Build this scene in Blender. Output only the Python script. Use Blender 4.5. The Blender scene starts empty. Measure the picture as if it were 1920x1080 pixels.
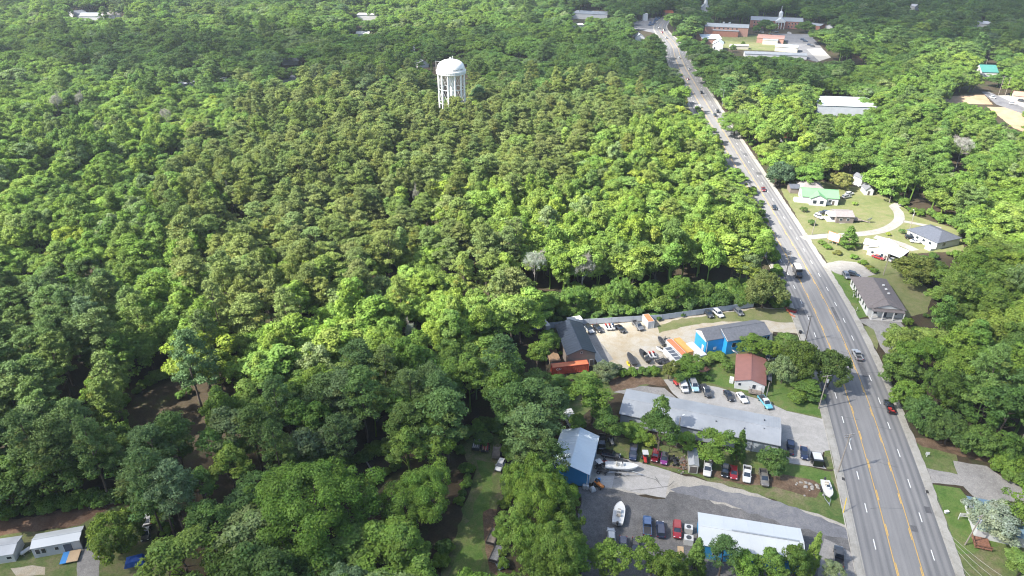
import bpy, math, random
import numpy as np
from mathutils import Vector, Matrix
R = math.radians
C = bpy.context.scene.collection
rnd = random.Random(7)
nrg = np.random.default_rng(11)

# ------------------------------------------------------------------ camera model
H, FPX, PITCH = 122.0, 1333.0, R(28.5)
SI, CO = math.sin(PITCH), math.cos(PITCH)
def P(px, py, h=0.0):
    """point of the place at height h that the photograph shows at (px, py)"""
    u, v = (px-960)/FPX, (py-540)/FPX
    dz = -SI - v*CO
    t = (h-H)/dz
    return Vector((u*t, (CO - v*SI)*t, h))
def proj(x, y, z):
    d = y*CO + (H-z)*SI
    return 960+FPX*x/d, 540+FPX*((H-z)*CO - y*SI)/d
def proja(X, Y, Z):
    D = Y*CO + (H-Z)*SI
    return 960+FPX*X/D, 540+FPX*((H-Z)*CO - Y*SI)/D, D
def ang(a, b):
    return math.atan2(b.y-a.y, b.x-a.x)

# ------------------------------------------------------------------ materials
M = {}
def _mat(name):
    m = bpy.data.materials.new(name); m.use_nodes = True
    nt = m.node_tree; nt.nodes.clear()
    out = nt.nodes.new('ShaderNodeOutputMaterial')
    return m, nt, out
def N(nt, t, **kw):
    n = nt.nodes.new(t)
    for k, v in kw.items():
        if k.startswith('i_'): n.inputs[k[2:].replace('_', ' ')].default_value = v
        else: setattr(n, k, v)
    return n
def c4(c): return (c[0], c[1], c[2], 1.0)
def pm(name, base, rough=.55, metal=0.0, var=.12, scale=.8, bump=0.0, coat=0.0, spec=.5, world=False, dirt=None):
    """plain painted / metal / wooden surface with a little procedural unevenness"""
    base = [c*.84 for c in base]
    m, nt, out = _mat(name)
    b = N(nt, 'ShaderNodeBsdfPrincipled'); L = nt.links.new
    b.inputs['Roughness'].default_value = rough; b.inputs['Metallic'].default_value = metal
    b.inputs['Specular IOR Level'].default_value = spec
    if coat: b.inputs['Coat Weight'].default_value = coat; b.inputs['Coat Roughness'].default_value = .08
    if world: src = N(nt, 'ShaderNodeNewGeometry').outputs['Position']
    else: src = N(nt, 'ShaderNodeTexCoord').outputs['Object']
    no = N(nt, 'ShaderNodeTexNoise'); no.inputs['Scale'].default_value = scale; no.inputs['Detail'].default_value = 5
    no.inputs['Roughness'].default_value = .65
    L(src, no.inputs['Vector'])
    r = N(nt, 'ShaderNodeValToRGB'); e = r.color_ramp.elements
    lo = dirt if dirt else [c*(1-var) for c in base]
    e[0].position = .3; e[0].color = c4(lo)
    e[1].position = .7; e[1].color = c4([min(1, c*(1+var)) for c in base])
    L(no.outputs['Fac'], r.inputs['Fac']); L(r.outputs['Color'], b.inputs['Base Color'])
    if bump:
        bm = N(nt, 'ShaderNodeBump'); bm.inputs['Strength'].default_value = bump; bm.inputs['Distance'].default_value = .05
        n2 = N(nt, 'ShaderNodeTexNoise'); n2.inputs['Scale'].default_value = scale*9; L(src, n2.inputs['Vector'])
        L(n2.outputs['Fac'], bm.inputs['Height']); L(bm.outputs['Normal'], b.inputs['Normal'])
    L(b.outputs[0], out.inputs['Surface']); M[name] = m; return m
def gm(name, cols, s_big=.06, s_mid=.5, s_fine=4.0, rough=.95, stops=(.36, .5, .66), fine=.25):
    """ground surface: three colours spread by large and middle noise, speckled by fine noise"""
    cols = [[v*.80 for v in c] for c in cols]
    m, nt, out = _mat(name); L = nt.links.new
    b = N(nt, 'ShaderNodeBsdfPrincipled'); b.inputs['Roughness'].default_value = rough; b.inputs['Specular IOR Level'].default_value = .2
    pos = N(nt, 'ShaderNodeNewGeometry').outputs['Position']
    def noise(s, d=4, dist=.6):
        n = N(nt, 'ShaderNodeTexNoise'); n.inputs['Scale'].default_value = s; n.inputs['Detail'].default_value = d
        n.inputs['Roughness'].default_value = .6; n.inputs['Distortion'].default_value = dist
        L(pos, n.inputs['Vector']); return n.outputs['Fac']
    mx = N(nt, 'ShaderNodeMix'); mx.data_type = 'FLOAT'; mx.inputs[0].default_value = .45
    L(noise(s_big), mx.inputs[2]); L(noise(s_mid), mx.inputs[3])
    r = N(nt, 'ShaderNodeValToRGB'); el = r.color_ramp.elements
    el[0].position = stops[0]; el[0].color = c4(cols[0])
    el[1].position = stops[2]; el[1].color = c4(cols[2])
    k = el.new(stops[1]); k.color = c4(cols[1])
    L(mx.outputs[0], r.inputs['Fac'])
    f = N(nt, 'ShaderNodeMapRange'); f.inputs['From Min'].default_value = .3; f.inputs['From Max'].default_value = .7
    f.inputs['To Min'].default_value = 1-fine; f.inputs['To Max'].default_value = 1+fine
    L(noise(s_fine, 3, 0), f.inputs['Value'])
    v = N(nt, 'ShaderNodeVectorMath'); v.operation = 'SCALE'; L(r.outputs['Color'], v.inputs[0]); L(f.outputs[0], v.inputs['Scale'])
    L(v.outputs[0], b.inputs['Base Color']); L(b.outputs[0], out.inputs['Surface']); M[name] = m; return m
def leafmat(name, trans=.33, rough=.6):
    """leaves: the crown's own tint, each leaf a little different, light passing through"""
    m, nt, out = _mat(name); L = nt.links.new
    a = N(nt, 'ShaderNodeAttribute'); a.attribute_type = 'INSTANCER'; a.attribute_name = 'tint'
    lv = N(nt, 'ShaderNodeAttribute'); lv.attribute_type = 'GEOMETRY'; lv.attribute_name = 'leaf'
    v = N(nt, 'ShaderNodeVectorMath'); v.operation = 'MULTIPLY'
    L(a.outputs['Color'], v.inputs[0]); L(lv.outputs['Color'], v.inputs[1])
    d = N(nt, 'ShaderNodeBsdfPrincipled'); d.inputs['Roughness'].default_value = rough; d.inputs['Specular IOR Level'].default_value = .1
    L(v.outputs[0], d.inputs['Base Color'])
    t = N(nt, 'ShaderNodeBsdfTranslucent')
    tv = N(nt, 'ShaderNodeVectorMath'); tv.operation = 'MULTIPLY'; tv.inputs[1].default_value = (1.25, 1.3, .6)
    L(v.outputs[0], tv.inputs[0]); L(tv.outputs[0], t.inputs['Color'])
    mx = N(nt, 'ShaderNodeMixShader'); mx.inputs[0].default_value = trans
    L(d.outputs[0], mx.inputs[1]); L(t.outputs[0], mx.inputs[2]); L(mx.outputs[0], out.inputs['Surface'])
    M[name] = m; return m

# ------------------------------------------------------------------ mesh collector
class MB:
    def __init__(s): s.v = []; s.f = []; s.m = []; s.uv = None
    def poly(s, pts, m=0):
        n = len(s.v); s.v += [tuple(p) for p in pts]; s.f.append(tuple(range(n, n+len(pts)))); s.m.append(m); return s
    def box(s, cx, cy, cz, sx, sy, sz, m=0, rz=0.0):
        n = len(s.v); c, q = math.cos(rz), math.sin(rz)
        for dz in (-.5, .5):
            for dx, dy in ((-.5, -.5), (.5, -.5), (.5, .5), (-.5, .5)):
                x, y = dx*sx, dy*sy
                s.v.append((cx+x*c-y*q, cy+x*q+y*c, cz+dz*sz))
        for f in ((0, 3, 2, 1), (4, 5, 6, 7), (0, 1, 5, 4), (1, 2, 6, 5), (2, 3, 7, 6), (3, 0, 4, 7)):
            s.f.append(tuple(n+i for i in f)); s.m.append(m)
        return s
    def prism(s, pts, z0, z1, m=0, mtop=None):
        n = len(s.v); k = len(pts)
        s.v += [(p[0], p[1], z0) for p in pts] + [(p[0], p[1], z1) for p in pts]
        s.f.append(tuple(n+i for i in reversed(range(k)))); s.m.append(m)
        s.f.append(tuple(n+k+i for i in range(k))); s.m.append(m if mtop is None else mtop)
        for i in range(k):
            j = (i+1) % k; s.f.append((n+i, n+j, n+k+j, n+k+i)); s.m.append(m)
        return s
    def loft(s, rings, m=0, cap=True, close=True):
        n = len(s.v); k = len(rings[0])
        for r in rings: s.v += [tuple(p) for p in r]
        for a in range(len(rings)-1):
            for i in range(k if close else k-1):
                j = (i+1) % k
                s.f.append((n+a*k+i, n+a*k+j, n+(a+1)*k+j, n+(a+1)*k+i)); s.m.append(m)
        if cap:
            s.f.append(tuple(n+i for i in reversed(range(k)))); s.m.append(m)
            e = n+(len(rings)-1)*k; s.f.append(tuple(e+i for i in range(k))); s.m.append(m)
        return s
    def tube(s, p0, p1, r0, r1=None, n=8, m=0):
        p0, p1 = Vector(p0), Vector(p1); r1 = r0 if r1 is None else r1
        d = (p1-p0).normalized(); a = d.orthogonal().normalized(); b = d.cross(a)
        rr = []
        for p, r in ((p0, r0), (p1, r1)):
            rr.append([p + a*r*math.cos(2*math.pi*i/n) + b*r*math.sin(2*math.pi*i/n) for i in range(n)])
        return s.loft(rr, m)
    def lathe(s, prof, n=24, m=0, c=(0, 0)):
        rr = [[(c[0]+r*math.cos(2*math.pi*i/n), c[1]+r*math.sin(2*math.pi*i/n), z) for i in range(n)] for r, z in prof]
        return s.loft(rr, m)
    def mesh(s, name, mats, smooth=False):
        me = bpy.data.meshes.new(name); me.from_pydata(s.v, [], s.f)
        for x in mats: me.materials.append(M[x] if isinstance(x, str) else x)
        if len(mats) > 1: me.polygons.foreach_set('material_index', s.m)
        if smooth: me.polygons.foreach_set('use_smooth', [True]*len(s.f))
        if s.uv is not None:
            ul = me.uv_layers.new(name='UVMap')
            idx = np.zeros(len(me.loops), dtype=np.int32); me.loops.foreach_get('vertex_index', idx)
            ul.data.foreach_set('uv', np.array(s.uv, dtype=np.float32)[idx].ravel())
        me.update(); return me
    def obj(s, name, mats, parent=None, loc=(0, 0, 0), rz=0.0, smooth=False, label=None):
        if isinstance(mats, str): mats = [mats]
        o = bpy.data.objects.new(name, s.mesh(name, mats, smooth)); C.objects.link(o)
        o.location = loc; o.rotation_euler = (0, 0, rz)
        if parent is not None: o.parent = parent
        if label: o['label'] = label
        return o
def thing(name, label, cat, loc=(0, 0, 0), rz=0.0, group=None, sc=None):
    o = bpy.data.objects.new(name, None); C.objects.link(o); o.empty_display_size = .5
    o.location = loc; o.rotation_euler = (0, 0, rz)
    if sc: o.scale = sc
    return tag(o, label, cat, group)
def tag(o, label, cat, group=None):
    o['label'] = label; o['category'] = cat
    if group: o['group'] = group
    return o
def mesh_obj(name, me, parent=None):
    o = bpy.data.objects.new(name, me); C.objects.link(o)
    if parent is not None: o.parent = parent
    return o

# ------------------------------------------------------------------ which ground the photo leaves in view
MW, MH = 1060, 640           # half-size mask with a margin of 50 / 20 cells round the frame
VIS = np.zeros((MH, MW), dtype=bool)
def fill_mask(mask, pts):
    p = np.array([(x/2+50, y/2+20) for x, y in pts])
    x0, y0 = np.floor(p.min(0)).astype(int); x1, y1 = np.ceil(p.max(0)).astype(int)+1
    x0, y0 = max(x0, 0), max(y0, 0); x1, y1 = min(x1, MW), min(y1, MH)
    if x1 <= x0 or y1 <= y0: return
    X, Y = np.meshgrid(np.arange(x0, x1)+.5, np.arange(y0, y1)+.5)
    ins = np.zeros(X.shape, dtype=bool); n = len(p)
    for i in range(n):
        (ax, ay), (bx, by) = p[i], p[(i+1) % n]
        if ay == by: continue
        c = ((ay > Y) != (by > Y)) & (X < (bx-ax)*(Y-ay)/(by-ay)+ax)
        ins ^= c
    mask[y0:y1, x0:x1] |= ins
def vis(pts): fill_mask(VIS, pts)
def hit(mask, px, py):
    xi = np.clip((np.asarray(px)/2+50).astype(int), 0, MW-1); yi = np.clip((np.asarray(py)/2+20).astype(int), 0, MH-1)
    return mask[yi, xi]
# ------------------------------------------------------------------ the materials of the place
gm('forest_floor', [(.035, .03, .018), (.06, .045, .028), (.045, .06, .022)], .03, .3, 2.0)
gm('lawn_green', [(.065, .13, .024), (.105, .165, .04), (.16, .165, .065)], .12, .6, 3.0)
gm('lawn_dry', [(.12, .15, .05), (.165, .18, .072), (.22, .20, .11)], .06, .4, 3.0, fine=.18)
gm('lawn_yard', [(.07, .12, .03), (.12, .145, .05), (.20, .165, .10)], .10, .5, 2.5)
gm('sandy_gravel', [(.36, .295, .20), (.41, .365, .285), (.45, .425, .385)], .07, .5, 5.0, fine=.2)
gm('pale_gravel', [(.33, .31, .27), (.40, .37, .32), (.24, .22, .18)], .09, .6, 5.0, fine=.2)
gm('white_gravel', [(.25, .235, .21), (.31, .295, .27), (.38, .365, .335)], .09, .6, 5.0, fine=.15)
gm('grey_gravel', [(.20, .19, .18), (.27, .26, .245), (.32, .30, .28)], .09, .8, 5.0, fine=.25)
gm('dark_gravel', [(.10, .098, .096), (.145, .14, .137), (.21, .20, .19)], .05, .45, 4.0, fine=.28)
gm('worn_asphalt', [(.13, .13, .14), (.18, .18, .19), (.24, .235, .23)], .06, .5, 4.0, fine=.2)
gm('concrete', [(.30, .29, .27), (.37, .355, .33), (.44, .42, .40)], .10, .6, 4.0, fine=.12)
gm('pale_concrete', [(.36, .35, .33), (.43, .42, .40), (.49, .48, .46)], .2, .8, 4.0, fine=.1)
gm('leaf_litter', [(.09, .06, .038), (.15, .10, .065), (.21, .155, .105)], .15, .8, 4.0, fine=.3)
gm('bare_ground', [(.032, .027, .017), (.055, .042, .027), (.05, .065, .022)], .2, .9, 3.0, fine=.35)
gm('ivy_ground', [(.03, .07, .014), (.055, .11, .022), (.085, .15, .035)], .2, 1.2, 4.0, fine=.5)
gm('red_soil', [(.09, .05, .033), (.14, .085, .055), (.19, .13, .09)], .10, .6, 3.0, fine=.25)
gm('pale_soil', [(.34, .21, .12), (.40, .28, .18), (.44, .34, .24)], .03, .2, 2.0, fine=.15)
gm('patched_asphalt', [(.085, .085, .09), (.11, .11, .115), (.15, .148, .145)], .2, .9, 5.0, fine=.2)
gm('sidewalk', [(.26, .245, .215), (.34, .325, .29), (.40, .385, .35)], .15, .9, 5.0, fine=.12)

def road_mat():
    m, nt, out = _mat('asphalt_road'); L = nt.links.new
    b = N(nt, 'ShaderNodeBsdfPrincipled'); b.inputs['Roughness'].default_value = .85; b.inputs['Specular IOR Level'].default_value = .3
    uv = N(nt, 'ShaderNodeUVMap'); uv.uv_map = 'UVMap'
    def noise(sx, sy, d=4):
        mp = N(nt, 'ShaderNodeMapping'); mp.inputs['Scale'].default_value = (sx, sy, 1)
        L(uv.outputs[0], mp.inputs[0])
        n = N(nt, 'ShaderNodeTexNoise'); n.inputs['Scale'].default_value = 1; n.inputs['Detail'].default_value = d; n.inputs['Roughness'].default_value = .6
        L(mp.outputs[0], n.inputs['Vector']); return n.outputs['Fac']
    a = N(nt, 'ShaderNodeMix'); a.data_type = 'FLOAT'; a.inputs[0].default_value = .4
    L(noise(1.1, .012), a.inputs[2]); L(noise(.25, .06), a.inputs[3])
    sp = N(nt, 'ShaderNodeSeparateXYZ'); L(uv.outputs[0], sp.inputs[0])
    # worn wheel tracks: a cosine across each 3.15 m lane
    mu = N(nt, 'ShaderNodeMath'); mu.operation = 'MULTIPLY'; mu.inputs[1].default_value = 2*math.pi/1.58; L(sp.outputs['X'], mu.inputs[0])
    cs = N(nt, 'ShaderNodeMath'); cs.operation = 'COSINE'; L(mu.outputs[0], cs.inputs[0])
    ab = N(nt, 'ShaderNodeMath'); ab.operation = 'ABSOLUTE'; L(sp.outputs['X'], ab.inputs[0])
    gt = N(nt, 'ShaderNodeMath'); gt.operation = 'GREATER_THAN'; gt.inputs[1].default_value = 2.5; L(ab.outputs[0], gt.inputs[0])
    pr = N(nt, 'ShaderNodeMath'); pr.operation = 'MULTIPLY'; L(cs.outputs[0], pr.inputs[0]); L(gt.outputs[0], pr.inputs[1])
    sm = N(nt, 'ShaderNodeMath'); sm.operation = 'MULTIPLY_ADD'; sm.inputs[1].default_value = .10; L(pr.outputs[0], sm.inputs[0]); L(a.outputs[0], sm.inputs[2])
    s2 = N(nt, 'ShaderNodeMath'); s2.operation = 'MULTIPLY_ADD'; s2.inputs[1].default_value = -.09; L(gt.outputs[0], s2.inputs[0]); L(sm.outputs[0], s2.inputs[2])
    r = N(nt, 'ShaderNodeValToRGB'); e = r.color_ramp.elements
    e[0].position = .25; e[0].color = (.112, .112, .115, 1); e[1].position = .68; e[1].color = (.215, .21, .205, 1)
    L(s2.outputs[0], r.inputs['Fac'])
    f = N(nt, 'ShaderNodeMapRange'); f.inputs['From Min'].default_value = .3; f.inputs['From Max'].default_value = .7
    f.inputs['To Min'].default_value = .88; f.inputs['To Max'].default_value = 1.12; L(noise(5, 5, 2), f.inputs['Value'])
    v = N(nt, 'ShaderNodeVectorMath'); v.operation = 'SCALE'; L(r.outputs['Color'], v.inputs[0]); L(f.outputs[0], v.inputs['Scale'])
    L(v.outputs[0], b.inputs['Base Color']); L(b.outputs[0], out.inputs['Surface']); M['asphalt_road'] = m
road_mat()
pm('yellow_paint', (.56, .35, .09), .7, var=.25, scale=1.5, world=True)
pm('white_paint', (.75, .75, .73), .7, var=.15, scale=1.5, world=True)
pm('crack_seal', (.035, .035, .036), .6, var=.3, world=True)
pm('manhole_iron', (.05, .045, .04), .6, .3)
leafmat('broad_leaf', .36); leafmat('pine_needle', .2, .55)
pm('bark', (.11, .085, .065), .9, var=.35, scale=1.2); pm('pale_bark', (.30, .27, .24), .85, var=.3, scale=1.5)
pm('dead_wood', (.33, .29, .26), .85, var=.25, scale=1.0)
# buildings
pm('charcoal_metal_roof', (.038, .05, .072), .42, .35, var=.12, scale=.3)
pm('taupe_wall', (.20, .165, .145), .6, var=.1, scale=.4)
pm('grey_metal_roof', (.32, .335, .35), .5, 0, var=.14, scale=.18)
pm('grey_metal_wall', (.43, .46, .49), .5, 0, var=.1, scale=.3)
pm('dark_trim', (.05, .055, .065), .5)
pm('pale_blue_roof', (.72, .78, .80), .6, 0, var=.07, scale=.15)
pm('faded_roof', (.40, .42, .44), .6, var=.12, scale=.3)
pm('bright_blue_wall', (.035, .24, .50), .5, var=.08, scale=.4)
pm('white_metal_roof', (.55, .575, .575), .4, .1, var=.06, scale=.12)
pm('azure_wall', (.03, .34, .72), .5, var=.06); pm('deep_blue_wall', (.012, .085, .45), .5, var=.08)
pm('white_wall', (.60, .60, .59), .6, var=.05, scale=.5); pm('cream_wall', (.47, .44, .36), .6, var=.06)
pm('shingle_grey', (.13, .135, .15), .85, var=.22, scale=1.6); pm('shingle_dark', (.085, .095, .12), .85, var=.2, scale=1.6)
pm('shingle_brown', (.15, .13, .125), .85, var=.2, scale=1.6); pm('shingle_taupe', (.24, .215, .21), .85, var=.2, scale=1.6)
pm('red_roof', (.235, .105, .085), .6, var=.1, scale=.6); pm('green_roof', (.17, .36, .17), .5, .1, var=.06, scale=.3)
pm('teal_roof', (.06, .22, .19), .5, var=.06); pm('rust_red_roof', (.42, .12, .07), .7, var=.12)
pm('slate_blue_roof', (.16, .25, .33), .5, var=.08); pm('brick_wall', (.33, .145, .10), .8, var=.15, scale=1.2)
pm('brick_pink', (.40, .22, .17), .8, var=.12, scale=1.2); pm('flat_roof_grey', (.27, .29, .31), .8, var=.1, scale=.3)
pm('glass', (.025, .035, .05), .12, 0, var=.2, spec=.7); pm('window_white', (.72, .72, .70), .6)
pm('wood_deck', (.27, .17, .10), .8, var=.22, scale=1.5); pm('old_wood', (.24, .20, .165), .85, var=.3, scale=1.2)
pm('plywood', (.46, .33, .20), .75, var=.15); pm('red_paint', (.45, .035, .03), .5, var=.12); pm('maroon_paint', (.25, .02, .03), .45, var=.2, scale=.7)
pm('container_red', (.52, .085, .05), .6, var=.2, scale=.9); pm('container_orange', (.62, .19, .085), .65, var=.14, scale=.6)
pm('container_amber', (.66, .33, .10), .65, var=.12, scale=.6); pm('container_white', (.54, .54, .53), .6, var=.1, scale=.6)
pm('galvanised', (.42, .44, .46), .4, .6, var=.15); pm('fence_grey', (.40, .43, .47), .6, var=.1, scale=.4)
pm('concrete_block', (.34, .33, .31), .85, var=.12); pm('pole_wood', (.27, .235, .20), .85, var=.2, scale=2)
pm('dark_pole', (.10, .09, .085), .8); pm('transformer', (.40, .41, .42), .5, .2)
pm('tank_white', (.80, .80, .78), .45, var=.03, scale=.1); pm('sign_black', (.02, .02, .022), .6)
pm('rubber', (.018, .018, .02), .8); pm('rim', (.38, .39, .40), .35, .7)
pm('lamp_clear', (.75, .76, .78), .15, 0, spec=.8); pm('lamp_red', (.35, .012, .01), .3)
pm('black_plastic', (.025, .025, .028), .5); pm('dark_bed', (.035, .035, .037), .7)
pm('gelcoat', (.66, .66, .64), .25, var=.04, coat=.4); pm('boat_deck', (.60, .60, .58), .45, var=.06)
pm('seat_cream', (.55, .50, .42), .7); pm('solar_panel', (.12, .13, .15), .25, .2, var=.3, scale=2)
pm('blue_tarp', (.02, .10, .42), .55, var=.25, scale=1.5); pm('blue_mat', (.04, .22, .52), .7)
pm('yellow_plastic', (.75, .52, .02), .45); pm('orange_paint', (.70, .22, .03), .45)
pm('rust', (.22, .10, .06), .85, var=.4, scale=2); pm('scrap_grey', (.25, .245, .24), .6, .4, var=.4, scale=3)
pm('stone', (.30, .28, .25), .9, var=.3, scale=2, bump=.4); pm('purple_paint', (.28, .06, .26), .35, coat=.4)
pm('wire', (.35, .33, .28), .6); pm('teal_plastic', (.03, .30, .33), .5); pm('grass_blade', (.07, .13, .02), .8, var=.35, scale=1.5)
pm('door_tan', (.10, .085, .075), .6)
CARPAINT = {'black': (.012, .012, .014), 'white': (.62, .62, .61), 'silver': (.40, .41, .42), 'charcoal': (.055, .058, .065),
            'navy': (.018, .03, .075), 'red': (.27, .012, .018), 'dark red': (.20, .012, .022), 'grey': (.17, .175, .185),
            'pale blue': (.36, .58, .68), 'aqua blue': (.16, .52, .62), 'blue': (.04, .10, .24), 'bronze grey': (.20, .185, .165), 'purple': (.28, .06, .26)}
for k_, v_ in CARPAINT.items():
    pm('car_'+k_, v_, .28, .0 if k_ in ('white', 'black', 'red') else .25, var=.04, coat=.8)
# ------------------------------------------------------------------ ground and paving
def struct(o): o['kind'] = 'structure'; return o
g = MB().poly([(-2200, -300, 0), (2200, -300, 0), (2200, 2600, 0), (-2200, 2600, 0)])
struct(g.obj('ground', 'forest_floor'))

def ragged(pts, step=1.6, amp=.45, seed=0):
    r = random.Random(seed); out = []; n = len(pts)
    for i in range(n):
        a, b = pts[i], pts[(i+1) % n]; d = (b-a); l = d.length
        k = max(1, int(l/step)); nrm = Vector((-d.y, d.x, 0)).normalized() if l > 0 else Vector((0, 0, 0))
        off = 0
        for j in range(k):
            off = off*.6 + r.uniform(-amp, amp)*.7
            p = a + d*(j/k) + (nrm*off if j else Vector((0, 0, 0)))
            out.append(p)
    return out
_lv = [0]
def patch(name, mat, px, level, amp=.45, v=True):
    """a sheet of ground cover whose outline is given where the photo shows it"""
    _lv[0] += 1
    pts = [P(x, y) for x, y in px]
    if v: vis(px)
    pts = ragged(pts, amp=amp, seed=_lv[0]) if amp else pts
    z = level*.012 + (_lv[0] % 9)*.0011
    return struct(MB().poly([(p.x, p.y, z) for p in pts]).obj(name, mat))

# ---- the main road: centre line read off the photo, smoothed in the place
ctr = [P(x, y) for x, y in ((1778, 1330), (1735, 1180), (1705, 1080), (1676.5, 960), (1633, 810), (1608, 740), (1569.5, 640), (1551, 598), (1522.5, 540),
       (1500, 501), (1464, 442), (1439, 397), (1406, 337), (1365, 276), (1331, 219), (1318, 191), (1297, 161), (1279, 126), (1270, 104), (1266, 90), (1256, 75), (1243, 62), (1238, 50), (1246, 38), (1262, 24))]
def resample(pts, step):
    d = []
    n = len(pts)
    for i in range(n-1):
        p0, p1, p2, p3 = pts[max(i-1, 0)], pts[i], pts[i+1], pts[min(i+2, n-1)]
        k = max(2, int((p2-p1).length/step))
        for j in range(k):
            t = j/k
            d.append(.5*((2*p1)+(p2-p0)*t+(2*p0-5*p1+4*p2-p3)*t*t+(3*p1-p0-3*p2+p3)*t**3))
    d.append(pts[-1]); return d
for _ in range(3):
    ctr = [ctr[0]] + [ctr[i]*.5 + (ctr[i-1]+ctr[i+1])*.25 if i < 17 else ctr[i] for i in range(1, len(ctr)-1)] + [ctr[-1]]
RD = resample(ctr, 2.0)
RS = [0.0]
for i in range(1, len(RD)): RS.append(RS[-1]+(RD[i]-RD[i-1]).length)
RN = []
for i in range(len(RD)):
    a, b = RD[max(i-2, 0)], RD[min(i+2, len(RD)-1)]
    t = (b-a).normalized(); RN.append(Vector((t.y, -t.x, 0)))      # to the right of travel away from the camera
def width(s): return 1.0 if s < 560 else max(.62, 1-(s-560)/700)
def rpt(i, off, z): p = RD[i]+RN[i]*off*width(RS[i]); return (p.x, p.y, z)
def rat(s):
    for i in range(len(RS)-1):
        if RS[i+1] >= s:
            t = (s-RS[i])/(RS[i+1]-RS[i]); return i, t
    return len(RS)-2, 1.0
def rpos(s, off, z=0.0):
    i, t = rat(s); a = Vector(rpt(i, off, z)); b = Vector(rpt(i+1, off, z)); return a+(b-a)*t
def rdir(s):
    a, b = rpos(s-2, 0), rpos(s+2, 0); return math.atan2(b.y-a.y, b.x-a.x)
def strip(mb, o0, o1, z0, z1=None, s0=0, s1=1e9, m=0, uv=False, jit=0.0, seed=3):
    z1 = z0 if z1 is None else z1; r = random.Random(seed)
    ids = [i for i in range(len(RD)) if s0 <= RS[i] <= s1]
    n = len(mb.v)
    for i in ids:
        mb.v += [rpt(i, o0, z0), rpt(i, o1+r.uniform(-jit, jit), z1)]
        if uv:
            if mb.uv is None: mb.uv = []
            mb.uv += [(o0, RS[i]), (o1, RS[i])]
    for k in range(len(ids)-1):
        a = n+2*k; mb.f.append((a, a+1, a+3, a+2)); mb.m.append(m)
ROADZ, WALKZ = .07, .20
b = MB(); strip(b, -9.0, 9.0, ROADZ, uv=True); struct(b.obj('road', 'asphalt_road'))
def side(name, s):      # gutter, kerb step, pavement
    b = MB()
    strip(b, 8.95*s, 9.35*s, ROADZ+.006); strip(b, 9.35*s, 9.35*s, ROADZ+.006, WALKZ); strip(b, 9.35*s, 9.6*s, WALKZ)
    strip(b, 9.6*s, 10.9*s, WALKZ+.002, jit=.22); strip(b, 10.9*s, 11.2*s, WALKZ+.002, -.05)
    return struct(b.obj(name, 'sidewalk'))
side('sidewalk', -1); side('sidewalk', 1)
def bar(mb, s0, s1, o, w, z):
    k = max(1, int((s1-s0)/3)); pts = []
    for j in range(k):
        a, b = s0+(s1-s0)*j/k, s0+(s1-s0)*(j+1)/k
        mb.poly([rpos(a, o-w/2, z), rpos(a, o+w/2, z), rpos(b, o+w/2, z), rpos(b, o-w/2, z)])
S_END = RS[-1]-60
yl = MB(); MZ = ROADZ+.012
for sd in (-1, 1):
    strip(yl, sd*2.62-.09, sd*2.62+.09, MZ, s1=S_END)
    s = 6.0
    while s < S_END-20:
        bar(yl, s, s+3.4, sd*2.36, .2, MZ); s += 10.9
struct(yl.obj('road_markings', 'yellow_paint'))
wl = MB()
s = 1.2
while s < S_END-20:
    for sd in (-1, 1): bar(wl, s, s+2.9, sd*5.72, .19, MZ)
    s += 10.9
struct(wl.obj('road_markings', 'white_paint'))
ck = MB(); rr = random.Random(5)
for k in range(46):                                       # sealed cracks across the carriageway
    s = rr.uniform(0, 520); o = rr.uniform(-8, 4); w = rr.uniform(2, 9); ds = rr.uniform(-2.5, 2.5); q = 5
    pts = [rpos(max(.5, s+ds*j/q+rr.uniform(-.25, .25)), o+w*j/q, ROADZ+.005) for j in range(q+1)]
    for a, b2 in zip(pts, pts[1:]):
        d = (b2-a).normalized(); nn = Vector((-d.y, d.x, 0))*.045
        ck.poly([a-nn, b2-nn, b2+nn, a+nn])
struct(ck.obj('road_crack_seals', 'crack_seal'))
pt_ = MB()
for k in range(16):                                       # mended places
    s = rr.uniform(3, 420); o = rr.choice((-7.3, -4.1, 0, 4.1, 7.3))+rr.uniform(-.6, .6); w_ = rr.uniform(.5, 1.3); l_ = rr.uniform(1.5, 9)
    n_ = max(1, int(l_/3))
    for j in range(n_):
        a, b = s+l_*j/n_, s+l_*(j+1)/n_
        pt_.poly([rpos(a, o-w_, ROADZ+.003), rpos(a, o+w_, ROADZ+.003), rpos(b, o+w_, ROADZ+.003), rpos(b, o-w_, ROADZ+.003)])
struct(pt_.obj('road_patches', 'patched_asphalt'))
ids = [i for i in range(len(RD)) if RS[i] < 640]           # the photo sees all of this road: keep crowns off it
_l = [proj(*rpt(i, -9.5, 0)) for i in ids]; _r = [proj(*rpt(i, 12.0, 0)) for i in ids]
# left edge of what shows (the forest overhangs it further up)
vis([p for p in _l if p[1] > 585] + [(1482, 560), (1470, 520), (1450, 440), (1430, 375), (1398, 330), (1362, 280), (1332, 226), (1305, 190), (1290, 160), (1266, 122), (1262, 100)] +
    [(1282, 104), (1300, 126), (1322, 161)] + [p for p in reversed(_r) if p[1] > 175])
vis([(1262, 108), (1290, 108), (1276, 86), (1262, 70), (1248, 56), (1250, 36), (1228, 36), (1226, 56), (1240, 70), (1254, 88)])

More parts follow.
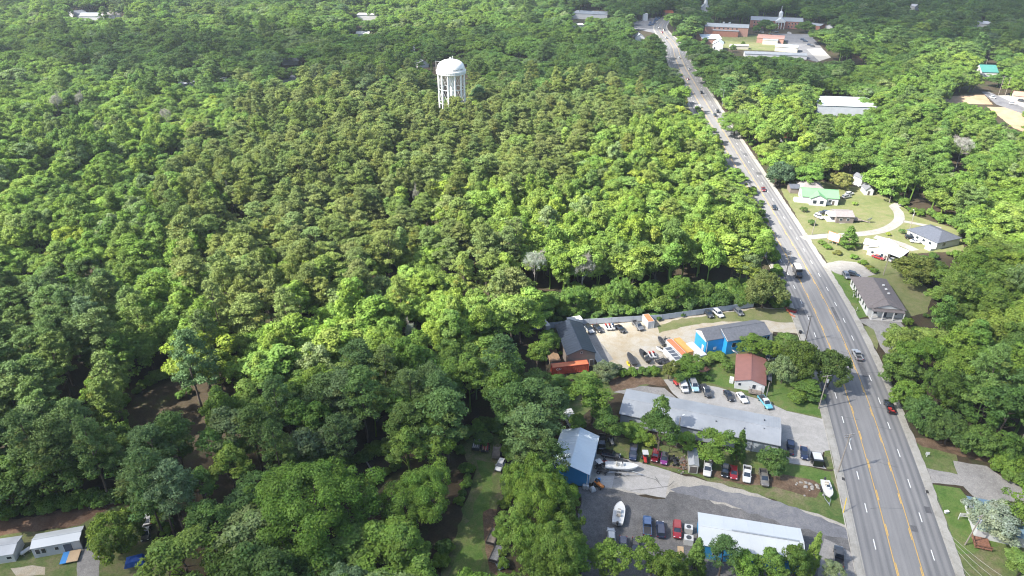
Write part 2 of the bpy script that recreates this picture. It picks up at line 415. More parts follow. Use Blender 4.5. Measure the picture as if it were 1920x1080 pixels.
# ---- upper fenced yard and the workshop yards beside the road
patch('sand_yard', 'sandy_gravel', [(1072, 612), (1240, 600), (1405, 577), (1486, 578), (1512, 603), (1520, 628), (1450, 622), (1446, 650), (1300, 660), (1245, 690), (1155, 699), (1095, 645)], 2)
patch('gravel_strip', 'grey_gravel', [(1099, 627), (1114, 626), (1150, 674), (1136, 682)], 4, .2)
patch('concrete_strip', 'pale_concrete', [(1090, 628), (1099, 627), (1136, 682), (1122, 684)], 5, .1)
patch('grass_strip', 'lawn_dry', [(1278, 597), (1405, 580), (1488, 579), (1496, 607), (1432, 600), (1345, 604), (1275, 614), (1236, 625), (1232, 612)], 4, .7)
patch('lawn', 'lawn_yard', [(1080, 700), (1240, 694), (1330, 640), (1470, 628), (1545, 735), (1552, 790), (1440, 766), (1335, 730), (1250, 712), (1150, 740), (1060, 800)], 1)
patch('lawn', 'lawn_green', [(1250, 700), (1330, 690), (1365, 672), (1470, 660), (1528, 735), (1545, 783), (1465, 768), (1440, 748), (1345, 722), (1262, 708)], 3, .8)
patch('leaf_litter_bank', 'leaf_litter', [(1136, 712), (1170, 703), (1236, 705), (1256, 716), (1250, 724), (1200, 722), (1150, 734)], 5, .9)
patch('gravel_apron', 'grey_gravel', [(1150, 736), (1200, 724), (1246, 728), (1270, 748), (1180, 742)], 6, .5)
patch('concrete_lot', 'concrete', [(1244, 712), (1262, 711), (1345, 726), (1440, 754), (1475, 771), (1552, 788), (1570, 850), (1543, 848), (1537, 866), (1550, 880), (1476, 868), (1462, 840), (1455, 790), (1275, 750), (1262, 738)], 7, .1)
patch('kerb_island', 'lawn_yard', [(1546, 846), (1562, 844), (1572, 880), (1551, 881), (1544, 862)], 8, .1)
patch('grass_bank', 'lawn_yard', [(1120, 826), (1160, 820), (1320, 846), (1462, 838), (1480, 868), (1556, 884), (1574, 880), (1592, 968), (1582, 985), (1500, 955), (1420, 928), (1330, 904), (1250, 884), (1180, 862), (1124, 846)], 3, .9)
patch('grass_bank', 'lawn_green', [(1400, 858), (1470, 868), (1556, 886), (1576, 930), (1560, 945), (1500, 905), (1430, 888)], 4, .9)
patch('dirt_row', 'leaf_litter', [(1196, 862), (1300, 876), (1440, 888), (1540, 910), (1530, 934), (1440, 912), (1330, 893), (1240, 876)], 5, 1.0)
patch('pale_drive', 'pale_gravel', [(1112, 850), (1150, 858), (1180, 862), (1260, 885), (1340, 905), (1420, 926), (1500, 955), (1584, 985), (1600, 1040), (1610, 1110), (1500, 1060), (1250, 932), (1130, 918), (1104, 905)], 5, .7)
patch('concrete_apron', 'concrete', [(1112, 862), (1160, 858), (1205, 870), (1258, 884), (1248, 934), (1148, 914)], 6, .2)
patch('asphalt_lot', 'dark_gravel', [(1082, 914), (1106, 912), (1145, 917), (1246, 936), (1256, 922), (1300, 926), (1340, 946), (1420, 958), (1500, 985), (1592, 1000), (1606, 1040), (1612, 1110), (1085, 1130)], 7, .9)
patch('asphalt_lot', 'worn_asphalt', [(1256, 918), (1330, 912), (1430, 934), (1510, 962), (1584, 990), (1592, 1012), (1500, 992), (1420, 964), (1330, 938)], 8, .8)
patch('pale_concrete_slab', 'pale_concrete', [(1119, 892), (1152, 893), (1147, 916), (1113, 909)], 8, 0)
patch('grey_drive', 'grey_gravel', [(1545, 1010), (1600, 1040), (1612, 1100), (1530, 1100), (1535, 1040)], 8, .5)
patch('ivy_ground', 'ivy_ground', [(985, 618), (1032, 611), (1240, 597), (1407, 573), (1440, 545), (1400, 520), (1200, 535), (985, 570)], 1, 1.2, v=False)
# cracks in the concrete apron
cr = MB()
for px in ([(1152, 898), (1175, 893), (1205, 893), (1230, 900), (1244, 916)], [(1182, 920), (1220, 917), (1254, 912), (1264, 903)], [(1228, 894), (1236, 905)]):
    q = [P(*p) for p in px]
    for a, b in zip(q, q[1:]):
        d = (b-a).normalized(); nn = Vector((-d.y, d.x, 0))*.05; z = Vector((0, 0, .115))
        cr.poly([a-nn+z, b-nn+z, b+nn+z, a+nn+z])
struct(cr.obj('apron_cracks', 'crack_seal'))
# ---- clearings on the left
patch('grass_clearing', 'lawn_yard', [(862, 828), (905, 812), (940, 816), (944, 900), (926, 1000), (940, 1090), (826, 1090), (868, 965), (890, 890)], 2, .9)
patch('grass_clearing', 'lawn_green', [(893, 862), (925, 868), (926, 910), (905, 985), (900, 1090), (845, 1090), (882, 975), (905, 900)], 3, .9)
patch('bare_soil', 'leaf_litter', [(906, 960), (932, 955), (928, 1000), (938, 1085), (918, 1070), (908, 1010)], 4, .6)
patch('bare_soil', 'red_soil', [(-60, 985), (80, 965), (180, 948), (232, 944), (205, 972), (150, 985), (60, 998), (-60, 1012)], 2, .9)
patch('yard_lawn', 'lawn_yard', [(-80, 1030), (30, 1000), (150, 985), (240, 940), (300, 985), (300, 1030), (330, 1100), (-80, 1100)], 3, .9)
patch('sandy_patch', 'sandy_gravel', [(20, 1066), (60, 1060), (85, 1064), (84, 1078), (30, 1080)], 4, .6)
patch('gravel_drive', 'grey_gravel', [(150, 1010), (192, 1016), (184, 1090), (142, 1090)], 5, .3)
patch('bare_gap', 'bare_ground', [(238, 806), (246, 745), (330, 700), (368, 694), (362, 714), (300, 765), (262, 815)], 1, .8)
patch('bare_gap', 'bare_ground', [(640, 880), (735, 848), (740, 868), (690, 895)], 1, .8)
# ---- houses and lawns right of the road
patch('lawn', 'lawn_dry', [(1462, 352), (1500, 335), (1640, 356), (1686, 384), (1712, 404), (1800, 432), (1808, 470), (1690, 478), (1680, 500), (1746, 545), (1740, 585), (1690, 600), (1628, 596), (1560, 500), (1520, 455)], 2, .5)
patch('lawn_strip', 'lawn_green', [(1553, 505), (1590, 520), (1632, 592), (1606, 598)], 4, .2)
patch('grass_strip', 'lawn_dry', [(1618, 612), (1636, 612), (1648, 640), (1644, 656), (1634, 640)], 4, .2)
patch('white_gravel_lot', 'white_gravel', [(1542, 496), (1572, 489), (1606, 492), (1644, 514), (1612, 524), (1566, 512)], 5, .4)
patch('driveway', 'grey_gravel', [(1608, 600), (1622, 598), (1684, 598), (1720, 640), (1664, 668), (1650, 650), (1638, 618)], 5, .3)
def path(name, mat, px, w, level):
    c = resample([P(x, y) for x, y in px], 2.0); n = len(c); L_, R_ = [], []
    for i in range(n):
        t = (c[min(i+1, n-1)]-c[max(i-1, 0)]).normalized(); q = Vector((-t.y, t.x, 0))*w/2
        L_.append(c[i]+q); R_.append(c[i]-q)
    mb = MB(); z = Vector((0, 0, level*.012+.003))
    for i in range(n-1): mb.poly([L_[i]+z, L_[i+1]+z, R_[i+1]+z, R_[i]+z])
    return struct(mb.obj(name, mat))
path('path', 'white_gravel', [(1504, 447), (1540, 443), (1600, 440), (1655, 432), (1684, 415), (1684, 397), (1676, 388), (1690, 382)], 4.2, 6)
path('path', 'white_gravel', [(1694, 415), (1725, 421), (1765, 428)], 2.6, 6)
path('footpath', 'pale_concrete', [(1535, 409), (1556, 408), (1570, 412), (1580, 419)], 2.6, 6)
path('driveway', 'white_gravel', [(1640, 444), (1690, 458), (1716, 470)], 4.0, 5)
patch('verge_lawn', 'lawn_yard', [(1703, 826), (1790, 838), (1795, 890), (1750, 886), (1725, 870)], 3, .4)
patch('dirt_verge', 'leaf_litter', [(1708, 822), (1740, 822), (1860, 852), (1875, 870), (1790, 852), (1730, 838)], 4, .5)
patch('gravel_drive', 'grey_gravel', [(1738, 878), (1796, 890), (1787, 864), (1850, 874), (1880, 895), (1930, 920), (1935, 945), (1830, 936), (1806, 912), (1746, 906)], 5, .3)
patch('verge_lawn', 'lawn_green', [(1746, 908), (1800, 916), (1816, 936), (1935, 946), (1935, 1100), (1806, 1100)], 3, .3)
patch('verge_lawn', 'lawn_yard', [(1790, 1040), (1840, 1030), (1930, 1010), (1935, 1100), (1806, 1100)], 4, .7)
# ---- far: town lots, school grounds, building site
patch('school_lawn', 'lawn_dry', [(1352, 68), (1412, 66), (1500, 80), (1490, 96), (1396, 94), (1354, 90)], 2, .3)
patch('school_lot', 'worn_asphalt', [(1440, 63), (1518, 64), (1558, 108), (1532, 116), (1500, 108), (1468, 72)], 4, .3)
patch('school_lot', 'concrete', [(1512, 92), (1540, 90), (1558, 108), (1536, 115)], 5, .3)
patch('town_lot', 'worn_asphalt', [(1185, 40), (1222, 34), (1246, 36), (1246, 58), (1226, 62), (1190, 54)], 3, .3)
patch('bare_soil', 'pale_soil', [(1764, 180), (1846, 178), (1862, 196), (1774, 194)], 3, .4)
patch('bare_soil', 'pale_soil', [(1850, 200), (1925, 202), (1925, 250), (1900, 240)], 3, .4)
patch('street', 'worn_asphalt', [(1840, 172), (1854, 172), (1925, 204), (1925, 216), (1868, 196)], 5, .1)
patch('street_verge', 'concrete', [(1858, 180), (1890, 178), (1925, 190), (1925, 204)], 4, .2)
patch('cleared_lot', 'lawn_dry', [(1310, 188), (1300, 205), (1282, 204), (1284, 194)], 3, .3, v=True)
patch('dirt_track', 'leaf_litter', [(1596, 100), (1606, 100), (1624, 118), (1600, 120)], 3, .3)
patch('cleared_lot', 'lawn_dry', [(1712, 340), (1748, 340), (1745, 350), (1716, 352)], 3, .3)
# ------------------------------------------------------------------ buildings
def house(name, label, cat, A, B, depth, h, rise, wall, roof, ridge='x', over=.35, wins=(), doors=(), ribs=0, gable=None, group=None, vpad=True, hip=0.0, wh=None, th=.14, base=0.0, back_low=0.0):
    """A, B: near wall's two ends (left, right), ground points of the place; depth goes away from the camera (negative: towards it)"""
    A = Vector((A.x, A.y, 0)); B = Vector((B.x, B.y, 0)); L = (B-A).length; D = depth
    o = thing(name, label, cat, (A.x, A.y, base), ang(A, B), group)
    mb = MB()
    if ridge == 'x':
        mb.prism([(0, 0), (L, 0), (L, D), (0, D)], 0, h)
        if not hip:
            for x in (0.0, L-.01): mb.loft([[(x, 0, h), (x, D/2, h+rise), (x, D, h)], [(x+.01, 0, h), (x+.01, D/2, h+rise), (x+.01, D, h)]])
    else:
        mb.prism([(0, 0), (L, 0), (L, D), (0, D)], 0, h)
        if not hip:
            for y in (0.0, D-.01): mb.loft([[(0, y, h), (L/2, y, h+rise), (L, y, h)], [(0, y+.01, h), (L/2, y+.01, h+rise), (L, y+.01, h)]])
    mb.obj('wall', wall, o)
    rb = MB(); e = over
    if rise <= .01:
        rb.box(L/2, D/2, h+.15, L+2*e, D+2*e, .3)
    elif ridge == 'x':
        k = rise/(D/2); z0 = h-k*e; hp = hip
        f = [(-e, -e, z0), (L+e, -e, z0), (L+e-hp, D/2, h+rise), (-e+hp, D/2, h+rise)]; b = [(L+e, D+e, z0), (-e, D+e, z0), (-e+hp, D/2, h+rise), (L+e-hp, D/2, h+rise)]
        for q in (f, b): rb.loft([q, [(x, y, z+th) for x, y, z in q]])
        if hp:
            for q in ([(-e, D+e, z0), (-e, -e, z0), (-e+hp, D/2, h+rise)], [(L+e, -e, z0), (L+e, D+e, z0), (L+e-hp, D/2, h+rise)]): rb.loft([q, [(x, y, z+th) for x, y, z in q]])
        rb.box(L/2, D/2, h+rise+th+.02, L+2*e-2*hp, .3, .07)
        if ribs:
            n = int((L+2*e)/ribs)
            for i in range(n+1):
                x = -e+i*ribs
                for sgn in (0, 1):
                    y0, y1 = ((-e, D/2) if not sgn else (D+e, D/2)); w_ = .07
                    q = [(x-w_, y0, z0+th), (x+w_, y0, z0+th), (x+w_, y1, h+rise+th), (x-w_, y1, h+rise+th)]
                    rb.loft([q, [(a, b_, c+.035) for a, b_, c in q]])
    else:
        k = rise/(L/2); z0 = h-k*e; hp = hip
        l = [(-e, D+e, z0), (-e, -e, z0), (L/2, -e+hp, h+rise), (L/2, D+e-hp, h+rise)]; r = [(L+e, -e, z0), (L+e, D+e, z0), (L/2, D+e-hp, h+rise), (L/2, -e+hp, h+rise)]
        for q in (l, r): rb.loft([q, [(x, y, z+th) for x, y, z in q]])
        if hp:
            for q in ([(-e, -e, z0), (L+e, -e, z0), (L/2, -e+hp, h+rise)], [(L+e, D+e, z0), (-e, D+e, z0), (L/2, D+e-hp, h+rise)]): rb.loft([q, [(x, y, z+th) for x, y, z in q]])
        rb.box(L/2, D/2, h+rise+th+.02, .3, D+2*e-2*hp, .07)
        if ribs:
            n = int((abs(D)+2*e)/ribs)
            for i in range(n+1):
                y = -e+i*ribs
                for x0 in (-e, L+e):
                    w_ = .05; q = [(x0, y-w_, z0+th), (x0, y+w_, z0+th), (L/2, y+w_, h+rise+th), (L/2, y-w_, h+rise+th)]
                    rb.loft([q, [(a, b_, c+.035) for a, b_, c in q]])
    rb.obj('roof', roof, o)
    def panel(nm, side, u, z, w_, hh, mats, depth_=.09):
        cx, cy, rz = {'front': (u, 0, 0), 'back': (u, D, 0), 'left': (0, u, 1), 'right': (L, u, 1)}[side]
        sx, sy = (w_, depth_) if not rz else (depth_, w_)
        fr = MB(); fr.box(cx, cy, z, sx+(.16 if not rz else 0), sy+(.16 if rz else 0), hh+.16)
        fo = fr.obj(nm, mats[0], o)
        pn = MB(); pn.box(cx, cy, z, sx if not rz else depth_+.05, sy if rz else depth_+.05, hh)
        pn.obj('pane' if nm == 'window' else 'door_leaf', mats[1], fo)
    for wv in wins: panel('window', *wv[:5], (wv[5] if len(wv) > 5 else 'window_white', 'glass'))
    for dv in doors: panel('door', *dv[:5], ('window_white', dv[5] if len(dv) > 5 else 'door_tan'))
    o['_dims'] = (L, D, h, rise)
    if vpad:
        rz = ang(A, B); ux, uy = Vector((math.cos(rz), math.sin(rz), 0)), Vector((-math.sin(rz), math.cos(rz), 0))
        pts = []
        for x in (0, L):
            for y in (0, D):
                q = A+ux*x+uy*y
                pts.append(proj(q.x, q.y, h*.6)); pts.append(proj(q.x, q.y, h+rise*.5))
        xs = [p[0] for p in pts]; ys = [p[1] for p in pts]
        hull(pts)
    return o
def hull(pts):
    p = sorted(set((round(x, 2), round(y, 2)) for x, y in pts))
    def half(q):
        o = []
        for a in q:
            while len(o) > 1 and (o[-1][0]-o[-2][0])*(a[1]-o[-2][1])-(o[-1][1]-o[-2][1])*(a[0]-o[-2][0]) <= 0: o.pop()
            o.append(a)
        return o
    lo, up = half(p), half(p[::-1]); vis(lo[:-1]+up[:-1])
def local(o, mb, name, mats, label=None, smooth=False): return mb.obj(name, mats, o, label=label, smooth=smooth)

# ------------------------------------------------------------------ vehicles (x forwards)
def rsec(x, hw, z0, z1, r=.14):
    return [(x, -hw+r, z0), (x, hw-r, z0), (x, hw, z0+r), (x, hw, z1-r), (x, hw-r*1.1, z1), (x, -hw+r*1.1, z1), (x, -hw, z1-r), (x, -hw, z0+r)]
CAR = {  # body sections, greenhouse bottom (x0,x1,hw,z), top (x0,x1,hw,z), wheelbase, wheel radius
 'sedan': dict(b=[(-2.38, .72, .38, .80), (-2.2, .86, .28, .93), (-1.3, .91, .25, .97), (.2, .92, .24, .96), (1.2, .91, .25, .92), (1.95, .87, .27, .82), (2.32, .74, .33, .66)], g=((-1.75, 1.1, .80, .93), (-1.05, .2, .64, 1.42)), wb=1.42, wr=.33),
 'coupe': dict(b=[(-2.3, .74, .38, .84), (-2.1, .90, .28, .96), (-1.2, .95, .25, .97), (.2, .94, .24, .94), (1.3, .93, .25, .90), (2.0, .89, .27, .82), (2.36, .74, .33, .64)], g=((-1.7, .75, .80, .94), (-.9, -.05, .62, 1.34)), wb=1.4, wr=.35),
 'hatch': dict(b=[(-2.0, .72, .4, .95), (-1.9, .85, .3, 1.0), (-.9, .88, .26, 1.0), (.3, .88, .25, .98), (1.1, .87, .26, .95), (1.75, .83, .28, .84), (2.05, .70, .33, .68)], g=((-1.95, 1.05, .79, .97), (-1.55, .25, .64, 1.50)), wb=1.27, wr=.32),
 'suv': dict(b=[(-2.36, .80, .45, 1.02), (-2.25, .92, .33, 1.08), (-1.2, .95, .3, 1.08), (.3, .95, .3, 1.06), (1.2, .94, .3, 1.04), (2.0, .91, .32, .95), (2.36, .78, .4, .78)], g=((-2.28, 1.05, .84, 1.05), (-1.95, .35, .70, 1.70)), wb=1.42, wr=.37),
 'pickup': dict(b=[(-.62, .95, .45, 1.12), (.4, .97, .42, 1.12), (1.3, .97, .42, 1.12), (2.3, .95, .42, 1.08), (2.72, .90, .45, .98), (2.86, .78, .5, .85)], g=((-.6, 1.45, .86, 1.10), (-.45, .62, .72, 1.78)), wb=1.75, wr=.39, bed=True),
 'cargo_van': dict(b=[(-2.6, .92, .45, 1.95), (-2.5, .98, .4, 2.05), (.2, .98, .4, 2.05), (.9, .98, .4, 1.9), (1.5, .97, .4, 1.2), (2.3, .92, .42, 1.05), (2.5, .82, .48, .9)], g=((.95, 1.62, .84, 1.18), (.6, .92, .74, 1.86)), wb=1.6, wr=.36, van=True),
}
_cache = {}
def car(kind, color, rear, front, label, cat=None, name='parked_car', group='cars', far=False, cover=None, open_hood=False, rot=None, z=.08, roofcol=None, bedcol=None, scale=1.0):
    """rear and front: where the photo shows the two ends on the ground"""
    a, b = (P(*rear) if not isinstance(rear, Vector) else rear), (P(*front) if not isinstance(front, Vector) else front)
    c = (a+b)/2; rz = ang(a, b) if rot is None else rot; K = CAR[kind]; pt = 'car_'+color
    o = thing(name, label, cat or {'pickup': 'pickup truck', 'cargo_van': 'van'}.get(kind, 'car'), (c.x, c.y, z), rz, group, (scale,)*3)
    key = (kind, color, roofcol, cover)
    if key not in _cache:
        d = {}
        mb = MB(); mb.loft([rsec(*s) for s in K['b']])
        (gx0, gx1, gw, gz), (tx0, tx1, tw, tz) = K['g']
        rc = 1 if roofcol else 0
        ring = lambda x0, x1, w_, z_, r=.12: [(x0+r, -w_, z_), (x1-r, -w_, z_), (x1, -w_+r, z_), (x1, w_-r, z_), (x1-r, w_, z_), (x0+r, w_, z_), (x0, w_-r, z_), (x0, -w_+r, z_)]
        if not K.get('van'):
            mb.loft([ring(tx0-.05, tx1+.05, tw+.04, tz-.02), ring(tx0-.02, tx1+.02, tw+.01, tz+.06)], rc)
            for sg in (-1, 1):
                for xb, xt in ((gx0+.05, tx0+.02), (gx1-.07, tx1-.02), ((gx0+gx1)/2-.1, (tx0+tx1)/2)): mb.tube((xb, sg*(gw-.02), gz), (xt, sg*(tw+.01), tz), .045, .04, 5, rc)
                mb.box(gx1-.28, sg*(gw+.14), gz+.08, .12, .2, .14)
        if K.get('bed'):
            for sg in (-1, 1): mb.box(-1.72, sg*.9, .83, 2.2, .11, .56)
            mb.box(-2.78, 0, .83, .09, 1.9, .56); mb.box(-1.72, 0, .55, 2.2, 1.8, .1); mb.box(-2.9, 0, .5, .12, 1.8, .16, 2)
        mb.box(K['b'][-1][0]+.02, 0, .5, .08, 1.3, .16, 2)
        d['body'] = mb.mesh('body', [pt, 'car_'+roofcol if roofcol else pt, 'black_plastic'])
        gl = MB(); gl.loft([ring(gx0, gx1, gw, gz-.03), ring(tx0, tx1, tw, tz)])
        if K.get('van'): gl.box(1.0, 0, 1.45, .5, 1.99, .42)
        d['window'] = gl.mesh('window', ['glass'])
        if K.get('bed'):
            bd = MB()
            if cover: bd.box(-1.69, 0, 1.06, 2.08, 1.69, .1)
            else: bd.box(-1.69, 0, .63, 2.08, 1.69, .06)
            d['bed'] = bd.mesh('bed_cover' if cover else 'bed_floor', ['dark_bed'])
        wm = MB(); wm.tube((0, -.11, 0), (0, .11, 0), K['wr'], None, 14); wm.tube((0, -.125, 0), (0, .125, 0), K['wr']*.6, None, 10, 1)
        d['wheel'] = wm.mesh('wheel', ['rubber', 'rim'])
        hl = MB(); hl.box(0, 0, 0, .12, .34, .15); d['headlight'] = hl.mesh('headlight', ['lamp_clear'])
        tl = MB(); tl.box(0, 0, 0, .1, .26, .2); d['tail'] = tl.mesh('tail_light', ['lamp_red'])
        _cache[key] = d
    d = _cache[key]
    mesh_obj('body', d['body'], o); mesh_obj('window', d['window'], o)
    if far: return o
    if 'bed' in d: mesh_obj('bed_cover' if cover else 'bed_floor', d['bed'], o)
    xf, xr = K['b'][-1][0]-.12, (-2.84 if K.get('bed') else K['b'][0][0]+.06)
    for sx in (-1, 1):
        for sy in (-1, 1):
            q = mesh_obj('wheel', d['wheel'], o); q.location = (sx*K['wb']-.05, sy*(K['b'][2][1]-.1), K['wr'])
    for sy in (-1, 1):
        q = mesh_obj('headlight', d['headlight'], o); q.location = (xf, sy*.62, .72 if kind not in ('suv', 'pickup', 'cargo_van') else .85)
        q = mesh_obj('tail_light', d['tail'], o); q.location = (xr, sy*.74, .8 if kind not in ('suv', 'pickup', 'cargo_van') else .95)
    if open_hood:
        hb = MB(); hb.box(0, 0, 0, 1.1, 1.5, .05); h_ = hb.obj('hood', pt, o); h_.location = (1.35, 0, 1.35); h_.rotation_euler = (0, R(-52), 0)
    return o
def wheel_mesh(r=.3, w=.18):
    k = ('w', r, w)
    if k not in _cache:
        m = MB(); m.tube((0, -w/2, 0), (0, w/2, 0), r, None, 12); m.tube((0, -w/2-.01, 0), (0, w/2+.01, 0), r*.55, None, 8, 1); _cache[k] = m.mesh('wheel', ['rubber', 'rim'])
    return _cache[k]
def wheels(o, pos, r=.3, w=.18):
    for p in pos:
        q = mesh_obj('wheel', wheel_mesh(r, w), o); q.location = p
def between(a, b, h=0):
    a, b = P(*a), P(*b); return (a+b)/2, ang(a, b), (b-a).length
def boat(label, stern, bow, hull_m='gelcoat', deck_m='boat_deck', L=None, W=1.25, z=.55, console=True, group='boats', motor='black_plastic', covered=False):
    c, rz, l = between(stern, bow); L = L or l
    o = thing('boat', label, 'boat', (c.x, c.y, z), rz, group)
    xs = (-.5, -.3, 0, .2, .34, .44, .5); hw = (.9, .97, 1, .93, .7, .36, .03); kz = (.1, .06, .04, .08, .2, .42, .72); gz = (.92, .93, .96, 1.02, 1.1, 1.18, 1.22)
    mb = MB(); mb.loft([[(x*L, 0, k), (x*L, -w_*W*.8, k+.28), (x*L, -w_*W, g), (x*L, w_*W, g), (x*L, w_*W*.8, k+.28)] for x, w_, k, g in zip(xs, hw, kz, gz)])
    mb.obj('hull', hull_m, o)
    dk = MB(); f = []
    for x, w_, g in zip(xs[:-1], hw[:-1], gz[:-1]): f.append([(x*L*.96, -w_*W*.8, g+.02), (x*L*.96, w_*W*.8, g+.02), (x*L*.96, w_*W*.74, g-.0), (x*L*.96, -w_*W*.74, g-.0)])
    for sgn in (-1, 1):      # raised gunwale
        for i in range(len(xs)-1): dk.tube((xs[i]*L, sgn*hw[i]*W*.94, gz[i]+.03), (xs[i+1]*L, sgn*hw[i+1]*W*.94, gz[i+1]+.03), .07, .07, 5)
    dk.box(-.49*L, 0, .98, .1, W*1.7, .14)
    dk.obj('gunwale', hull_m, o)
    fl = MB(); fl.poly([(x*L*.97, -w_*W*.82, g+.012) for x, w_, g in zip(xs[:-1], hw[:-1], gz[:-1])]+[(x*L*.97, w_*W*.82, g+.012) for x, w_, g in reversed(list(zip(xs[:-1], hw[:-1], gz[:-1])))])
    fl.obj('deck', deck_m, o)
    if console:
        cb = MB(); cb.prism([(-.35, -.45), (.45, -.35), (.45, .35), (-.35, .45)], 1.0, 1.7); cb.obj('console', hull_m, o)
        wsn = MB(); wsn.loft([[(.2, -.4, 1.7), (.26, -.4, 1.7), (.26, .4, 1.7), (.2, .4, 1.7)], [(0, -.34, 2.05), (.05, -.34, 2.05), (.05, .34, 2.05), (0, .34, 2.05)]]); wsn.obj('windscreen', 'glass', o)
        st = MB(); st.box(-1.1, 0, 1.2, .5, .9, .5); st.box(-1.35, 0, 1.6, .12, .9, .5); st.obj('seat', 'seat_cream', o)
    if motor:
        mo = MB(); mo.loft([rsec(-.52*L-.35, .2, .9, 1.5, .08), rsec(-.52*L-.1, .26, .85, 1.6, .1), rsec(-.52*L+.18, .2, .95, 1.5, .08)]); mo.box(-.52*L-.1, 0, .5, .22, .2, .8); mo.obj('outboard_motor', motor, o)
    return o
def boat_trailer(label, tail, tongue, L=None, W=1.9, mat='galvanised', group='boat trailers'):
    c, rz, l = between(tail, tongue); L = L or l
    o = thing('boat_trailer', label, 'trailer', (c.x, c.y, .08), rz, group); mb = MB()
    for s in (-1, 1):
        mb.tube((-L/2, s*W*.36, .5), (L*.18, s*W*.36, .5), .06, n=6); mb.tube((L*.18, s*W*.36, .5), (L/2-.3, 0, .5), .06, n=6)
        mb.tube((-L*.45, s*W*.25, .62), (L*.1, s*W*.25, .66), .06, n=6)
    mb.tube((L/2-1, 0, .5), (L/2, 0, .5), .06, n=6)
    for x in (-.45, -.2, .05): mb.tube((x*L, -W*.5, .5), (x*L, W*.5, .5), .05, n=6)
    mb.obj('frame', mat, o)
    fb = MB()
    for s in (-1, 1): fb.box(-L*.2, s*W*.52, .75, 1.7, .25, .06)
    fb.obj('mudguard', 'black_plastic', o)
    wheels(o, [(-L*.2+d, s*W*.52, .3) for d in (-.42, .42) for s in (-1, 1)]); return o
def container(label, a, b, w_=2.44, h=2.6, side='container_red', top=None, name='shipping_container', text=None, doors_end=1, base=.1, group='containers', end=None):
    """a, b: ends of the near long side at the ground"""
    A, B = (a, b) if isinstance(a, Vector) else (P(*a), P(*b)); A = Vector((A.x, A.y, 0)); B = Vector((B.x, B.y, 0)); L = (B-A).length
    o = thing(name, label, 'container', (A.x, A.y, base), ang(A, B), group)
    mb = MB(); n = int(L/.32); z0, z1 = .16, h-.12
    def wall(p, q, nx, ny):
        m_ = max(2, int((Vector(q)-Vector(p)).length/.16)); pts = []
        for i in range(m_+1):
            t = i/m_; off = .05 if (i//2) % 2 else 0.0
            pts.append((p[0]+(q[0]-p[0])*t-nx*off, p[1]+(q[1]-p[1])*t-ny*off))
        for i in range(m_): mb.poly([(pts[i][0], pts[i][1], z0), (pts[i+1][0], pts[i+1][1], z0), (pts[i+1][0], pts[i+1][1], z1), (pts[i][0], pts[i][1], z1)])
    e = .06
    wall((e, e), (L-e, e), 0, -1); wall((L-e, e), (L-e, w_-e), 1, 0); wall((L-e, w_-e), (e, w_-e), 0, 1); wall((e, w_-e), (e, e), -1, 0)
    mb.obj('side_wall', side, o)
    fr = MB()
    for x in (.07, L-.07):
        for y in (.07, w_-.07): fr.box(x, y, h/2, .14, .14, h)
    for y in (.07, w_-.07):
        for z in (.08, h-.06): fr.box(L/2, y, z, L-.28, .12, .13)
    for x in (.07, L-.07):
        for z in (.08, h-.06): fr.box(x, w_/2, z, .12, w_-.28, .13)
    fr.obj('frame', side, o)
    rf = MB(); rf.box(L/2, w_/2, h-.05, L-.26, w_-.26, .05)
    for i in range(int(L/.6)): rf.box(.4+i*.6, w_/2, h-.015, .22, w_-.4, .03)
    rf.obj('roof', top or side, o)
    dr = MB(); x = L-.02 if doors_end else .02
    for y in (w_*.27, w_*.73): dr.box(x, y, h/2, .06, w_*.42, h-.4)
    for y in (w_*.18, w_*.36, w_*.64, w_*.82): dr.tube((x+.06*(1 if doors_end else -1), y, .2), (x+.06*(1 if doors_end else -1), y, h-.2), .025, n=5)
    dr.obj('door', end or side, o)
    if text:
        t = text_mesh(text, .95, o, 'lettering', 'white_paint', (1.9, -.03, h-.75), (R(90), 0, 0))
    return o
def text_mesh(s, size, parent, name, mat, loc, rot, extr=.015):
    cu = bpy.data.curves.new('t', 'FONT'); cu.body = s; cu.size = size; cu.extrude = extr; cu.align_x = 'CENTER'; cu.align_y = 'CENTER'
    to = bpy.data.objects.new('t', cu); C.objects.link(to)
    dg = bpy.context.evaluated_depsgraph_get(); me = bpy.data.meshes.new_from_object(to.evaluated_get(dg))
    bpy.data.objects.remove(to); bpy.data.curves.remove(cu)
    me.materials.clear(); me.materials.append(M[mat]); o = bpy.data.objects.new(name, me); C.objects.link(o)
    o.parent = parent; o.location = loc; o.rotation_euler = rot; return o
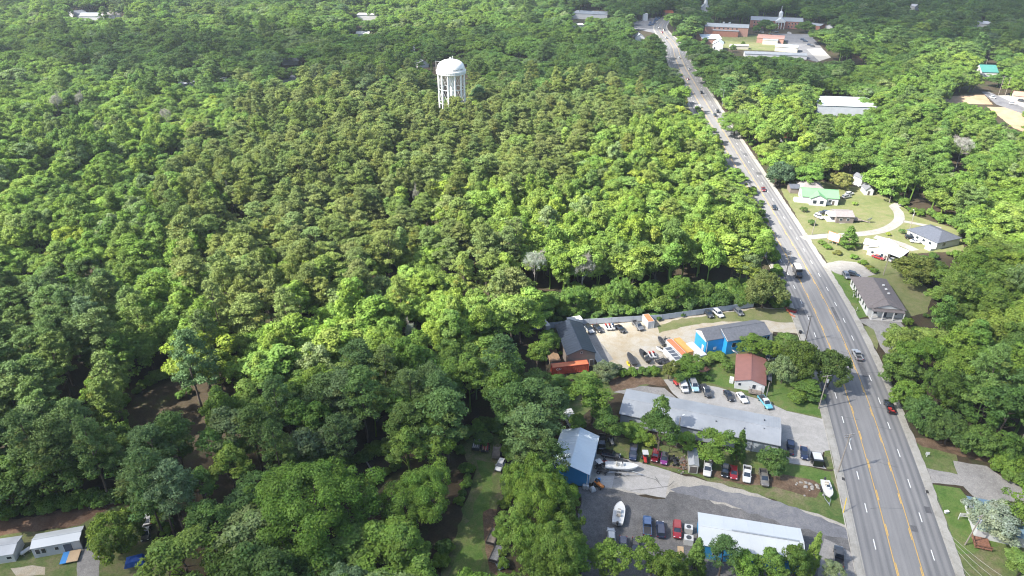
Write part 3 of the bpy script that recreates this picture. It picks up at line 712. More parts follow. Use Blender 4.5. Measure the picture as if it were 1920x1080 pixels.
def utility_pole(label, base, h=11, arms=((0, 2.4),), can=False, rz=0.0, name='utility_pole', mat='pole_wood', lean=(0, 0), lamp=None, r=.17, group='utility poles', guard=False):
    g = P(*base); o = thing(name, label, 'pole', (g.x, g.y, 0), rz, group)
    o.rotation_euler = (R(lean[0]), R(lean[1]), rz)
    mb = MB(); mb.tube((0, 0, -.4), (0, 0, h), r, r*.65, 8); mb.obj('pole', mat, o)
    for dz, wd in arms:
        am = MB(); am.box(0, .2, h-.35-dz, wd, .12, .14); ao = am.obj('crossarm', mat, o)
        ins = MB()
        for x in (-.45, -.15, .2, .45): ins.lathe([(.05, h-.28-dz), (.09, h-.2-dz), (.04, h-.1-dz)], 6, c=(x*wd, .2))
        ins.obj('insulator', 'transformer', ao)
    if can:
        cb = MB(); cb.lathe([(.24, h-2.3), (.27, h-2.25), (.27, h-1.35), (.2, h-1.25)], 10, c=(.42, -.1)); cb.obj('transformer', 'transformer', o)
    if lamp:
        lm = MB(); lm.tube((0, 0, h-.5), (lamp, 0, h+.15), .05, n=6); lm.obj('lamp_arm', 'galvanised', o)
        lh = MB(); lh.loft([rsec(lamp-.1, .1, h+.08, h+.22, .04), rsec(lamp+.3, .17, h+.05, h+.24, .05), rsec(lamp+.65, .1, h+.08, h+.2, .04)]); lh.obj('lamp_head', 'tank_white', o)
    if guard:
        gb = MB(); gb.tube((0, 0, .1), (0, 0, 1.9), r*1.12, r*1.1, 8); gb.obj('pole_guard', 'galvanised', o)
    return o
def fence(label, px, h, mat, name='fence', post=2.4, thick=.05, group=None, rails=False, cat='fence'):
    pts = [P(*p) for p in px]; o = thing(name, label, cat, pts[0], 0, group); o.location.z = 0
    pn = MB(); pk = ('post', h, mat)
    if pk not in _cache: _cache[pk] = MB().box(0, 0, h/2, .11, .11, h+.06).mesh('post', [mat])
    spots = []
    for a, b in zip(pts, pts[1:]):
        a, b = a-pts[0], b-pts[0]; l = (b-a).length; k = max(1, int(l/post)); rz = ang(a, b)
        if rails:
            for z in (h*.45, h*.9): m_ = (a+b)/2; pn.box(m_.x, m_.y, z, l, thick, .12, rz=rz)
        else:
            m_ = (a+b)/2; pn.box(m_.x, m_.y, h/2+.06, l, thick, h-.1, rz=rz)
        for i in range(k+1):
            q = a+(b-a)*(i/k); spots.append((q.x, q.y, rz))
    pn.obj('rail' if rails else 'panel', mat, o)
    for x, y, rz in spots[:100]:
        q = mesh_obj('post', _cache[pk], o); q.location = (x, y, 0); q.rotation_euler = (0, 0, rz)
    return o
# ------------------------------------------------------------------ buildings near the road
V3 = lambda x, y: Vector((x, y, 0))
# dark roofed workshop
o = house('workshop', 'long workshop with charcoal metal gable roof beside the sand yard', 'workshop', P(1064.2, 665.6, 4.5), P(1116, 661, 4.5), 16.8, 4.5, 1.75, 'taupe_wall', 'charcoal_metal_roof', 'y', .3, ribs=1.2,
          wins=[('front', 4.2, 4.9, .5, .5), ('left', 12, 2.2, 1.1, 1.0)], doors=[('right', 3.2, 1.9, 3.4, 3.8), ('right', 9.5, 1.9, 3.4, 3.8), ('front', 7.4, 1.1, 1.0, 2.1)])
o = house('deck_shed', 'low brown wooden deck left of the dark roofed workshop', 'deck', P(1031, 684), P(1051, 682), 6.2, 1.0, 0, 'old_wood', 'wood_deck', 'x', .05)
container('red shipping container with faded orange top before the dark workshop', P(1036, 690.3, 2.6), P(1104.4, 682.8, 2.6), 2.3, 2.6, 'container_red', 'container_orange', text='CAI', end='container_red')
vis([(1026, 684), (1032, 670), (1104, 672), (1110, 690), (1090, 694), (1070, 698), (1046, 702), (1034, 702)])
container('small white storage container with orange top against the grey fence', P(1215.8, 604, 2.6), P(1227.5, 602.5, 2.6), 4.9, 2.6, 'container_white', 'container_orange', doors_end=0)
container('orange topped white container in the sand yard beside an amber one', P(1278.5, 667.5, 2.6), P(1290, 665, 2.6), 9.4, 2.6, 'container_white', 'container_orange')
container('amber topped container between the orange one and the white trailer', P(1291, 661, 2.4), P(1302, 658.5, 2.4), 8.2, 2.4, 'container_amber', 'container_amber')
def box_trailer(label, a, b, depth, h, mat='container_white', roofm=None, name='box_trailer', cat='trailer', panels=0):
    A, B = (a, b) if isinstance(a, Vector) else (P(*a), P(*b)); L = (B-A).length; o = thing(name, label, cat, (A.x, A.y, .08), ang(A, B))
    mb = MB(); mb.loft([[(x, y, z) for x, y in ((.12, 0), (L-.12, 0), (L, .12), (L, depth-.12), (L-.12, depth), (.12, depth), (0, depth-.12), (0, .12))] for z in (.55, h-.1)]); mb.obj('body', mat, o)
    rb = MB(); rb.box(L/2, depth/2, h-.06, L+.04, depth+.04, .12); rb.obj('roof', roofm or mat, o)
    fr = MB(); fr.box(L/2, depth/2, .47, L*.7, depth*.94, .12)
    if depth > L: fr.box(L/2, -.7, .5, .14, 1.4, .12)
    else: fr.box(-.7, depth/2, .5, 1.4, .14, .12)
    fr.obj('chassis', 'dark_trim', o)
    for i in range(panels):
        p = MB(); p.box(L/2, depth*(i+.6)/(panels+.2), h+.06, L*.72, depth/panels*.72, .06); p.obj('roof_panel', 'solar_panel', o)
    for d in (-.4, .4):
        for s in (0, 1):
            q = mesh_obj('wheel', wheel_mesh(.33, .2), o)
            if depth > L: q.location = (.02 if not s else L-.02, depth*.45+d, .33)
            else: q.location = (L*.5+d, .02 if not s else depth-.02, .33); q.rotation_euler = (0, 0, 0)
    vis([proj(*(o.matrix_basis @ Vector((x, y, h*.6)))) [:2] for x, y in ((0, 0), (L, 0), (L, depth), (0, depth))]); return o
box_trailer('white trailer with grey roof panels beside the orange topped container', P(1266, 677, 2.5), P(1281.5, 674, 2.5), 7.4, 2.5, panels=4)
box_trailer('white box trailer at the left end of the blue building', P(1313, 668, 2.7), P(1325.5, 665, 2.7), 7.6, 2.7)
box_trailer('white trailer behind the dark roofed workshop by the fence', P(1067, 617), P(1092, 613), 2.6, 2.8)
box_trailer('white cargo trailer at the back left corner of the dark workshop', P(1023, 625), P(1032, 623), 4.0, 2.6)
box_trailer('pale camper roof behind the blue walled workshop', P(1068, 806), P(1083, 803), 5.0, 2.8)
# blue building in two parts that move together: one thing
lw = P(1327.5, 636, 5); d16 = R(15.5); ux, uy = V3(math.cos(d16), math.sin(d16)), V3(-math.sin(d16), math.cos(d16))
A = P(1364, 639.5, 5)
o = house('long_house', 'long bright blue building with grey shingle roof and white trim', 'building', A, A+ux*14.8, 8.6, 5.0, 1.7, 'azure_wall', 'shingle_grey', 'x', .3,
          wins=[('front', 9.0+i*1.05, 3.9, .7, .95) for i in range(6)]+[('front', 2.5, 3.2, 1.2, 1.4), ('right', 4.3, 3.2, 1.4, 1.4)], doors=[('front', 5.0, 1.3, 1.1, 2.2, 'window_white')])
w2 = MB(); w2.prism([(-5.8, 2.1), (0, 2.1), (0, 8.6), (-5.8, 8.6)], 0, 5.0); local(o, w2, 'wall', 'azure_wall')
w3 = MB(); 
for x in (-5.83,): w3.loft([[(x, 2.1, 4.2), (x, 8.6, 4.2), (x, 8.6, 5), (x, 5.35, 6.6), (x, 2.1, 5)], [(x-.05, 2.1, 4.2), (x-.05, 8.6, 4.2), (x-.05, 8.6, 5), (x-.05, 5.35, 6.6), (x-.05, 2.1, 5)]])
local(o, w3, 'gable_trim', 'white_wall'); w3 = MB(); w3.loft([[(-.03, -.3, 4.75), (-.03, 4.3, 6.55), (-.03, 4.3, 6.95), (-.03, -.3, 5.15)], [(-.12, -.3, 4.75), (-.12, 4.3, 6.55), (-.12, 4.3, 6.95), (-.12, -.3, 5.15)]])
local(o, w3, 'gable_trim', 'white_wall'); w3 = MB(); w3.box(-2.6, 2.02, 1.6, .9, .1, 1.0); local(o, w3, 'window', 'window_white'); w3 = MB(); w3.box(-5.4, 2.05, 2.6, .16, .16, 5)
local(o, w3, 'downpipe', 'white_wall')
r2 = MB()
for y0, y1 in ((1.8, 5.35), (8.9, 5.35)): q = [(-6.1, y0, 4.85), (.02, y0, 4.85), (.02, y1, 6.6), (-6.1, y1, 6.6)]; r2.loft([q, [(x, y, z+.14) for x, y, z in q]])
local(o, r2, 'roof', 'shingle_grey')
d2 = MB(); d2.box(-5.88, 3.6, 1.2, .08, 1.1, 2.3); local(o, d2, 'door', 'window_white')
st = MB()
for i in range(6): st.box(2.2+i*.32, -.7, 1.5-i*.27, .32, 1.1, .1)
st.tube((1.2, -1.2, 2.4), (4.2, -1.2, .9), .05, n=5); local(o, st, 'stairs', 'window_white')
hull([proj(*(V3(A.x, A.y)+ux*x+uy*y+Vector((0, 0, z)))) for x, y, z in ((-5.8, 2.1, 2), (-5.8, 8.6, 5), (-5.8, 5.3, 6.5), (0, 5.3, 6.5), (0, 2, 2))])
# red roofed house
o = house('bungalow', 'white house with reddish brown gable roof on the green lawn', 'house', P(1379, 713, 2.8), P(1435, 722.5, 2.8), 13.4, 2.8, 1.15, 'white_wall', 'red_roof', 'y', .3,
          wins=[('front', 1.3, 1.75, .75, .8, 'window_white'), ('front', 5.2, 1.7, .9, 1.3), ('left', 4, 1.7, 1.2, 1.1), ('left', 9, 1.7, 1.2, 1.1)], doors=[('front', 6.7, 1.2, .9, 2.0, 'window_white')])
dk = MB(); dk.box(5.6, -1.1, .75, 3.4, 2.0, .12)
for x in (4.0, 4.6, 5.2, 5.8, 6.4, 7.1): dk.box(x, -2.05, 1.2, .08, .08, .9)
dk.box(5.6, -2.05, 1.65, 3.3, .08, .1); dk.box(3.95, -1.1, 1.65, .08, 1.9, .1); dk.box(7.2, -1.1, 1.65, .08, 1.9, .1)
for i in range(3): dk.box(7.6+i*.3, -1.2, .55-i*.2, .3, 1.2, .1)
local(o, dk, 'porch', 'old_wood')
ac = MB(); ac.box(-.9, 2.6, .9, 1.1, 1.2, 1.6); local(o, ac, 'air_conditioner', 'window_white')
lt = MB(); q = [(8.1, 4, 2.2), (10.0, 4, 1.9), (10.0, 11, 1.9), (8.1, 11, 2.2)]; lt.loft([q, [(x, y, z+.1) for x, y, z in q]]); local(o, lt, 'lean_to_roof', 'shingle_dark')
for y in (4.2, 7.5, 10.8): pp = MB(); pp.box(9.9, y, .95, .12, .12, 1.9); local(o, pp, 'lean_to_post', 'old_wood')
# long grey metal building
A, B = P(1163, 775.5, 3.6), P(1461.5, 835, 3.6)
o = house('metal_building', 'very long grey metal building with ribbed roof behind the row of parked cars', 'building', A, B, 11.0, 3.6, .85, 'grey_metal_wall', 'grey_metal_roof', 'x', .25, ribs=.62,
          doors=[('right', 5.5, 1.8, 3.2, 3.0, 'slate_blue_roof'), ('front', 3, 1.2, 1.0, 2.1)])
gt = MB(); gt.box(20, -.33, 3.5, 40.2, .14, .16)
for x in (.1, 12.5, 26.0, 33.5, 39.7): gt.tube((x, -.2, 0), (x, -.2, 3.5), .07, n=6)
local(o, gt, 'gutter', 'dark_trim')
for x, y in ((24.2, 3.6), (31.2, 3.0), (36, 4.4), (36, 8)): vt = MB(); vt.lathe([(.12, 3.9), (.12, 4.5), (.2, 4.55)], 8, c=(x, y)); local(o, vt, 'roof_vent', 'dark_trim')
# blue walled workshop
A, B = V3(9.2, 128.0), V3(18.0, 125.6)
o = house('workshop', 'workshop with bright blue front wall and pale blue metal roof beside the white boat', 'workshop', A, B, 13.7, 4.2, 1.6, 'bright_blue_wall', 'pale_blue_roof', 'y', .3, ribs=1.0, th=.12,
          wins=[('front', 2.5, 2.0, 1.2, 1.0)], doors=[('right', 2.6, 1.9, 3.4, 3.6, 'container_white'), ('right', 7.4, 1.9, 3.4, 3.6, 'container_white'), ('right', 11.6, 1.2, 1.0, 2.1, 'window_white')])
vis([(1072, 872), (1104, 886), (1106, 916), (1086, 918), (1076, 905)])
dp = MB(); dp.box(8.86, -.08, 2.1, .16, .12, 4.2); dp.tube((8.95, .5, .1), (8.95, .5, 4), .06, n=6); local(o, dp, 'downpipe', 'window_white')
# white roofed building at the bottom
A = P(1311.7, 1020, 4.0); u_ = V3(math.cos(R(-12.5)), math.sin(R(-12.5)))
o = house('metal_building', 'metal building with blue walls and shiny white roof at the bottom of the lot', 'building', A, A+u_*20.9, 8.7, 4.0, .8, 'bright_blue_wall', 'white_metal_roof', 'x', .25, ribs=2.6, th=.1,
          doors=[('left', 4.0, 1.9, 3.0, 3.6), ('right', 4.3, 1.2, 1.0, 2.1, 'window_white')], wins=[('front', 3.5, 2, 1.2, 1.0), ('front', 9, 2, 1.2, 1)])
rc = MB(); rc.box(13.4, 4.35, 4.98, 13.6, .34, .1); local(o, rc, 'ridge_cap', 'galvanised')
# brown roofed building with porch
A, B = P(1629, 575.6, 3.4), P(1696.5, 580.6, 3.4)
o = house('office_building', 'white office building with large brown shingle roof and pillared porch by the road', 'building', A, B, 21.8, 3.4, 2.0, 'white_wall', 'shingle_brown', 'y', .5, hip=4.0,
          wins=[('left', 2.5+i*2.9, 1.9, 1.1, 1.5) for i in range(7)]+[('front', 2.4, 1.8, 1.2, 1.4), ('front', 8.8, 1.8, 1.2, 1.4)], doors=[('front', 5.5, 1.2, 1.3, 2.3, 'shingle_dark')])
pr = MB(); q = [(.6, -2.6, 3.25), (10.8, -2.6, 3.25), (10.8, .2, 3.6), (.6, .2, 3.6)]; pr.loft([q, [(x, y, z+.14) for x, y, z in q]]); local(o, pr, 'porch_roof', 'shingle_brown')
pd = MB(); pd.loft([[(1.4, -.9, 3.75), (10, -.9, 3.75), (5.7, -.9, 5.1)], [(1.4, 2.2, 3.75), (10, 2.2, 3.75), (5.7, 3.4, 5.1)]]); local(o, pd, 'pediment', 'white_wall')
pq = MB()
for s in (0, 1):
    a, b = ((1.1, 5.7) if not s else (10.3, 5.7)); q = [(a, -1.2, 3.72), (b, -1.2, 5.2), (b, 3.6, 5.2), (a, 2.3, 3.72)]; pq.loft([q, [(x, y, z+.12) for x, y, z in q]])
local(o, pq, 'pediment_roof', 'shingle_brown')
for x in (.8, 4.1, 7.4, 10.6):
    p_ = MB(); p_.box(x, -2.4, 1.65, .3, .3, 3.3); local(o, p_, 'pillar', 'white_wall')
pf = MB(); pf.box(5.7, -1.4, .12, 10.6, 2.8, .16); local(o, pf, 'porch_floor', 'pale_concrete')
for x, y in ((8.2, 8), (8.2, 11), (8.2, 14)):
    v_ = MB(); v_.box(x, y, 4.9, .7, .5, .35); local(o, v_, 'roof_vent', 'window_white')
# houses on the dry lawn
o = house('house', 'white house with hipped taupe roof behind the green roofed house', 'house', P(1503, 353.5, 3), P(1545, 355, 3), 9.5, 3.0, 2.0, 'white_wall', 'shingle_taupe', 'x', .4, hip=3.6, wins=[('front', 6, 1.7, 1.2, 1.2), ('front', 8.5, 1.7, 1.2, 1.2)])
o = house('carport', 'dark roofed carport joined to the white house with taupe roof', 'carport', P(1483, 353, 2.6), P(1500, 353.5, 2.6), 6, 2.6, .9, 'taupe_wall', 'shingle_dark', 'x', .3)
A, B = P(1505, 367.5, 3.4), P(1573, 372.5, 3.4)
o = house('house', 'white house with light green metal roof facing the road', 'house', A, B, 10.6, 3.4, 2.1, 'white_wall', 'green_roof', 'x', .35,
          wins=[('front', 5.2, 1.8, 1.4, 1.5), ('front', 8.6, 1.8, 1.4, 1.5), ('front', 12.2, 1.9, 1.2, 1.2), ('left', 5, 1.8, 1.2, 1.4)], doors=[('front', 13.6, 1.2, 1.0, 2.1)])
cg = MB(); cg.prism([(3.2, -2.2), (10.2, -2.2), (10.2, .1), (3.2, .1)], 0, 3.3); cg.loft([[(3.2, -2.2, 3.3), (10.2, -2.2, 3.3), (6.7, -2.2, 5.1)], [(3.2, 0, 3.3), (10.2, 0, 3.3), (6.7, 0, 5.1)]]); local(o, cg, 'front_wing', 'white_wall')
cr2 = MB()
for a in (2.9, 10.5): q = [(a, -2.5, 3.2), (6.7, -2.5, 5.15), (6.7, 4.6, 5.15), (a, .6, 3.2)]; cr2.loft([q, [(x, y, z+.13) for x, y, z in q]])
local(o, cr2, 'wing_roof', 'green_roof')
for x in (5.2, 8.2): wn = MB(); wn.box(x, -2.24, 1.8, 1.5, .1, 1.5); local(o, wn, 'window', 'glass')
sp = MB(); sp.box(-1.6, 2, .5, 3, 3.4, .9); sp.box(-1.6, 2, 1.5, 3, .08, 1.0); local(o, sp, 'porch', 'window_white')
o = house('cottage', 'small white cottage with gable front in the trees behind the parked cars', 'cottage', P(1621, 366), P(1636, 366.5), 6, 2.6, 1.6, 'white_wall', 'shingle_grey', 'y', .25, doors=[('front', 1.6, 1.1, 1, 2)])
o = house('garage', 'taller white outbuilding behind the small white cottage', 'outbuilding', P(1613, 352), P(1622, 351), 6, 4.4, 1.2, 'white_wall', 'shingle_grey', 'y', .25)
A, B = P(1569, 406, 3), P(1602, 407, 3)
o = house('house', 'small grey house with pale grey roof and white porch on the dry lawn', 'house', A, B, 8.2, 3.0, 1.2, 'taupe_wall', 'shingle_taupe', 'x', .3, wins=[('front', 2, 1.7, 1, 1), ('front', 5, 1.7, 1, 1)])
pb = MB(); pb.loft([[(-.05, 1, 2.6), (-.05, 6, 2.6), (-.05, 3.5, 4.2)], [(-3, 1, 2.6), (-3, 6, 2.6), (-3, 3.5, 4.2)]])
for y in (1.2, 5.8): pb.box(-2.8, y, 1.3, .2, .2, 2.6)
pb.box(-1.6, 3.5, .3, 3.2, 5.2, .5); local(o, pb, 'porch', 'white_wall')
rp = MB(); rp.box(9.2, 3, .9, 3.2, 3.6, .12)
for i in range(7): rp.box(7.8+i*.5, 1.3, 1.3, .08, .08, 1.6)
rp.loft([[(10.8, 2, .8), (10.8, 3.2, .8), (10.8, 3.2, .9), (10.8, 2, .9)], [(15, 1, .1), (15, 2.2, .1), (15, 2.2, .2), (15, 1, .2)]]); rp.box(9.2, 1.3, 2.0, 3.4, .07, .1); local(o, rp, 'deck', 'old_wood')
A, B = P(1628, 463.5, 3.2), P(1666, 475, 3.2)
o = house('house', 'white house with shiny white metal roof and dark carport', 'house', A, B, 9.5, 3.2, 1.8, 'cream_wall', 'white_metal_roof', 'y', .4, wins=[('front', 2, 1.7, 1, 1), ('front', 5.6, 1.7, 1, 1.2), ('left', 4, 1.7, 1, 1)], doors=[('front', 7, 1.1, .9, 2)])
cp = MB(); q = [(7.9, .2, 3.0), (12.2, .2, 2.6), (12.2, 9.5, 2.6), (7.9, 9.5, 3.0)]; cp.loft([q, [(x, y, z+.1) for x, y, z in q]]); local(o, cp, 'carport_roof', 'white_metal_roof')
for y in (.4, 5, 9.3): p_ = MB(); p_.box(12, y, 1.3, .14, .14, 2.6); local(o, p_, 'carport_post', 'old_wood')
cw = MB(); cw.box(10, 9.4, 1.3, 4.2, .1, 2.6); local(o, cw, 'carport_wall', 'maroon_paint')
o = house('shed', 'shed with bright white roof behind the white metal roofed house', 'shed', P(1620, 457, 2.6), P(1648, 463, 2.6), 6, 2.6, .9, 'cream_wall', 'white_metal_roof', 'x', .3)
A, B = V3(168.9, 256.5), V3(180.8, 261.4)
o = house('bungalow', 'long white bungalow with hipped dark grey roof on the right', 'house', A, B, 14.0, 3.2, 2.2, 'white_wall', 'shingle_dark', 'y', .45, hip=4.5, wins=[('left', 3+i*3, 1.7, 1.2, 1.1) for i in range(4)]+[('front', 4, 1.7, 1.6, 1.2)])
sb = MB(); sb.box(-1.6, 1.2, .45, 3.0, 2.6, .8); sb.box(-2.9, 1.2, 1.3, .1, 2.6, .9); local(o, sb, 'porch', 'window_white')
# mobile home and sheds at the bottom left
A, B = P(57.5, 1029, 2.9), P(148.5, 1012.5, 2.9)
o = house('mobile_home', 'mobile home with shiny white roof, blue grey wall and white framed windows', 'mobile home', A, B, 3.9, 2.9, .55, 'grey_metal_wall', 'white_metal_roof', 'x', .15, th=.1,
          wins=[('front', 1.0, 1.75, .8, 1.3), ('front', 2.1, 1.75, .8, 1.3), ('front', 4.6, 1.75, .7, .8)], doors=[('front', 6.7, 1.4, 1.6, 2.1, 'shingle_dark')])
dk = MB(); dk.box(8.0, -1.9, .55, 2.2, 3.2, .12); local(o, dk, 'deck', 'plywood'); bm_ = MB(); bm_.box(6.3, -1.9, .5, 1.3, 3.2, .1); local(o, bm_, 'ramp', 'blue_mat')
fr_ = MB(); fr_.box(9.4, 1.95, 1.7, .1, 4.1, 3.2); local(o, fr_, 'end_trim', 'dark_trim')
o = house('shed', 'white shed with grey roof at the left edge of the photo', 'shed', P(-30, 1062), P(30.5, 1053), 4.6, 2.4, .5, 'white_wall', 'faded_roof', 'x', .25, wins=[('front', 5.2, 1.4, .9, .6)])
fence('grey rail fence between the pines and the red soil bank', [(168, 956), (230, 944)], 1.3, 'old_wood', 'rail_fence', rails=True)
# house under the flowering tree, bottom right
A = V3(101.0, 110.5); u_ = V3(math.cos(R(-18)), math.sin(R(-18)))
o = house('house', 'house with slate blue roof half hidden by the flowering tree', 'house', A, A+u_*13, 9.5, 2.9, 1.5, 'white_wall', 'slate_blue_roof', 'x', .35, wins=[('left', 7.6, 1.6, 1.0, .7)], vpad=False)
vis([(1812, 938), (1826, 936), (1842, 975), (1832, 980)]); vis([(1800, 950), (1816, 950), (1825, 1040), (1800, 1040)])
dk = MB(); dk.box(.8, -1.9, .6, 3.2, 3.4, .12)
for x in (-.8, .8, 2.4): dk.box(x, -3.55, .9, .1, .1, 1.0)
dk.box(.8, -3.55, 1.35, 3.3, .08, .3); dk.box(-.8, -1.9, 1.2, .08, 3.3, .3); local(o, dk, 'deck', 'rust')
# ------------------------------------------------------------------ fences and walls
fence('long grey metal fence along the wood edge behind the sand yard', [(990, 620), (1032, 615.5), (1090, 609), (1240, 600), (1330, 587.5), (1412, 576)], 2.1, 'fence_grey', 'metal_fence')
vis([(997, 609), (1240, 589), (1407, 567), (1410, 577), (1240, 601), (1000, 620)])
fence('low grey block wall below the boats of the sand yard', [(1152, 700), (1200, 696), (1250, 690)], 1.1, 'concrete_block', 'block_wall', cat='wall', post=3.5, thick=.2)
fence('low wooden rail fence between the red roofed house and the blue building', [(1300, 688), (1352, 668)], 1.2, 'old_wood', 'garden_fence', rails=True)
fence('short white rail fence near the road end of the yard fence', [(1470, 576), (1482, 592), (1490, 596)], .7, 'container_orange', 'rail_fence', rails=True)
o = thing('planter', 'dark red planter box by the road beside the white rail', 'planter', P(1484, 584), .9); pb = MB(); pb.box(0, 0, .45, 1.6, 3.2, .9); pb.obj('box', 'maroon_paint', o); ps = MB(); ps.box(0, 0, .92, 1.3, 2.9, .1); ps.obj('soil', 'forest_floor', o)
# ------------------------------------------------------------------ water tower
ty = 425.0; tx = (847-960)/FPX*(ty*CO+(H-25)*SI)
o = thing('water_tower', 'white water tower on tubular legs rising from the pines', 'water tower', (tx, ty, 0))
tk = MB(); tk.lathe([(.2, 33.0), (4, 33.0), (7.4, 33.6), (8.1, 34.6), (8.2, 36.0), (8.0, 37.6), (7.4, 39.2), (6.4, 40.3), (4.8, 41.2), (2.6, 41.8), (.15, 42.1)], 40); local(o, tk, 'tank', 'tank_white', smooth=True)
bc = MB(); bc.lathe([(8.1, 34.3), (8.75, 34.3), (8.75, 34.5), (8.1, 34.5)], 40)
bc.lathe([(8.7, 35.35), (8.78, 35.35), (8.78, 36.0), (8.7, 36.0)], 40)
for k in range(20): t = k*math.pi/10; bc.tube((8.74*math.cos(t), 8.74*math.sin(t), 34.5), (8.74*math.cos(t), 8.74*math.sin(t), 35.9), .06, n=4)
local(o, bc, 'balcony', 'tank_white')
rs = MB(); rs.lathe([(1.3, 0), (1.3, 31.5), (2.4, 33.2)], 16); local(o, rs, 'riser_pipe', 'tank_white')
leg = MB(); leg.tube((7.75, 0, 0), (7.75, 0, 34.2), .5, .5, 12); lm_ = leg.mesh('leg', ['tank_white'])
NL = 12
for k in range(NL):
    q = mesh_obj('leg', lm_, o); q.rotation_euler = (0, 0, 2*math.pi*(k+.65)/NL)
br = MB()
for z in (17.5, 25.5):
    for k in range(NL):
        a, b = [(7.75*math.cos(2*math.pi*(j+.65)/NL), 7.75*math.sin(2*math.pi*(j+.65)/NL)) for j in (k, k+1)]; br.tube((*a, z), (*b, z), .2, n=6)
for z0, z1 in ((.5, 17.3), (17.7, 25.3), (25.7, 33.6)):
    for k in range(NL):
        a, b = [(7.75*math.cos(2*math.pi*(j+.65)/NL), 7.75*math.sin(2*math.pi*(j+.65)/NL)) for j in (k, k+1)]; br.tube((*a, z0), (*b, z1), .07, n=4); br.tube((*b, z0), (*a, z1), .07, n=4)
local(o, br, 'bracing', 'tank_white')
ld = MB(); ld.tube((-8.6, 0, 34.5), (-8.6, 0, 41), .07, n=5); ld.tube((-8.6, 0, 41), (-6.2, 0, 40.6), .06, n=5); ld.lathe([(.5, 42.4), (.5, 43.0), (.1, 43.2)], 10); ld.tube((1.2, 0, 42.2), (1.2, 0, 43.8), .12, n=5); local(o, ld, 'ladder', 'tank_white')
for txt, zz, sz, a0 in (('MONTI CITY', 36.9, 1.25, -52), ('TW', 35.6, .9, -46)):
    t_ = text_mesh(txt, sz, o, 'lettering', 'sign_black', (0, 0, 0), (0, 0, 0), .02)
    rr_ = 8.0 if zz > 36 else 8.2
    for v in t_.data.vertices:
        x, y, z = v.co; th = R(a0)+x/rr_; rad = rr_+z+.12-.0*y; v.co = (rad*math.cos(th), rad*math.sin(th), zz+y)
vis([(816, 150), (818, 120), (830, 108), (847, 105), (865, 108), (876, 122), (877, 150), (872, 176), (823, 176)])
# ------------------------------------------------------------------ far buildings
A, B = V3(200.7, 779), V3(242.2, 766.5)
o = house('school_building', 'brick school block with pale metal roof and lower middle front', 'school', A, B, 17, 8.6, 2.2, 'brick_pink', 'flat_roof_grey', 'x', .4, wins=[('front', 10+i*4.4, 7.2, 1.3, 1.1, 'dark_trim') for i in range(6)])
an = MB(); an.prism([(8.5, -5.5), (34, -5.5), (34, .02), (8.5, .02)], 0, 5.6); local(o, an, 'front_annex', 'brick_wall'); ar = MB(); ar.box(21.2, -2.8, 5.8, 26.3, 6.2, .35); local(o, ar, 'annex_roof', 'flat_roof_grey')
for x in (18, 24): hv = MB(); hv.box(x, 9, 11.3, 2.2, 2.2, 1.8); local(o, hv, 'roof_unit', 'galvanised')
def far(name, lab, cat, a, b, dep, h, rise, wall, roof, ridge='x', **k): return house(name, lab, cat, P(*a), P(*b), dep, h, rise, wall, roof, ridge, **k)
far('hall', 'hall with broad white roof in front of the brick school block', 'hall', (1316, 82), (1352, 82), 26, 4.5, 2.2, 'brick_pink', 'white_metal_roof')
far('hall', 'white gable fronted building beside the school lawn', 'building', (1335, 95), (1354, 96), 14, 6, 3.0, 'white_wall', 'white_metal_roof', 'y', wins=[('front', 2, 2.5, 1.2, 1.6)])
far('shed', 'long low tan roofed shed on the school lawn', 'shed', (1369, 92.5), (1403, 93), 7, 3.2, .9, 'cream_wall', 'cream_wall')
o = far('school_building', 'low flat roofed brick classroom block', 'school', (1418, 80), (1468, 83), 22, 4.6, 0, 'brick_pink', 'brick_pink')
an = MB(); an.prism([(6, -8), (20, -8), (20, .02), (6, .02)], 0, 4.2); local(o, an, 'annex', 'cream_wall'); ar = MB(); ar.box(13, -4, 4.3, 14.4, 8.4, .3); local(o, ar, 'annex_roof', 'flat_roof_grey')
o = far('classroom_building', 'long tan building with grey roof beside the school parking lot', 'building', (1452, 96), (1494, 99), 12, 4.2, 1.6, 'cream_wall', 'flat_roof_grey')
ga = MB(); ga.loft([[(12, -3, 0), (20, -3, 0), (20, -3, 3), (16, -3, 5), (12, -3, 3)], [(12, 0, 0), (20, 0, 0), (20, 0, 3), (16, 0, 5), (12, 0, 3)]]); local(o, ga, 'entrance_gable', 'cream_wall')
far('classroom_building', 'long low grey roofed building at the near edge of the school grounds', 'building', (1396, 108), (1512, 112), 11, 3.4, 1.2, 'white_wall', 'flat_roof_grey')
A, B = P(1406, 51), P(1503, 55)
o = house('school_building', 'long brick school with white portico and cupola spire', 'school', A, B, 20, 7.6, 2.6, 'brick_wall', 'flat_roof_grey', 'x', .4, wins=[('front', 4+i*3.3, z, 1.4, 1.7) for i in (0, 1, 2, 3, 11, 12, 13, 14) for z in (2.2, 5.4)])
Lx = o['_dims'][0]*.57
pt = MB(); pt.prism([(Lx-5, -5), (Lx+5, -5), (Lx+5, 0), (Lx-5, 0)], 6.6, 7.6); pt.loft([[(Lx-5.4, -5.2, 7.6), (Lx+5.4, -5.2, 7.6), (Lx, -5.2, 11)], [(Lx-5.4, 6, 7.6), (Lx+5.4, 6, 7.6), (Lx, 6, 11)]]); local(o, pt, 'portico', 'white_wall')
for i in range(4): c_ = MB(); c_.tube((Lx-4.4+i*2.93, -4.6, 0), (Lx-4.4+i*2.93, -4.6, 6.6), .4, n=10); local(o, c_, 'column', 'white_wall')
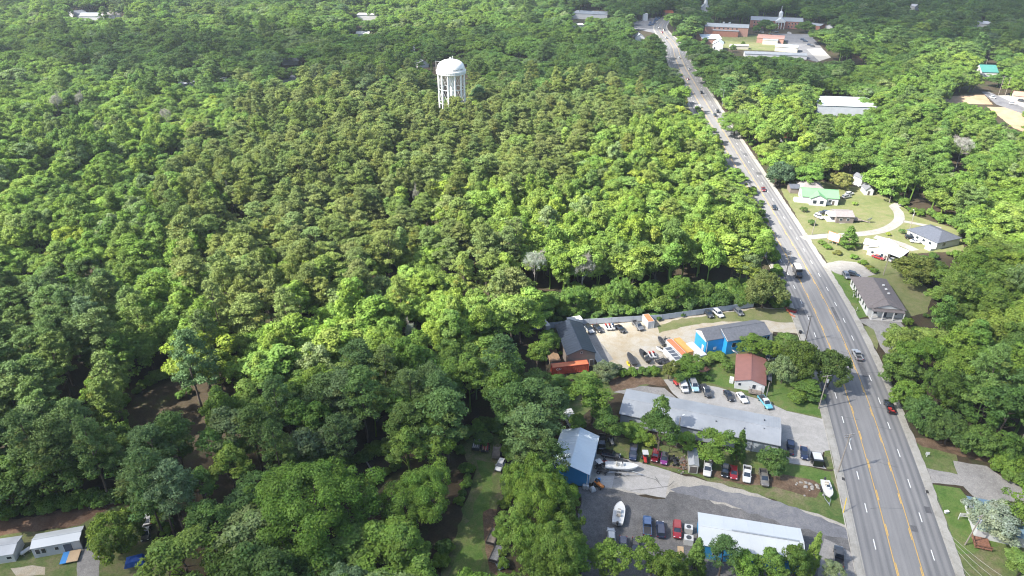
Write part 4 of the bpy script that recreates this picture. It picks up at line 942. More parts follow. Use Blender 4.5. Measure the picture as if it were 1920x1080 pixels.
cu_ = MB(); cu_.box(Lx, 10, 11.5, 4, 4, 3.4); cu_.lathe([(2.2, 13.2), (2.2, 15), (1.4, 16.2), (.3, 17), (.15, 22)], 10, c=(Lx, 10)); local(o, cu_, 'cupola', 'white_wall')
far('school_building', 'pale roofed wing at the right end of the brick school', 'building', (1504, 54), (1536, 58), 14, 5, 1.2, 'brick_wall', 'flat_roof_grey')
A = P(1314, 26); o = house('church', 'white church with a tall pointed steeple in the trees', 'church', A, A+V3(9, -2), 22, 7, 4, 'white_wall', 'flat_roof_grey', 'y', .3)
sp_ = MB(); sp_.box(4.5, 2.5, 6, 4, 4, 12); sp_.lathe([(2.6, 12), (1.6, 16), (.1, 28)], 8, c=(4.5, 2.5)); local(o, sp_, 'steeple', 'white_wall'); vis([(1312, 24), (1316, 2), (1322, 2), (1323, 24)])
far('warehouse', 'wide warehouse with bright white roof among the trees on the right', 'warehouse', (1530, 216), (1641, 220), 26, 6.5, 1.4, 'grey_metal_wall', 'white_metal_roof', ribs=3, vpad=False)
vis([(1516, 192), (1600, 190), (1642, 208), (1640, 213), (1534, 208)])
o = thing('tarp_cover', 'turquoise covered heap at the right end of the white warehouse', 'tarp', P(1645, 211)); tb = MB(); tb.loft([[(-4, -2, 0), (4, -2, 0), (4, 4, 0), (-4, 4, 0)], [(-2.5, -.5, 4.4), (3, -1, 3.6), (2, 2.6, 4.6), (-2, 3, 4.0)]]); tb.obj('sheet', 'teal_plastic', o)
far('house', 'house with a teal metal roof at the upper right', 'house', (1838, 147), (1868, 148), 16, 5, 4, 'white_wall', 'teal_roof', 'x')
far('house', 'white house with pale red roof at the right edge', 'house', (1898, 187), (1928, 190), 10, 3, 2, 'cream_wall', 'brick_pink', 'x')
far('house', 'cottage with a rusty red roof in the trees right of the road', 'house', (1464, 268), (1484, 268), 7, 3, 2.2, 'white_wall', 'rust_red_roof', 'x')
far('house', 'white gabled house at far left of a row of white houses', 'house', (122, 33), (148, 37), 14, 5, 3.5, 'white_wall', 'shingle_grey', 'y')
far('house', 'white house with long pale roof, middle of the row of white houses', 'house', (150, 38), (186, 38), 14, 4.5, 3, 'white_wall', 'flat_roof_grey')
far('house', 'white house with steep gable at the right end of the row of white houses', 'house', (196, 38), (228, 35), 14, 5, 4, 'white_wall', 'shingle_taupe', 'x')
far('house', 'grey roofed house in the woods left of the water tower', 'house', (338, 166), (376, 162), 10, 3, 1.6, 'white_wall', 'flat_roof_grey')
far('house', 'small white shed roof in the woods left of the water tower', 'house', (414, 160), (424, 160), 6, 4, 1, 'white_wall', 'container_white')
far('house', 'house with a flat grey roof above the pine woods', 'house', (530, 122), (560, 121), 11, 3, 1.5, 'white_wall', 'flat_roof_grey')
far('house', 'dark roofed house in the trees above the pine woods', 'house', (525, 157), (556, 155), 9, 3, 1.8, 'cream_wall', 'shingle_dark')
far('house', 'pink walled house among trees at the edge of the pine woods', 'house', (574, 150), (594, 150), 9, 3.4, 1.8, 'brick_pink', 'faded_roof')
far('house', 'small house with orange red roof just above the pine woods', 'house', (672, 184), (688, 184), 7, 3, 1.8, 'cream_wall', 'rust_red_roof')
far('house', 'white building with stepped roofs among far trees near the top', 'building', (670, 38), (708, 38), 16, 6, 0, 'white_wall', 'container_white')
far('house', 'white bungalow in the far trees below the stepped white building', 'house', (668, 70), (692, 70), 10, 3.4, 1.8, 'white_wall', 'container_white')
far('house', 'grey roofed house in the trees above the water tower, further one', 'house', (756, 97), (778, 97), 10, 3.4, 2, 'white_wall', 'flat_roof_grey')
far('house', 'white gabled house in the trees just left of the tank', 'house', (784, 128), (804, 126), 9, 3.6, 2.4, 'white_wall', 'faded_roof', 'y')
far('store', 'long white flat roofed store beyond the woods near the top', 'store', (1072, 35), (1138, 38), 26, 6, 0, 'white_wall', 'flat_roof_grey')
far('store', 'smaller white flat roofed store in front of the long store', 'store', (1070, 55), (1096, 54), 12, 4, 0, 'white_wall', 'container_white')
far('house', 'white house with two gables beside the far end of the road', 'house', (1190, 80), (1208, 80), 10, 5, 3, 'white_wall', 'flat_roof_grey', 'y')
far('house', 'white trailer home in the trees left of the far road', 'mobile home', (1252, 195), (1268, 194), 6, 3, .5, 'white_wall', 'faded_roof')
far('store', 'low store with an orange roof at the head of the road', 'store', (1246, 32), (1262, 32), 14, 5, 2, 'brick_pink', 'container_orange')
far('sign_building', 'white boxy building at the far car lot', 'store', (1205, 39), (1214, 39), 8, 7, 0, 'white_wall', 'container_white')
far('house', 'white roofed sheds right of the far road, left one', 'shed', (1392, 205), (1401, 206), 6, 3, .8, 'white_wall', 'flat_roof_grey')
far('house', 'white roofed sheds right of the far road, right one', 'shed', (1416, 206), (1428, 207), 7, 4, 1.0, 'white_wall', 'container_white')
far('house', 'pale roof among dark trees near the top right corner', 'house', (1826, 53), (1858, 54), 12, 5, 2, 'white_wall', 'faded_roof')
far('house', 'white roof among dark trees left of the pale top right roof', 'house', (1784, 62), (1795, 62), 9, 4, 1.5, 'white_wall', 'container_white')
far('house', 'small bright white gable high in the dark trees on the right', 'house', (1714, 20), (1722, 19), 8, 5, 2, 'white_wall', 'container_white', 'y')
far('house', 'white house corner behind the school parking lot trees', 'house', (1560, 58), (1568, 57), 10, 4, 1.5, 'white_wall', 'faded_roof')
# ------------------------------------------------------------------ vehicles
G1 = 'cars in the fenced sand yard'
car('suv', 'silver', (1098, 614), (1111, 628), 'silver wagon with black roof parked beside the dark roofed workshop', group=G1, roofcol='black')
car('sedan', 'black', (1114, 612), (1128, 626), 'black car parked next to the silver wagon in the sand yard', group=G1)
car('coupe', 'black', (1156, 613), (1171, 626), 'black coupe parked alone in the middle of the sand yard', group=G1)
car('pickup', 'grey', (1190, 608), (1201, 620), 'grey pickup parked beside the small orange topped container', group=G1)
car('suv', 'charcoal', (1322, 586), (1334, 598), 'charcoal car parked on the grass beside the white one by the fence', group=G1)
car('suv', 'white', (1340, 586), (1353, 597), 'white car parked on the grass by the grey yard fence', group=G1)
car('hatch', 'grey', (1379, 583), (1391, 594), 'grey car parked on the grass nearest the cedar', group=G1)
G2 = 'cars on the concrete lot'
car('cargo_van', 'white', (1276, 719), (1286, 740), 'white van beside the red forklift on the concrete lot', group=G2)
o = car('suv', 'pale blue', (1295, 714), (1306, 741), 'pale blue and white truck with camper top on the concrete lot', group=G2, roofcol='silver', scale=1.12)
car('pickup', 'charcoal', (1316, 725), (1330, 749), 'charcoal pickup parked beside the pale blue truck', group=G2, cover=True)
car('coupe', 'black', (1361, 737), (1372, 754), 'small black car parked left of the white coupe', group=G2)
car('coupe', 'white', (1382, 737), (1400, 761), 'white coupe with black rear window on the concrete lot', group=G2)
car('pickup', 'aqua blue', (1424, 746), (1444, 771), 'aqua blue and white pickup with black bed cover on the concrete lot', group=G2, roofcol='white', cover=True)
car('pickup', 'navy', (1480, 856), (1482, 830), 'navy pickup beside the right end of the long grey building', group=G2)
car('sedan', 'navy', (1506, 842), (1508, 865), 'dark blue sedan between the navy pickup and the black trailer', group=G2)
G3 = 'row of vehicles on the grass'
car('pickup', 'black', (1128, 823), (1128, 843), 'black pickup backed against the side of the blue walled workshop', group=G3)
car('suv', 'black', (1137, 854), (1153, 860), 'black suv with silver racks beside the white boat', group=G3, rot=R(-15))
car('pickup', 'navy', (1188, 842), (1186, 863), 'dark blue pickup at the left end of the row on the grass', group=G3, cover=True)
car('sedan', 'dark red', (1231, 848), (1226, 868), 'dark red car with its hood open in the row on the grass', group=G3, open_hood=True)
car('hatch', 'purple', (1246, 856), (1244, 872), 'small purple truck in the row on the grass', group=G3, roofcol='black')
car('pickup', 'white', (1327, 870), (1325, 894), 'white pickup between the grey carport and the black car', group=G3)
car('sedan', 'black', (1360, 875), (1358, 897), 'black sedan next to the red sedan in the row', group=G3)
car('sedan', 'red', (1375, 879), (1375, 901), 'red sedan in the row on the grass', group=G3)
car('pickup', 'white', (1400, 879), (1399, 908), 'white pickup with open black bed, between red sedan and bronze pickup', group=G3)
car('pickup', 'bronze grey', (1429, 884), (1434, 916), 'bronze grey pickup at the right end of the row on the grass', group=G3)
G4 = 'vehicles on the dark lot'
car('pickup', 'blue', (1213, 1009), (1213, 973), 'blue pickup with black bed cover on the dark lot', group=G4, cover=True)
car('suv', 'navy', (1239, 1011), (1237, 984), 'navy suv between the blue pickup and the red suv on the dark lot', group=G4)
car('suv', 'red', (1269, 985), (1269, 1011), 'red suv beside the white roofed building on the dark lot', group=G4)
car('hatch', 'white', (1146, 1018), (1145, 998), 'white car below the parked white boat on the dark lot', group=G4)
car('sedan', 'navy', (1168, 1013), (1168, 1040), 'navy sedan right of the white car, half behind trees', group=G4)
car('sedan', 'maroon' if False else 'black', (1192, 1017), (1190, 1042), 'black car half behind the bottom row of trees', group=G4)
car('pickup', 'charcoal', (1572, 1062), (1571, 1034), 'grey pickup at the right end of the dark lot, near the road', group=G4)
# on the road
car('pickup', 'silver', (1611, 677), (1602, 661), 'lone silver pickup driving up the road beyond the tree shadow', name='moving_car', group='traffic on the road', z=.09)
o = car('pickup', 'black', (1672, 779), (1661, 754), 'black pickup with red cargo driving up the right lane', name='moving_car', group='traffic on the road', z=.09)
rb = MB(); rb.box(-1.4, .3, .95, .7, .8, .5); rb.box(-2.2, -.35, .85, .6, .7, .3); rb.obj('cargo', 'red_paint', o)
car('sedan', 'dark red', (1429, 352), (1433, 363), 'dark red car at the forest edge on the far left lane', name='moving_car', group='traffic on the road', z=.09)
car('sedan', 'black', (1449, 386), (1454, 397), 'black car in the shaded part of the left lanes', name='moving_car', group='traffic on the road', z=.09)
for kd, cl, x, y, lb in (('suv', 'black', 1345, 210.5, 'black suv on the far road, right of two side by side'), ('suv', 'charcoal', 1340, 217.5, 'charcoal suv on the far road, left of two side by side'), ('suv', 'white', 1311, 201.5, 'white suv coming down the far road'),
        ('suv', 'black', 1314.5, 175, 'black suv alone on the far road'), ('sedan', 'dark red', 1289.5, 149.5, 'dark red car on the far road in tree shade'), ('suv', 'silver', 1292, 131, 'silver car pulled in at the right of the shaded far road'), ('suv', 'white', 1273, 110, 'white car near the bend at the far end of the road'),
        ('suv', 'silver', 1249, 72, 'silver car in the town stretch of the road, nearest'), ('suv', 'red', 1241, 62, 'red car in the town stretch of the road'), ('suv', 'charcoal', 1245, 57, 'charcoal car in the town stretch of the road'), ('suv', 'white', 1236, 53, 'white car at the far car lot entrance')):
    car(kd, cl, (x+1.2, y+2), (x-1.2, y-2), lb, name='moving_car', far=True, group='traffic on the far road', z=.09)
for i, (x, y) in enumerate(((1218, 48), (1224, 47), (1220, 44), (1227, 44), (1228, 39), (1233, 38), (1230, 35.5), (1236, 36))):
    car('suv', 'blue', (x-1.5, y+1), (x+1.5, y-1), 'blue car in the crowded car lot at the far end of the road', far=True, group='blue cars of the far car lot', scale=1.25)
# bus-like dark truck
a, b = P(1489, 505), P(1500, 527); c = (a+b)/2
o = thing('box_truck', 'black box truck with white roof in the left lanes', 'truck', (c.x, c.y, .09), ang(a, b), 'traffic on the road')
mb = MB(); mb.box(-1.0, 0, 1.85, 5.2, 2.3, 2.5); mb.obj('cargo_box', 'car_black', o); mb = MB(); mb.box(-1.0, 0, 3.13, 5.1, 2.25, .08); mb.obj('roof', 'container_white', o)
mb = MB(); mb.loft([rsec(1.65, 1.0, .5, 2.35, .15), rsec(2.3, 1.0, .5, 2.25, .15), rsec(2.75, .98, .5, 1.45, .15), rsec(3.5, .92, .55, 1.3, .15)]); mb.obj('cab', 'car_black', o)
mb = MB(); mb.loft([[(2.28, -.9, 2.2), (2.28, .9, 2.2), (2.34, .9, 2.26), (2.34, -.9, 2.26)], [(2.74, -.9, 1.46), (2.74, .9, 1.46), (2.8, .9, 1.5), (2.8, -.9, 1.5)]]); mb.obj('windscreen', 'glass', o)
wheels(o, [(x, s*1.0, .45) for x in (-2.4, 2.5) for s in (-1, 1)], .45, .28)
# right of the road
G5 = 'cars at the houses on the dry lawn'
car('suv', 'charcoal', (1552, 402), (1538, 401), 'charcoal car above the white one by the small grey house', group=G5)
car('suv', 'white', (1529, 406), (1541, 412), 'white car parked before the small grey house', group=G5)
car('sedan', 'red', (1637, 482), (1655, 488), 'red car parked on the grass before the white metal roofed house', group=G5)
car('sedan', 'silver', (1668, 492), (1680, 487), 'silver blue car right of the red car on the grass', group=G5)
car('suv', 'black', (1698, 447), (1717, 449), 'black suv beside a white car near the dark roofed bungalow', group=G5)
car('coupe', 'white', (1706, 454), (1728, 456), 'white car beside the black suv near the dark roofed bungalow', group=G5)
car('suv', 'grey', (1583, 516), (1589, 524), 'grey car at the back left corner of the brown roofed building', group=G5)
car('suv', 'black', (1596, 517), (1603, 519), 'black car behind the brown roofed building', group=G5)
car('suv', 'silver', (1579, 373), (1594, 370), 'silver car beside the green roofed house, nearer one', group=G5)
car('suv', 'white', (1584, 368), (1600, 364), 'white car beside the green roofed house, further one', group=G5)
car('suv', 'white', (1856, 183), (1866, 186), 'white car on the street by the pale soil lot', group=G5, far=True)
car('suv', 'white', (1892, 195), (1906, 197), 'white van by the house with pale red roof', group=G5, far=True)
car('suv', 'charcoal', (1910, 190), (1920, 192), 'dark car by the house with pale red roof', group=G5, far=True)
for i, (x, y, c_) in enumerate(((1505, 75, 'navy'), (1510, 78, 'navy'), (1518, 85, 'navy'), (1523, 87, 'charcoal'), (1444, 65, 'black'), (1428, 61, 'white'), (1480, 63, 'white'), (1456, 61, 'black'))):
    car('suv', c_, (x-4, y), (x+4, y+.8), ('dark car parked in the school lot, number counted from the left: %d' % (i+1)) if False else ('%s car in the school parking lot, %s' % (c_, ['left of the upper pair', 'right of the upper pair', 'left of the lower pair', 'right of the lower pair', 'at the portico drive', 'by the left school lawn', 'right of the portico', 'just left of the portico'][i])), far=True, group='cars of the school lot')
# left
car('hatch', 'white', (942, 868), (934, 884), 'white van roof sticking out from under the pines beside the clearing', name='parked_car', group='vehicles on the left')
car('sedan', 'black', (277, 995), (274, 1012), 'black car with pale roof beside the lime green tree', group='vehicles on the left', roofcol='silver')
car('hatch', 'white', (280, 974), (276, 988), 'white car half under the pine behind the black car', group='vehicles on the left')
# ------------------------------------------------------------------ boats, trailers, yard things
def at(px, rz=0, **k):
    p = P(*px); return (p.x, p.y, .1), rz
boat('white centre console boat on the trailer beside the blue walled workshop', (1141, 880), (1189, 883), L=8.0, W=1.25, group='white boats')
boat_trailer('galvanised trailer under the white centre console boat', (1148, 886), (1197, 892), L=8.6)
boat('white boat with a blunt bow standing on the dark lot', (1157, 989), (1163, 951), L=6.4, W=1.35, group='white boats')
boat_trailer('boat trailer under the white boat on the dark lot', (1157, 989), (1164, 946), L=6.8)
boat('white boat on a trailer on the grass by the road', (1545, 911), (1553, 939), L=5.6, W=1.15, group='white boats')
boat_trailer('boat trailer with a long tongue on the grass by the road', (1544, 911), (1554, 949), L=7.4)
boat('dark grey flat boat with yellow gear beside it in the sand yard', (1191, 691), (1176, 667), 'car_charcoal', 'dark_bed', L=6.0, W=1.0, z=.4, console=False, group='dark boats', motor=None)
boat('black pointed boat with white gear in the sand yard', (1216, 684), (1199, 662), 'car_black', 'dark_bed', L=6.4, W=1.1, z=.45, group='dark boats')
boat('pale boat frame upright in the trailer row of the sand yard', (1243, 650), (1236, 640), 'scrap_grey', 'dark_bed', L=4.6, W=.9, z=.35, console=False, group='dark boats')
def jetski(label, a, b, col, z=.45):
    c, rz, l = between(a, b); o = thing('jet_ski', label, 'jet ski', (c.x, c.y, z), rz, 'jet skis')
    mb = MB(); mb.loft([rsec(-1.5, .48, .1, .6, .1), rsec(-.5, .58, .05, .7, .12), rsec(.5, .56, .08, .8, .12), rsec(1.2, .36, .25, .8, .1), rsec(1.6, .08, .5, .74, .03)]); mb.obj('hull', 'gelcoat', o)
    mb = MB(); mb.loft([rsec(.1, .3, .7, 1.1, .08), rsec(.7, .34, .75, 1.0, .08), rsec(1.35, .2, .78, .86, .03)]); mb.obj('hood', col, o)
    mb = MB(); mb.box(-.65, 0, .85, 1.3, .4, .28); mb.obj('seat', 'black_plastic', o)
    mb = MB(); mb.tube((.15, -.4, 1.15), (.15, .4, 1.15), .035, n=6); mb.tube((.15, 0, .95), (.25, 0, 1.15), .06, n=6); mb.obj('handlebar', 'black_plastic', o)
for lb, a, b, cl in (('red and white jet ski left of the other jet skis by the fence', (1139, 622), (1134, 612), 'red_paint'), ('white and blue jet ski in the middle by the fence', (1145, 622), (1141, 612), 'red_paint'), ('blue jet ski on the right by the fence', (1151, 621), (1147, 611), 'car_blue'),
        ('white and red jet ski beside the black pointed boat', (1222, 677), (1215, 663), 'red_paint'), ('red jet ski right of the white and red one', (1229, 676), (1222, 662), 'red_paint'), ('white jet ski in front of the white trailer in the sand yard', (1244, 662), (1231, 656), 'scrap_grey')): jetski(lb, a, b, cl)
def flat_trailer(label, a, b, L=4.2, W=1.9, mat='dark_trim', deck='dark_bed', rails=False, group='flat trailers', load=0, seed=1, name='flat_trailer'):
    c, rz, l = between(a, b); o = thing(name, label, 'trailer', (c.x, c.y, .08), rz, group); r = random.Random(seed)
    mb = MB(); mb.box(0, 0, .62, L, W, .1); mb.obj('deck', deck, o)
    fr = MB(); fr.box(0, 0, .52, L, .12, .1)
    for s in (-1, 1): fr.box(0, s*W*.48, .66, L, .08, .16); fr.tube((L/2, s*W*.4, .55), (L/2+1.2, 0, .55), .05, n=5)
    if rails:
        for s in (-1, 1):
            for z in (1.0, 1.35): fr.box(0, s*W*.48, z, L, .05, .06)
        for x in (-.5, -.17, .17, .5): 
            for s in (-1, 1): fr.box(x*L, s*W*.48, 1.0, .06, .06, .75)
        fr.box(-L/2, 0, 1.1, .06, W, .7)
    fr.obj('frame', mat, o)
    wheels(o, [(d, s*W*.56, .32) for d in (-.45, .35) for s in (-1, 1)], .32); return o
def lumber(label, a, b, z, mats, n=9, L=3.6, group='stacked boards', W=1.6, seed=2):
    c, rz, l = between(a, b); o = thing('board_stack', label, 'boards', (c.x, c.y, z), rz, group); r = random.Random(seed)
    for k in range(n):
        mb = MB(); y = -W/2+W*(k+.5)/n; mb.box(r.uniform(-.3, .3), y, .1+.14*(k % 3)+.05, L*r.uniform(.75, 1.05), .16, .09, rz=r.uniform(-.05, .05)); mb.obj('board', mats[k % len(mats)], o)
flat_trailer('dark trailer left of the trailer with red boards in the clearing', (892, 846), (896, 830), rails=True)
lumber('pile of pale metal tubes on the left trailer in the clearing', (892, 846), (896, 830), .7, ('galvanised', 'scrap_grey', 'window_white'))
flat_trailer('trailer with red boards in the clearing', (909, 850), (911, 832))
lumber('red and pale boards on the middle trailer in the clearing', (909, 850), (911, 832), .7, ('maroon_paint', 'red_paint', 'old_wood', 'plywood'), seed=4)
flat_trailer('weathered wooden trailer at the edge of the clearing pines', (930, 860), (932, 845), deck='old_wood', mat='old_wood', rails=True)
flat_trailer('rusty trailer with wooden deck half under trees, upper of two', (921, 1020), (929, 1002), deck='old_wood', mat='black_plastic', rails=True, L=4.6)
flat_trailer('grey covered trailer half under trees, lower of two', (927, 1052), (935, 1034), deck='scrap_grey', mat='black_plastic', rails=True, L=4.6)
o = thing('metal_sheet', 'pale blue metal sheet on the ground at the bottom of the clearing', 'metal sheet', at((942, 1060))[0], .5); mb = MB(); mb.loft([[(-1.3, -1, .1), (1.3, -1, .25), (1.3, 1, .6), (-1.3, 1, .4)], [(-1.3, -1, .14), (1.3, -1, .29), (1.3, 1, .64), (-1.3, 1, .44)]]); mb.obj('sheet', 'grey_metal_wall', o)
for i, (a, b, lb) in enumerate((((1234, 682), (1244, 678), 'black trailer at the block wall, left of the big white trailer'), ((1246, 684), (1256, 680), 'black trailer behind the vine covered tree'), ((1243, 646), (1250, 640), 'grey trailer beside the orange topped container'))): flat_trailer(lb, a, b, L=3.6, W=1.6, rails=True)
o = thing('kayak', 'yellow kayak beside the dark flat boat', 'kayak', at((1178, 684))[0], R(100)); mb = MB(); mb.loft([rsec(-1.5, .05, .3, .4, .02), rsec(-.8, .36, .05, .5, .12), rsec(.7, .36, .05, .5, .12), rsec(1.5, .05, .3, .4, .02)]); mb.obj('hull', 'yellow_plastic', o); mb = MB(); mb.lathe([(.25, .5), (.3, .54), (.2, .55)], 10); mb.obj('cockpit', 'black_plastic', o)
# forklift beside the white van
o = thing('forklift', 'red forklift beside the white van on the concrete lot', 'forklift', at((1268, 722))[0], R(-70)); mb = MB(); mb.loft([rsec(-1.1, .5, .35, 1.1, .12), rsec(0, .55, .3, 1.0, .12), rsec(.9, .5, .3, .8, .1)]); mb.obj('body', 'red_paint', o)
mb = MB()
for x, y in ((-.8, -.45), (-.8, .45), (.6, -.45), (.6, .45)): mb.tube((x, y, .9), (x*.85, y, 2.0), .04, n=5)
mb.box(-.1, 0, 2.03, 1.4, 1.0, .06); mb.obj('guard_roof', 'red_paint', o); mb = MB(); mb.box(1.0, -.3, 1.2, .1, .1, 2.2); mb.box(1.0, .3, 1.2, .1, .1, 2.2); mb.box(1.5, -.3, .2, 1.0, .12, .06); mb.box(1.5, .3, .2, 1.0, .12, .06); mb.obj('mast', 'dark_trim', o); wheels(o, [(x, s*.5, .3) for x in (-.7, .6) for s in (-1, 1)])
# black trailer with white lid
A, B = P(1523.5, 876), P(1542, 878); o = thing('enclosed_trailer', 'black box trailer with a white top near the kerb island', 'trailer', (A.x, A.y, .12), ang(A, B)); Lx = (B-A).length
mb = MB(); mb.box(Lx/2, 1.7, 1.15, Lx, 3.4, 1.7); mb.obj('body', 'car_black', o); mb = MB(); mb.box(Lx/2, 1.9, 2.03, Lx*.9, 2.6, .08); mb.obj('lid', 'container_white', o); wheels(o, [(s*Lx, 1.7+d, .33) for s in (0, 1) for d in (-.4, .4)], .33)
mb = MB(); mb.tube((Lx*.3, 3.4, .5), (Lx*.5, 4.7, .5), .05, n=5); mb.tube((Lx*.7, 3.4, .5), (Lx*.5, 4.7, .5), .05, n=5); mb.obj('drawbar', 'dark_trim', o)
# grey carport with roll door
A, B = P(1290, 886.5), P(1307.5, 888.5)
o = house('carport', 'narrow grey roofed shelter with a dark front beside the scrap heap', 'shed', A, B, 6.0, 2.5, .35, 'cream_wall', 'grey_metal_roof', 'y', .15, doors=[('front', (B-A).length/2, 1.15, (B-A).length*.78, 2.0)])
# tractor, mowers, bikes
def tractor(label, px, rz, col, canopy=True, s=1.0, name='lawn_tractor'):
    o = thing(name, label, 'tractor', at(px)[0], rz, 'small machines', (s, s, s)); mb = MB(); mb.loft([rsec(-.9, .4, .4, .8, .1), rsec(0, .34, .4, .85, .1), rsec(1.0, .3, .42, .85, .1), rsec(1.25, .25, .45, .75, .08)]); mb.obj('body', col, o)
    mb = MB(); mb.box(-.45, 0, .95, .5, .5, .12); mb.box(-.7, 0, 1.2, .1, .5, .45); mb.obj('seat', 'black_plastic', o)
    if canopy:
        mb = MB(); mb.box(-.35, 0, 2.0, 1.5, 1.25, .08); mb.obj('canopy', 'container_white', o); mb = MB()
        for x in (-1, .3):
            for y in (-.5, .5): mb.tube((x, y, .6), (x, y, 2), .03, n=5)
        mb.obj('canopy_frame', 'dark_trim', o)
    wheels(o, [(-.6, -.58, .42), (-.6, .58, .42)], .42, .26); wheels(o, [(.85, -.5, .27), (.85, .5, .27)], .27, .18)
tractor('small red tractor with a white roof in the row on the grass', (1209, 864), R(-92), 'red_paint', s=1.15)
tractor('white canopied utility cart in front of the workshop doors', (1124, 880), R(-60), 'black_plastic', s=1.1)
tractor('four wheeled buggy parked behind the black pickup on the grass', (1146, 831), R(-80), 'scrap_grey', canopy=False, s=1.2, name='quad_bike')
tractor('red mower between the black suv and the white boat', (1136, 870), R(-30), 'red_paint', canopy=False)
tractor('orange mower at the corner of the pale concrete slab', (1122, 912), R(-50), 'orange_paint', canopy=False, s=1.25)
tractor('black quad bike beside the workshop doors, left of the boat stern', (1128, 887), R(-20), 'black_plastic', canopy=False, s=1.1, name='quad_bike')
tractor('black buggy behind the white boat', (1163, 869), R(-15), 'black_plastic', canopy=False, s=1.4, name='quad_bike')
tractor('black motorcycle like mower beside the purple truck', (1264, 868), R(-85), 'black_plastic', canopy=False, s=1.2)
# tanks and tubs at the workshop corner
def tub(label, px, r, h, mat, cat='barrel', name='barrel', group='white barrels'):
    o = thing(name, label, cat, at(px)[0], 0, group); mb = MB(); mb.lathe([(r*.92, 0), (r, .08), (r, h*.3), (r*1.04, h*.33), (r, h*.36), (r, h*.9), (r*.9, h)], 14); mb.obj('drum', mat, o); l = MB(); l.lathe([(r*.86, h-.01), (r*.86, h+.03), (.1, h+.05)], 14); l.obj('lid', mat, o)
tub('white barrel at the corner of the blue wall, left one', (1095, 916), .42, 1.1, 'container_white'); tub('white barrel at the corner of the blue wall, right one', (1101, 917), .4, 1.0, 'container_white')
o = thing('bulk_bag', 'white bulk bag beside the orange mower', 'bag', at((1111, 921))[0], .4); mb = MB(); mb.loft([[(-.5, -.5, 0), (.5, -.5, 0), (.5, .5, 0), (-.5, .5, 0)], [(-.62, -.6, .5), (.62, -.62, .5), (.6, .62, .5), (-.6, .6, .5)], [(-.45, -.45, 1.05), (.45, -.4, 1.0), (.42, .45, 1.1), (-.45, .42, 1.0)], [(-.1, -.12, 1.35), (.1, -.1, 1.3), (.1, .1, 1.35), (-.1, .1, 1.3)]]); mb.obj('sack', 'container_white', o)
tub('blue barrel beside the orange mower', (1123, 903), .35, .9, 'blue_mat', group='blue barrels')
# air conditioners left of the white roofed building
def unit(label, px, s=1.3):
    o = thing('air_conditioner', label, 'air conditioner', at(px)[0], R(-12), 'air conditioners'); mb = MB(); mb.box(0, 0, s*.5, s*1.2, s, s); mb.obj('casing', 'container_white', o); g = MB(); g.lathe([(s*.36, s+.005), (s*.36, s+.04), (s*.08, s+.05)], 12); g.obj('fan_grille', 'dark_trim', o)
unit('upper white air conditioner box at the left wall of the white roofed building', (1290, 997), 1.45); unit('lower white air conditioner box at the left wall of the white roofed building', (1290, 1018), 1.6)
o = thing('plywood_sheet', 'beige board lying on the ground below the air conditioners', 'board', at((1276, 1034))[0], R(80)); mb = MB(); mb.box(0, 0, .12, 2.4, 1.3, .05); mb.obj('sheet', 'plywood', o)
# scrap heap
r = random.Random(9); o = thing('scrap_heap', 'heap of rusty scrap beside the narrow grey shelter', 'scrap heap', at((1280, 872))[0], 0)
for m_, nm_ in (('rust', 'rusty_scrap'), ('scrap_grey', 'grey_scrap'), ('old_wood', 'wood_scrap')):
    mb = MB()
    for k in range(34):
        x, y = r.gauss(0, .75), r.gauss(0, 1.3); z = max(.1, 1.0-.5*math.hypot(x, y*.7)+r.uniform(-.3, .3))
        if k % 3: mb.box(x, y, z*.7, r.uniform(.2, .9), r.uniform(.1, .5), r.uniform(.05, .4), rz=r.uniform(0, 3))
        else: mb.tube((x, y, z*.6), (x+r.uniform(-1, 1), y+r.uniform(-1, 1), z*.6+r.uniform(-.1, .6)), .05, n=5)
    q = mb.obj(nm_, m_, o); q['kind'] = 'stuff'
# stones by the boat near the road
for k in range(22):
    px, py = 1488+r.uniform(0, 44), 905+r.uniform(0, 26); px += (py-905)*.6
    s = r.uniform(.2, .5); rg = []
    for zi, rad in ((0, .8), (.35, 1.0), (.7, .7), (.9, .25)): rg.append([(s*rad*r.uniform(.75, 1.2)*math.cos(t*math.pi/4), s*rad*r.uniform(.75, 1.2)*math.sin(t*math.pi/4), s*zi*.9) for t in range(8)])
    g_ = P(px, py); o = MB().loft(rg).obj('stone', 'stone', None, (g_.x, g_.y, .06), r.uniform(0, 6))
    tag(o, 'pale stone in the loose pile on the grass near the roadside boat', 'stone', 'stones by the roadside boat')
# billboard
A, B = P(1550, 455), P(1570.5, 462); o = thing('billboard', 'white billboard with a red frame beside the entrance path', 'billboard', (A.x, A.y, 0), ang(A, B)); Lx = (B-A).length
mb = MB(); mb.box(Lx/2, 0, 3.4, Lx, .12, 3.4); mb.obj('board', 'container_white', o)
mb = MB(); 
for z in (1.65, 5.15): mb.box(Lx/2, 0, z, Lx+.3, .22, .16)
for x in (-.08, Lx+.08): mb.box(x, 0, 3.4, .16, .22, 3.5)
mb.obj('frame', 'container_orange', o)
for x in (.6, Lx/2, Lx-.6): p_ = MB(); p_.box(x, .2, 2.4, .2, .2, 4.9); p_.obj('post', 'old_wood', o)
vis([(1549, 452), (1551, 437), (1574, 448), (1572, 462)])
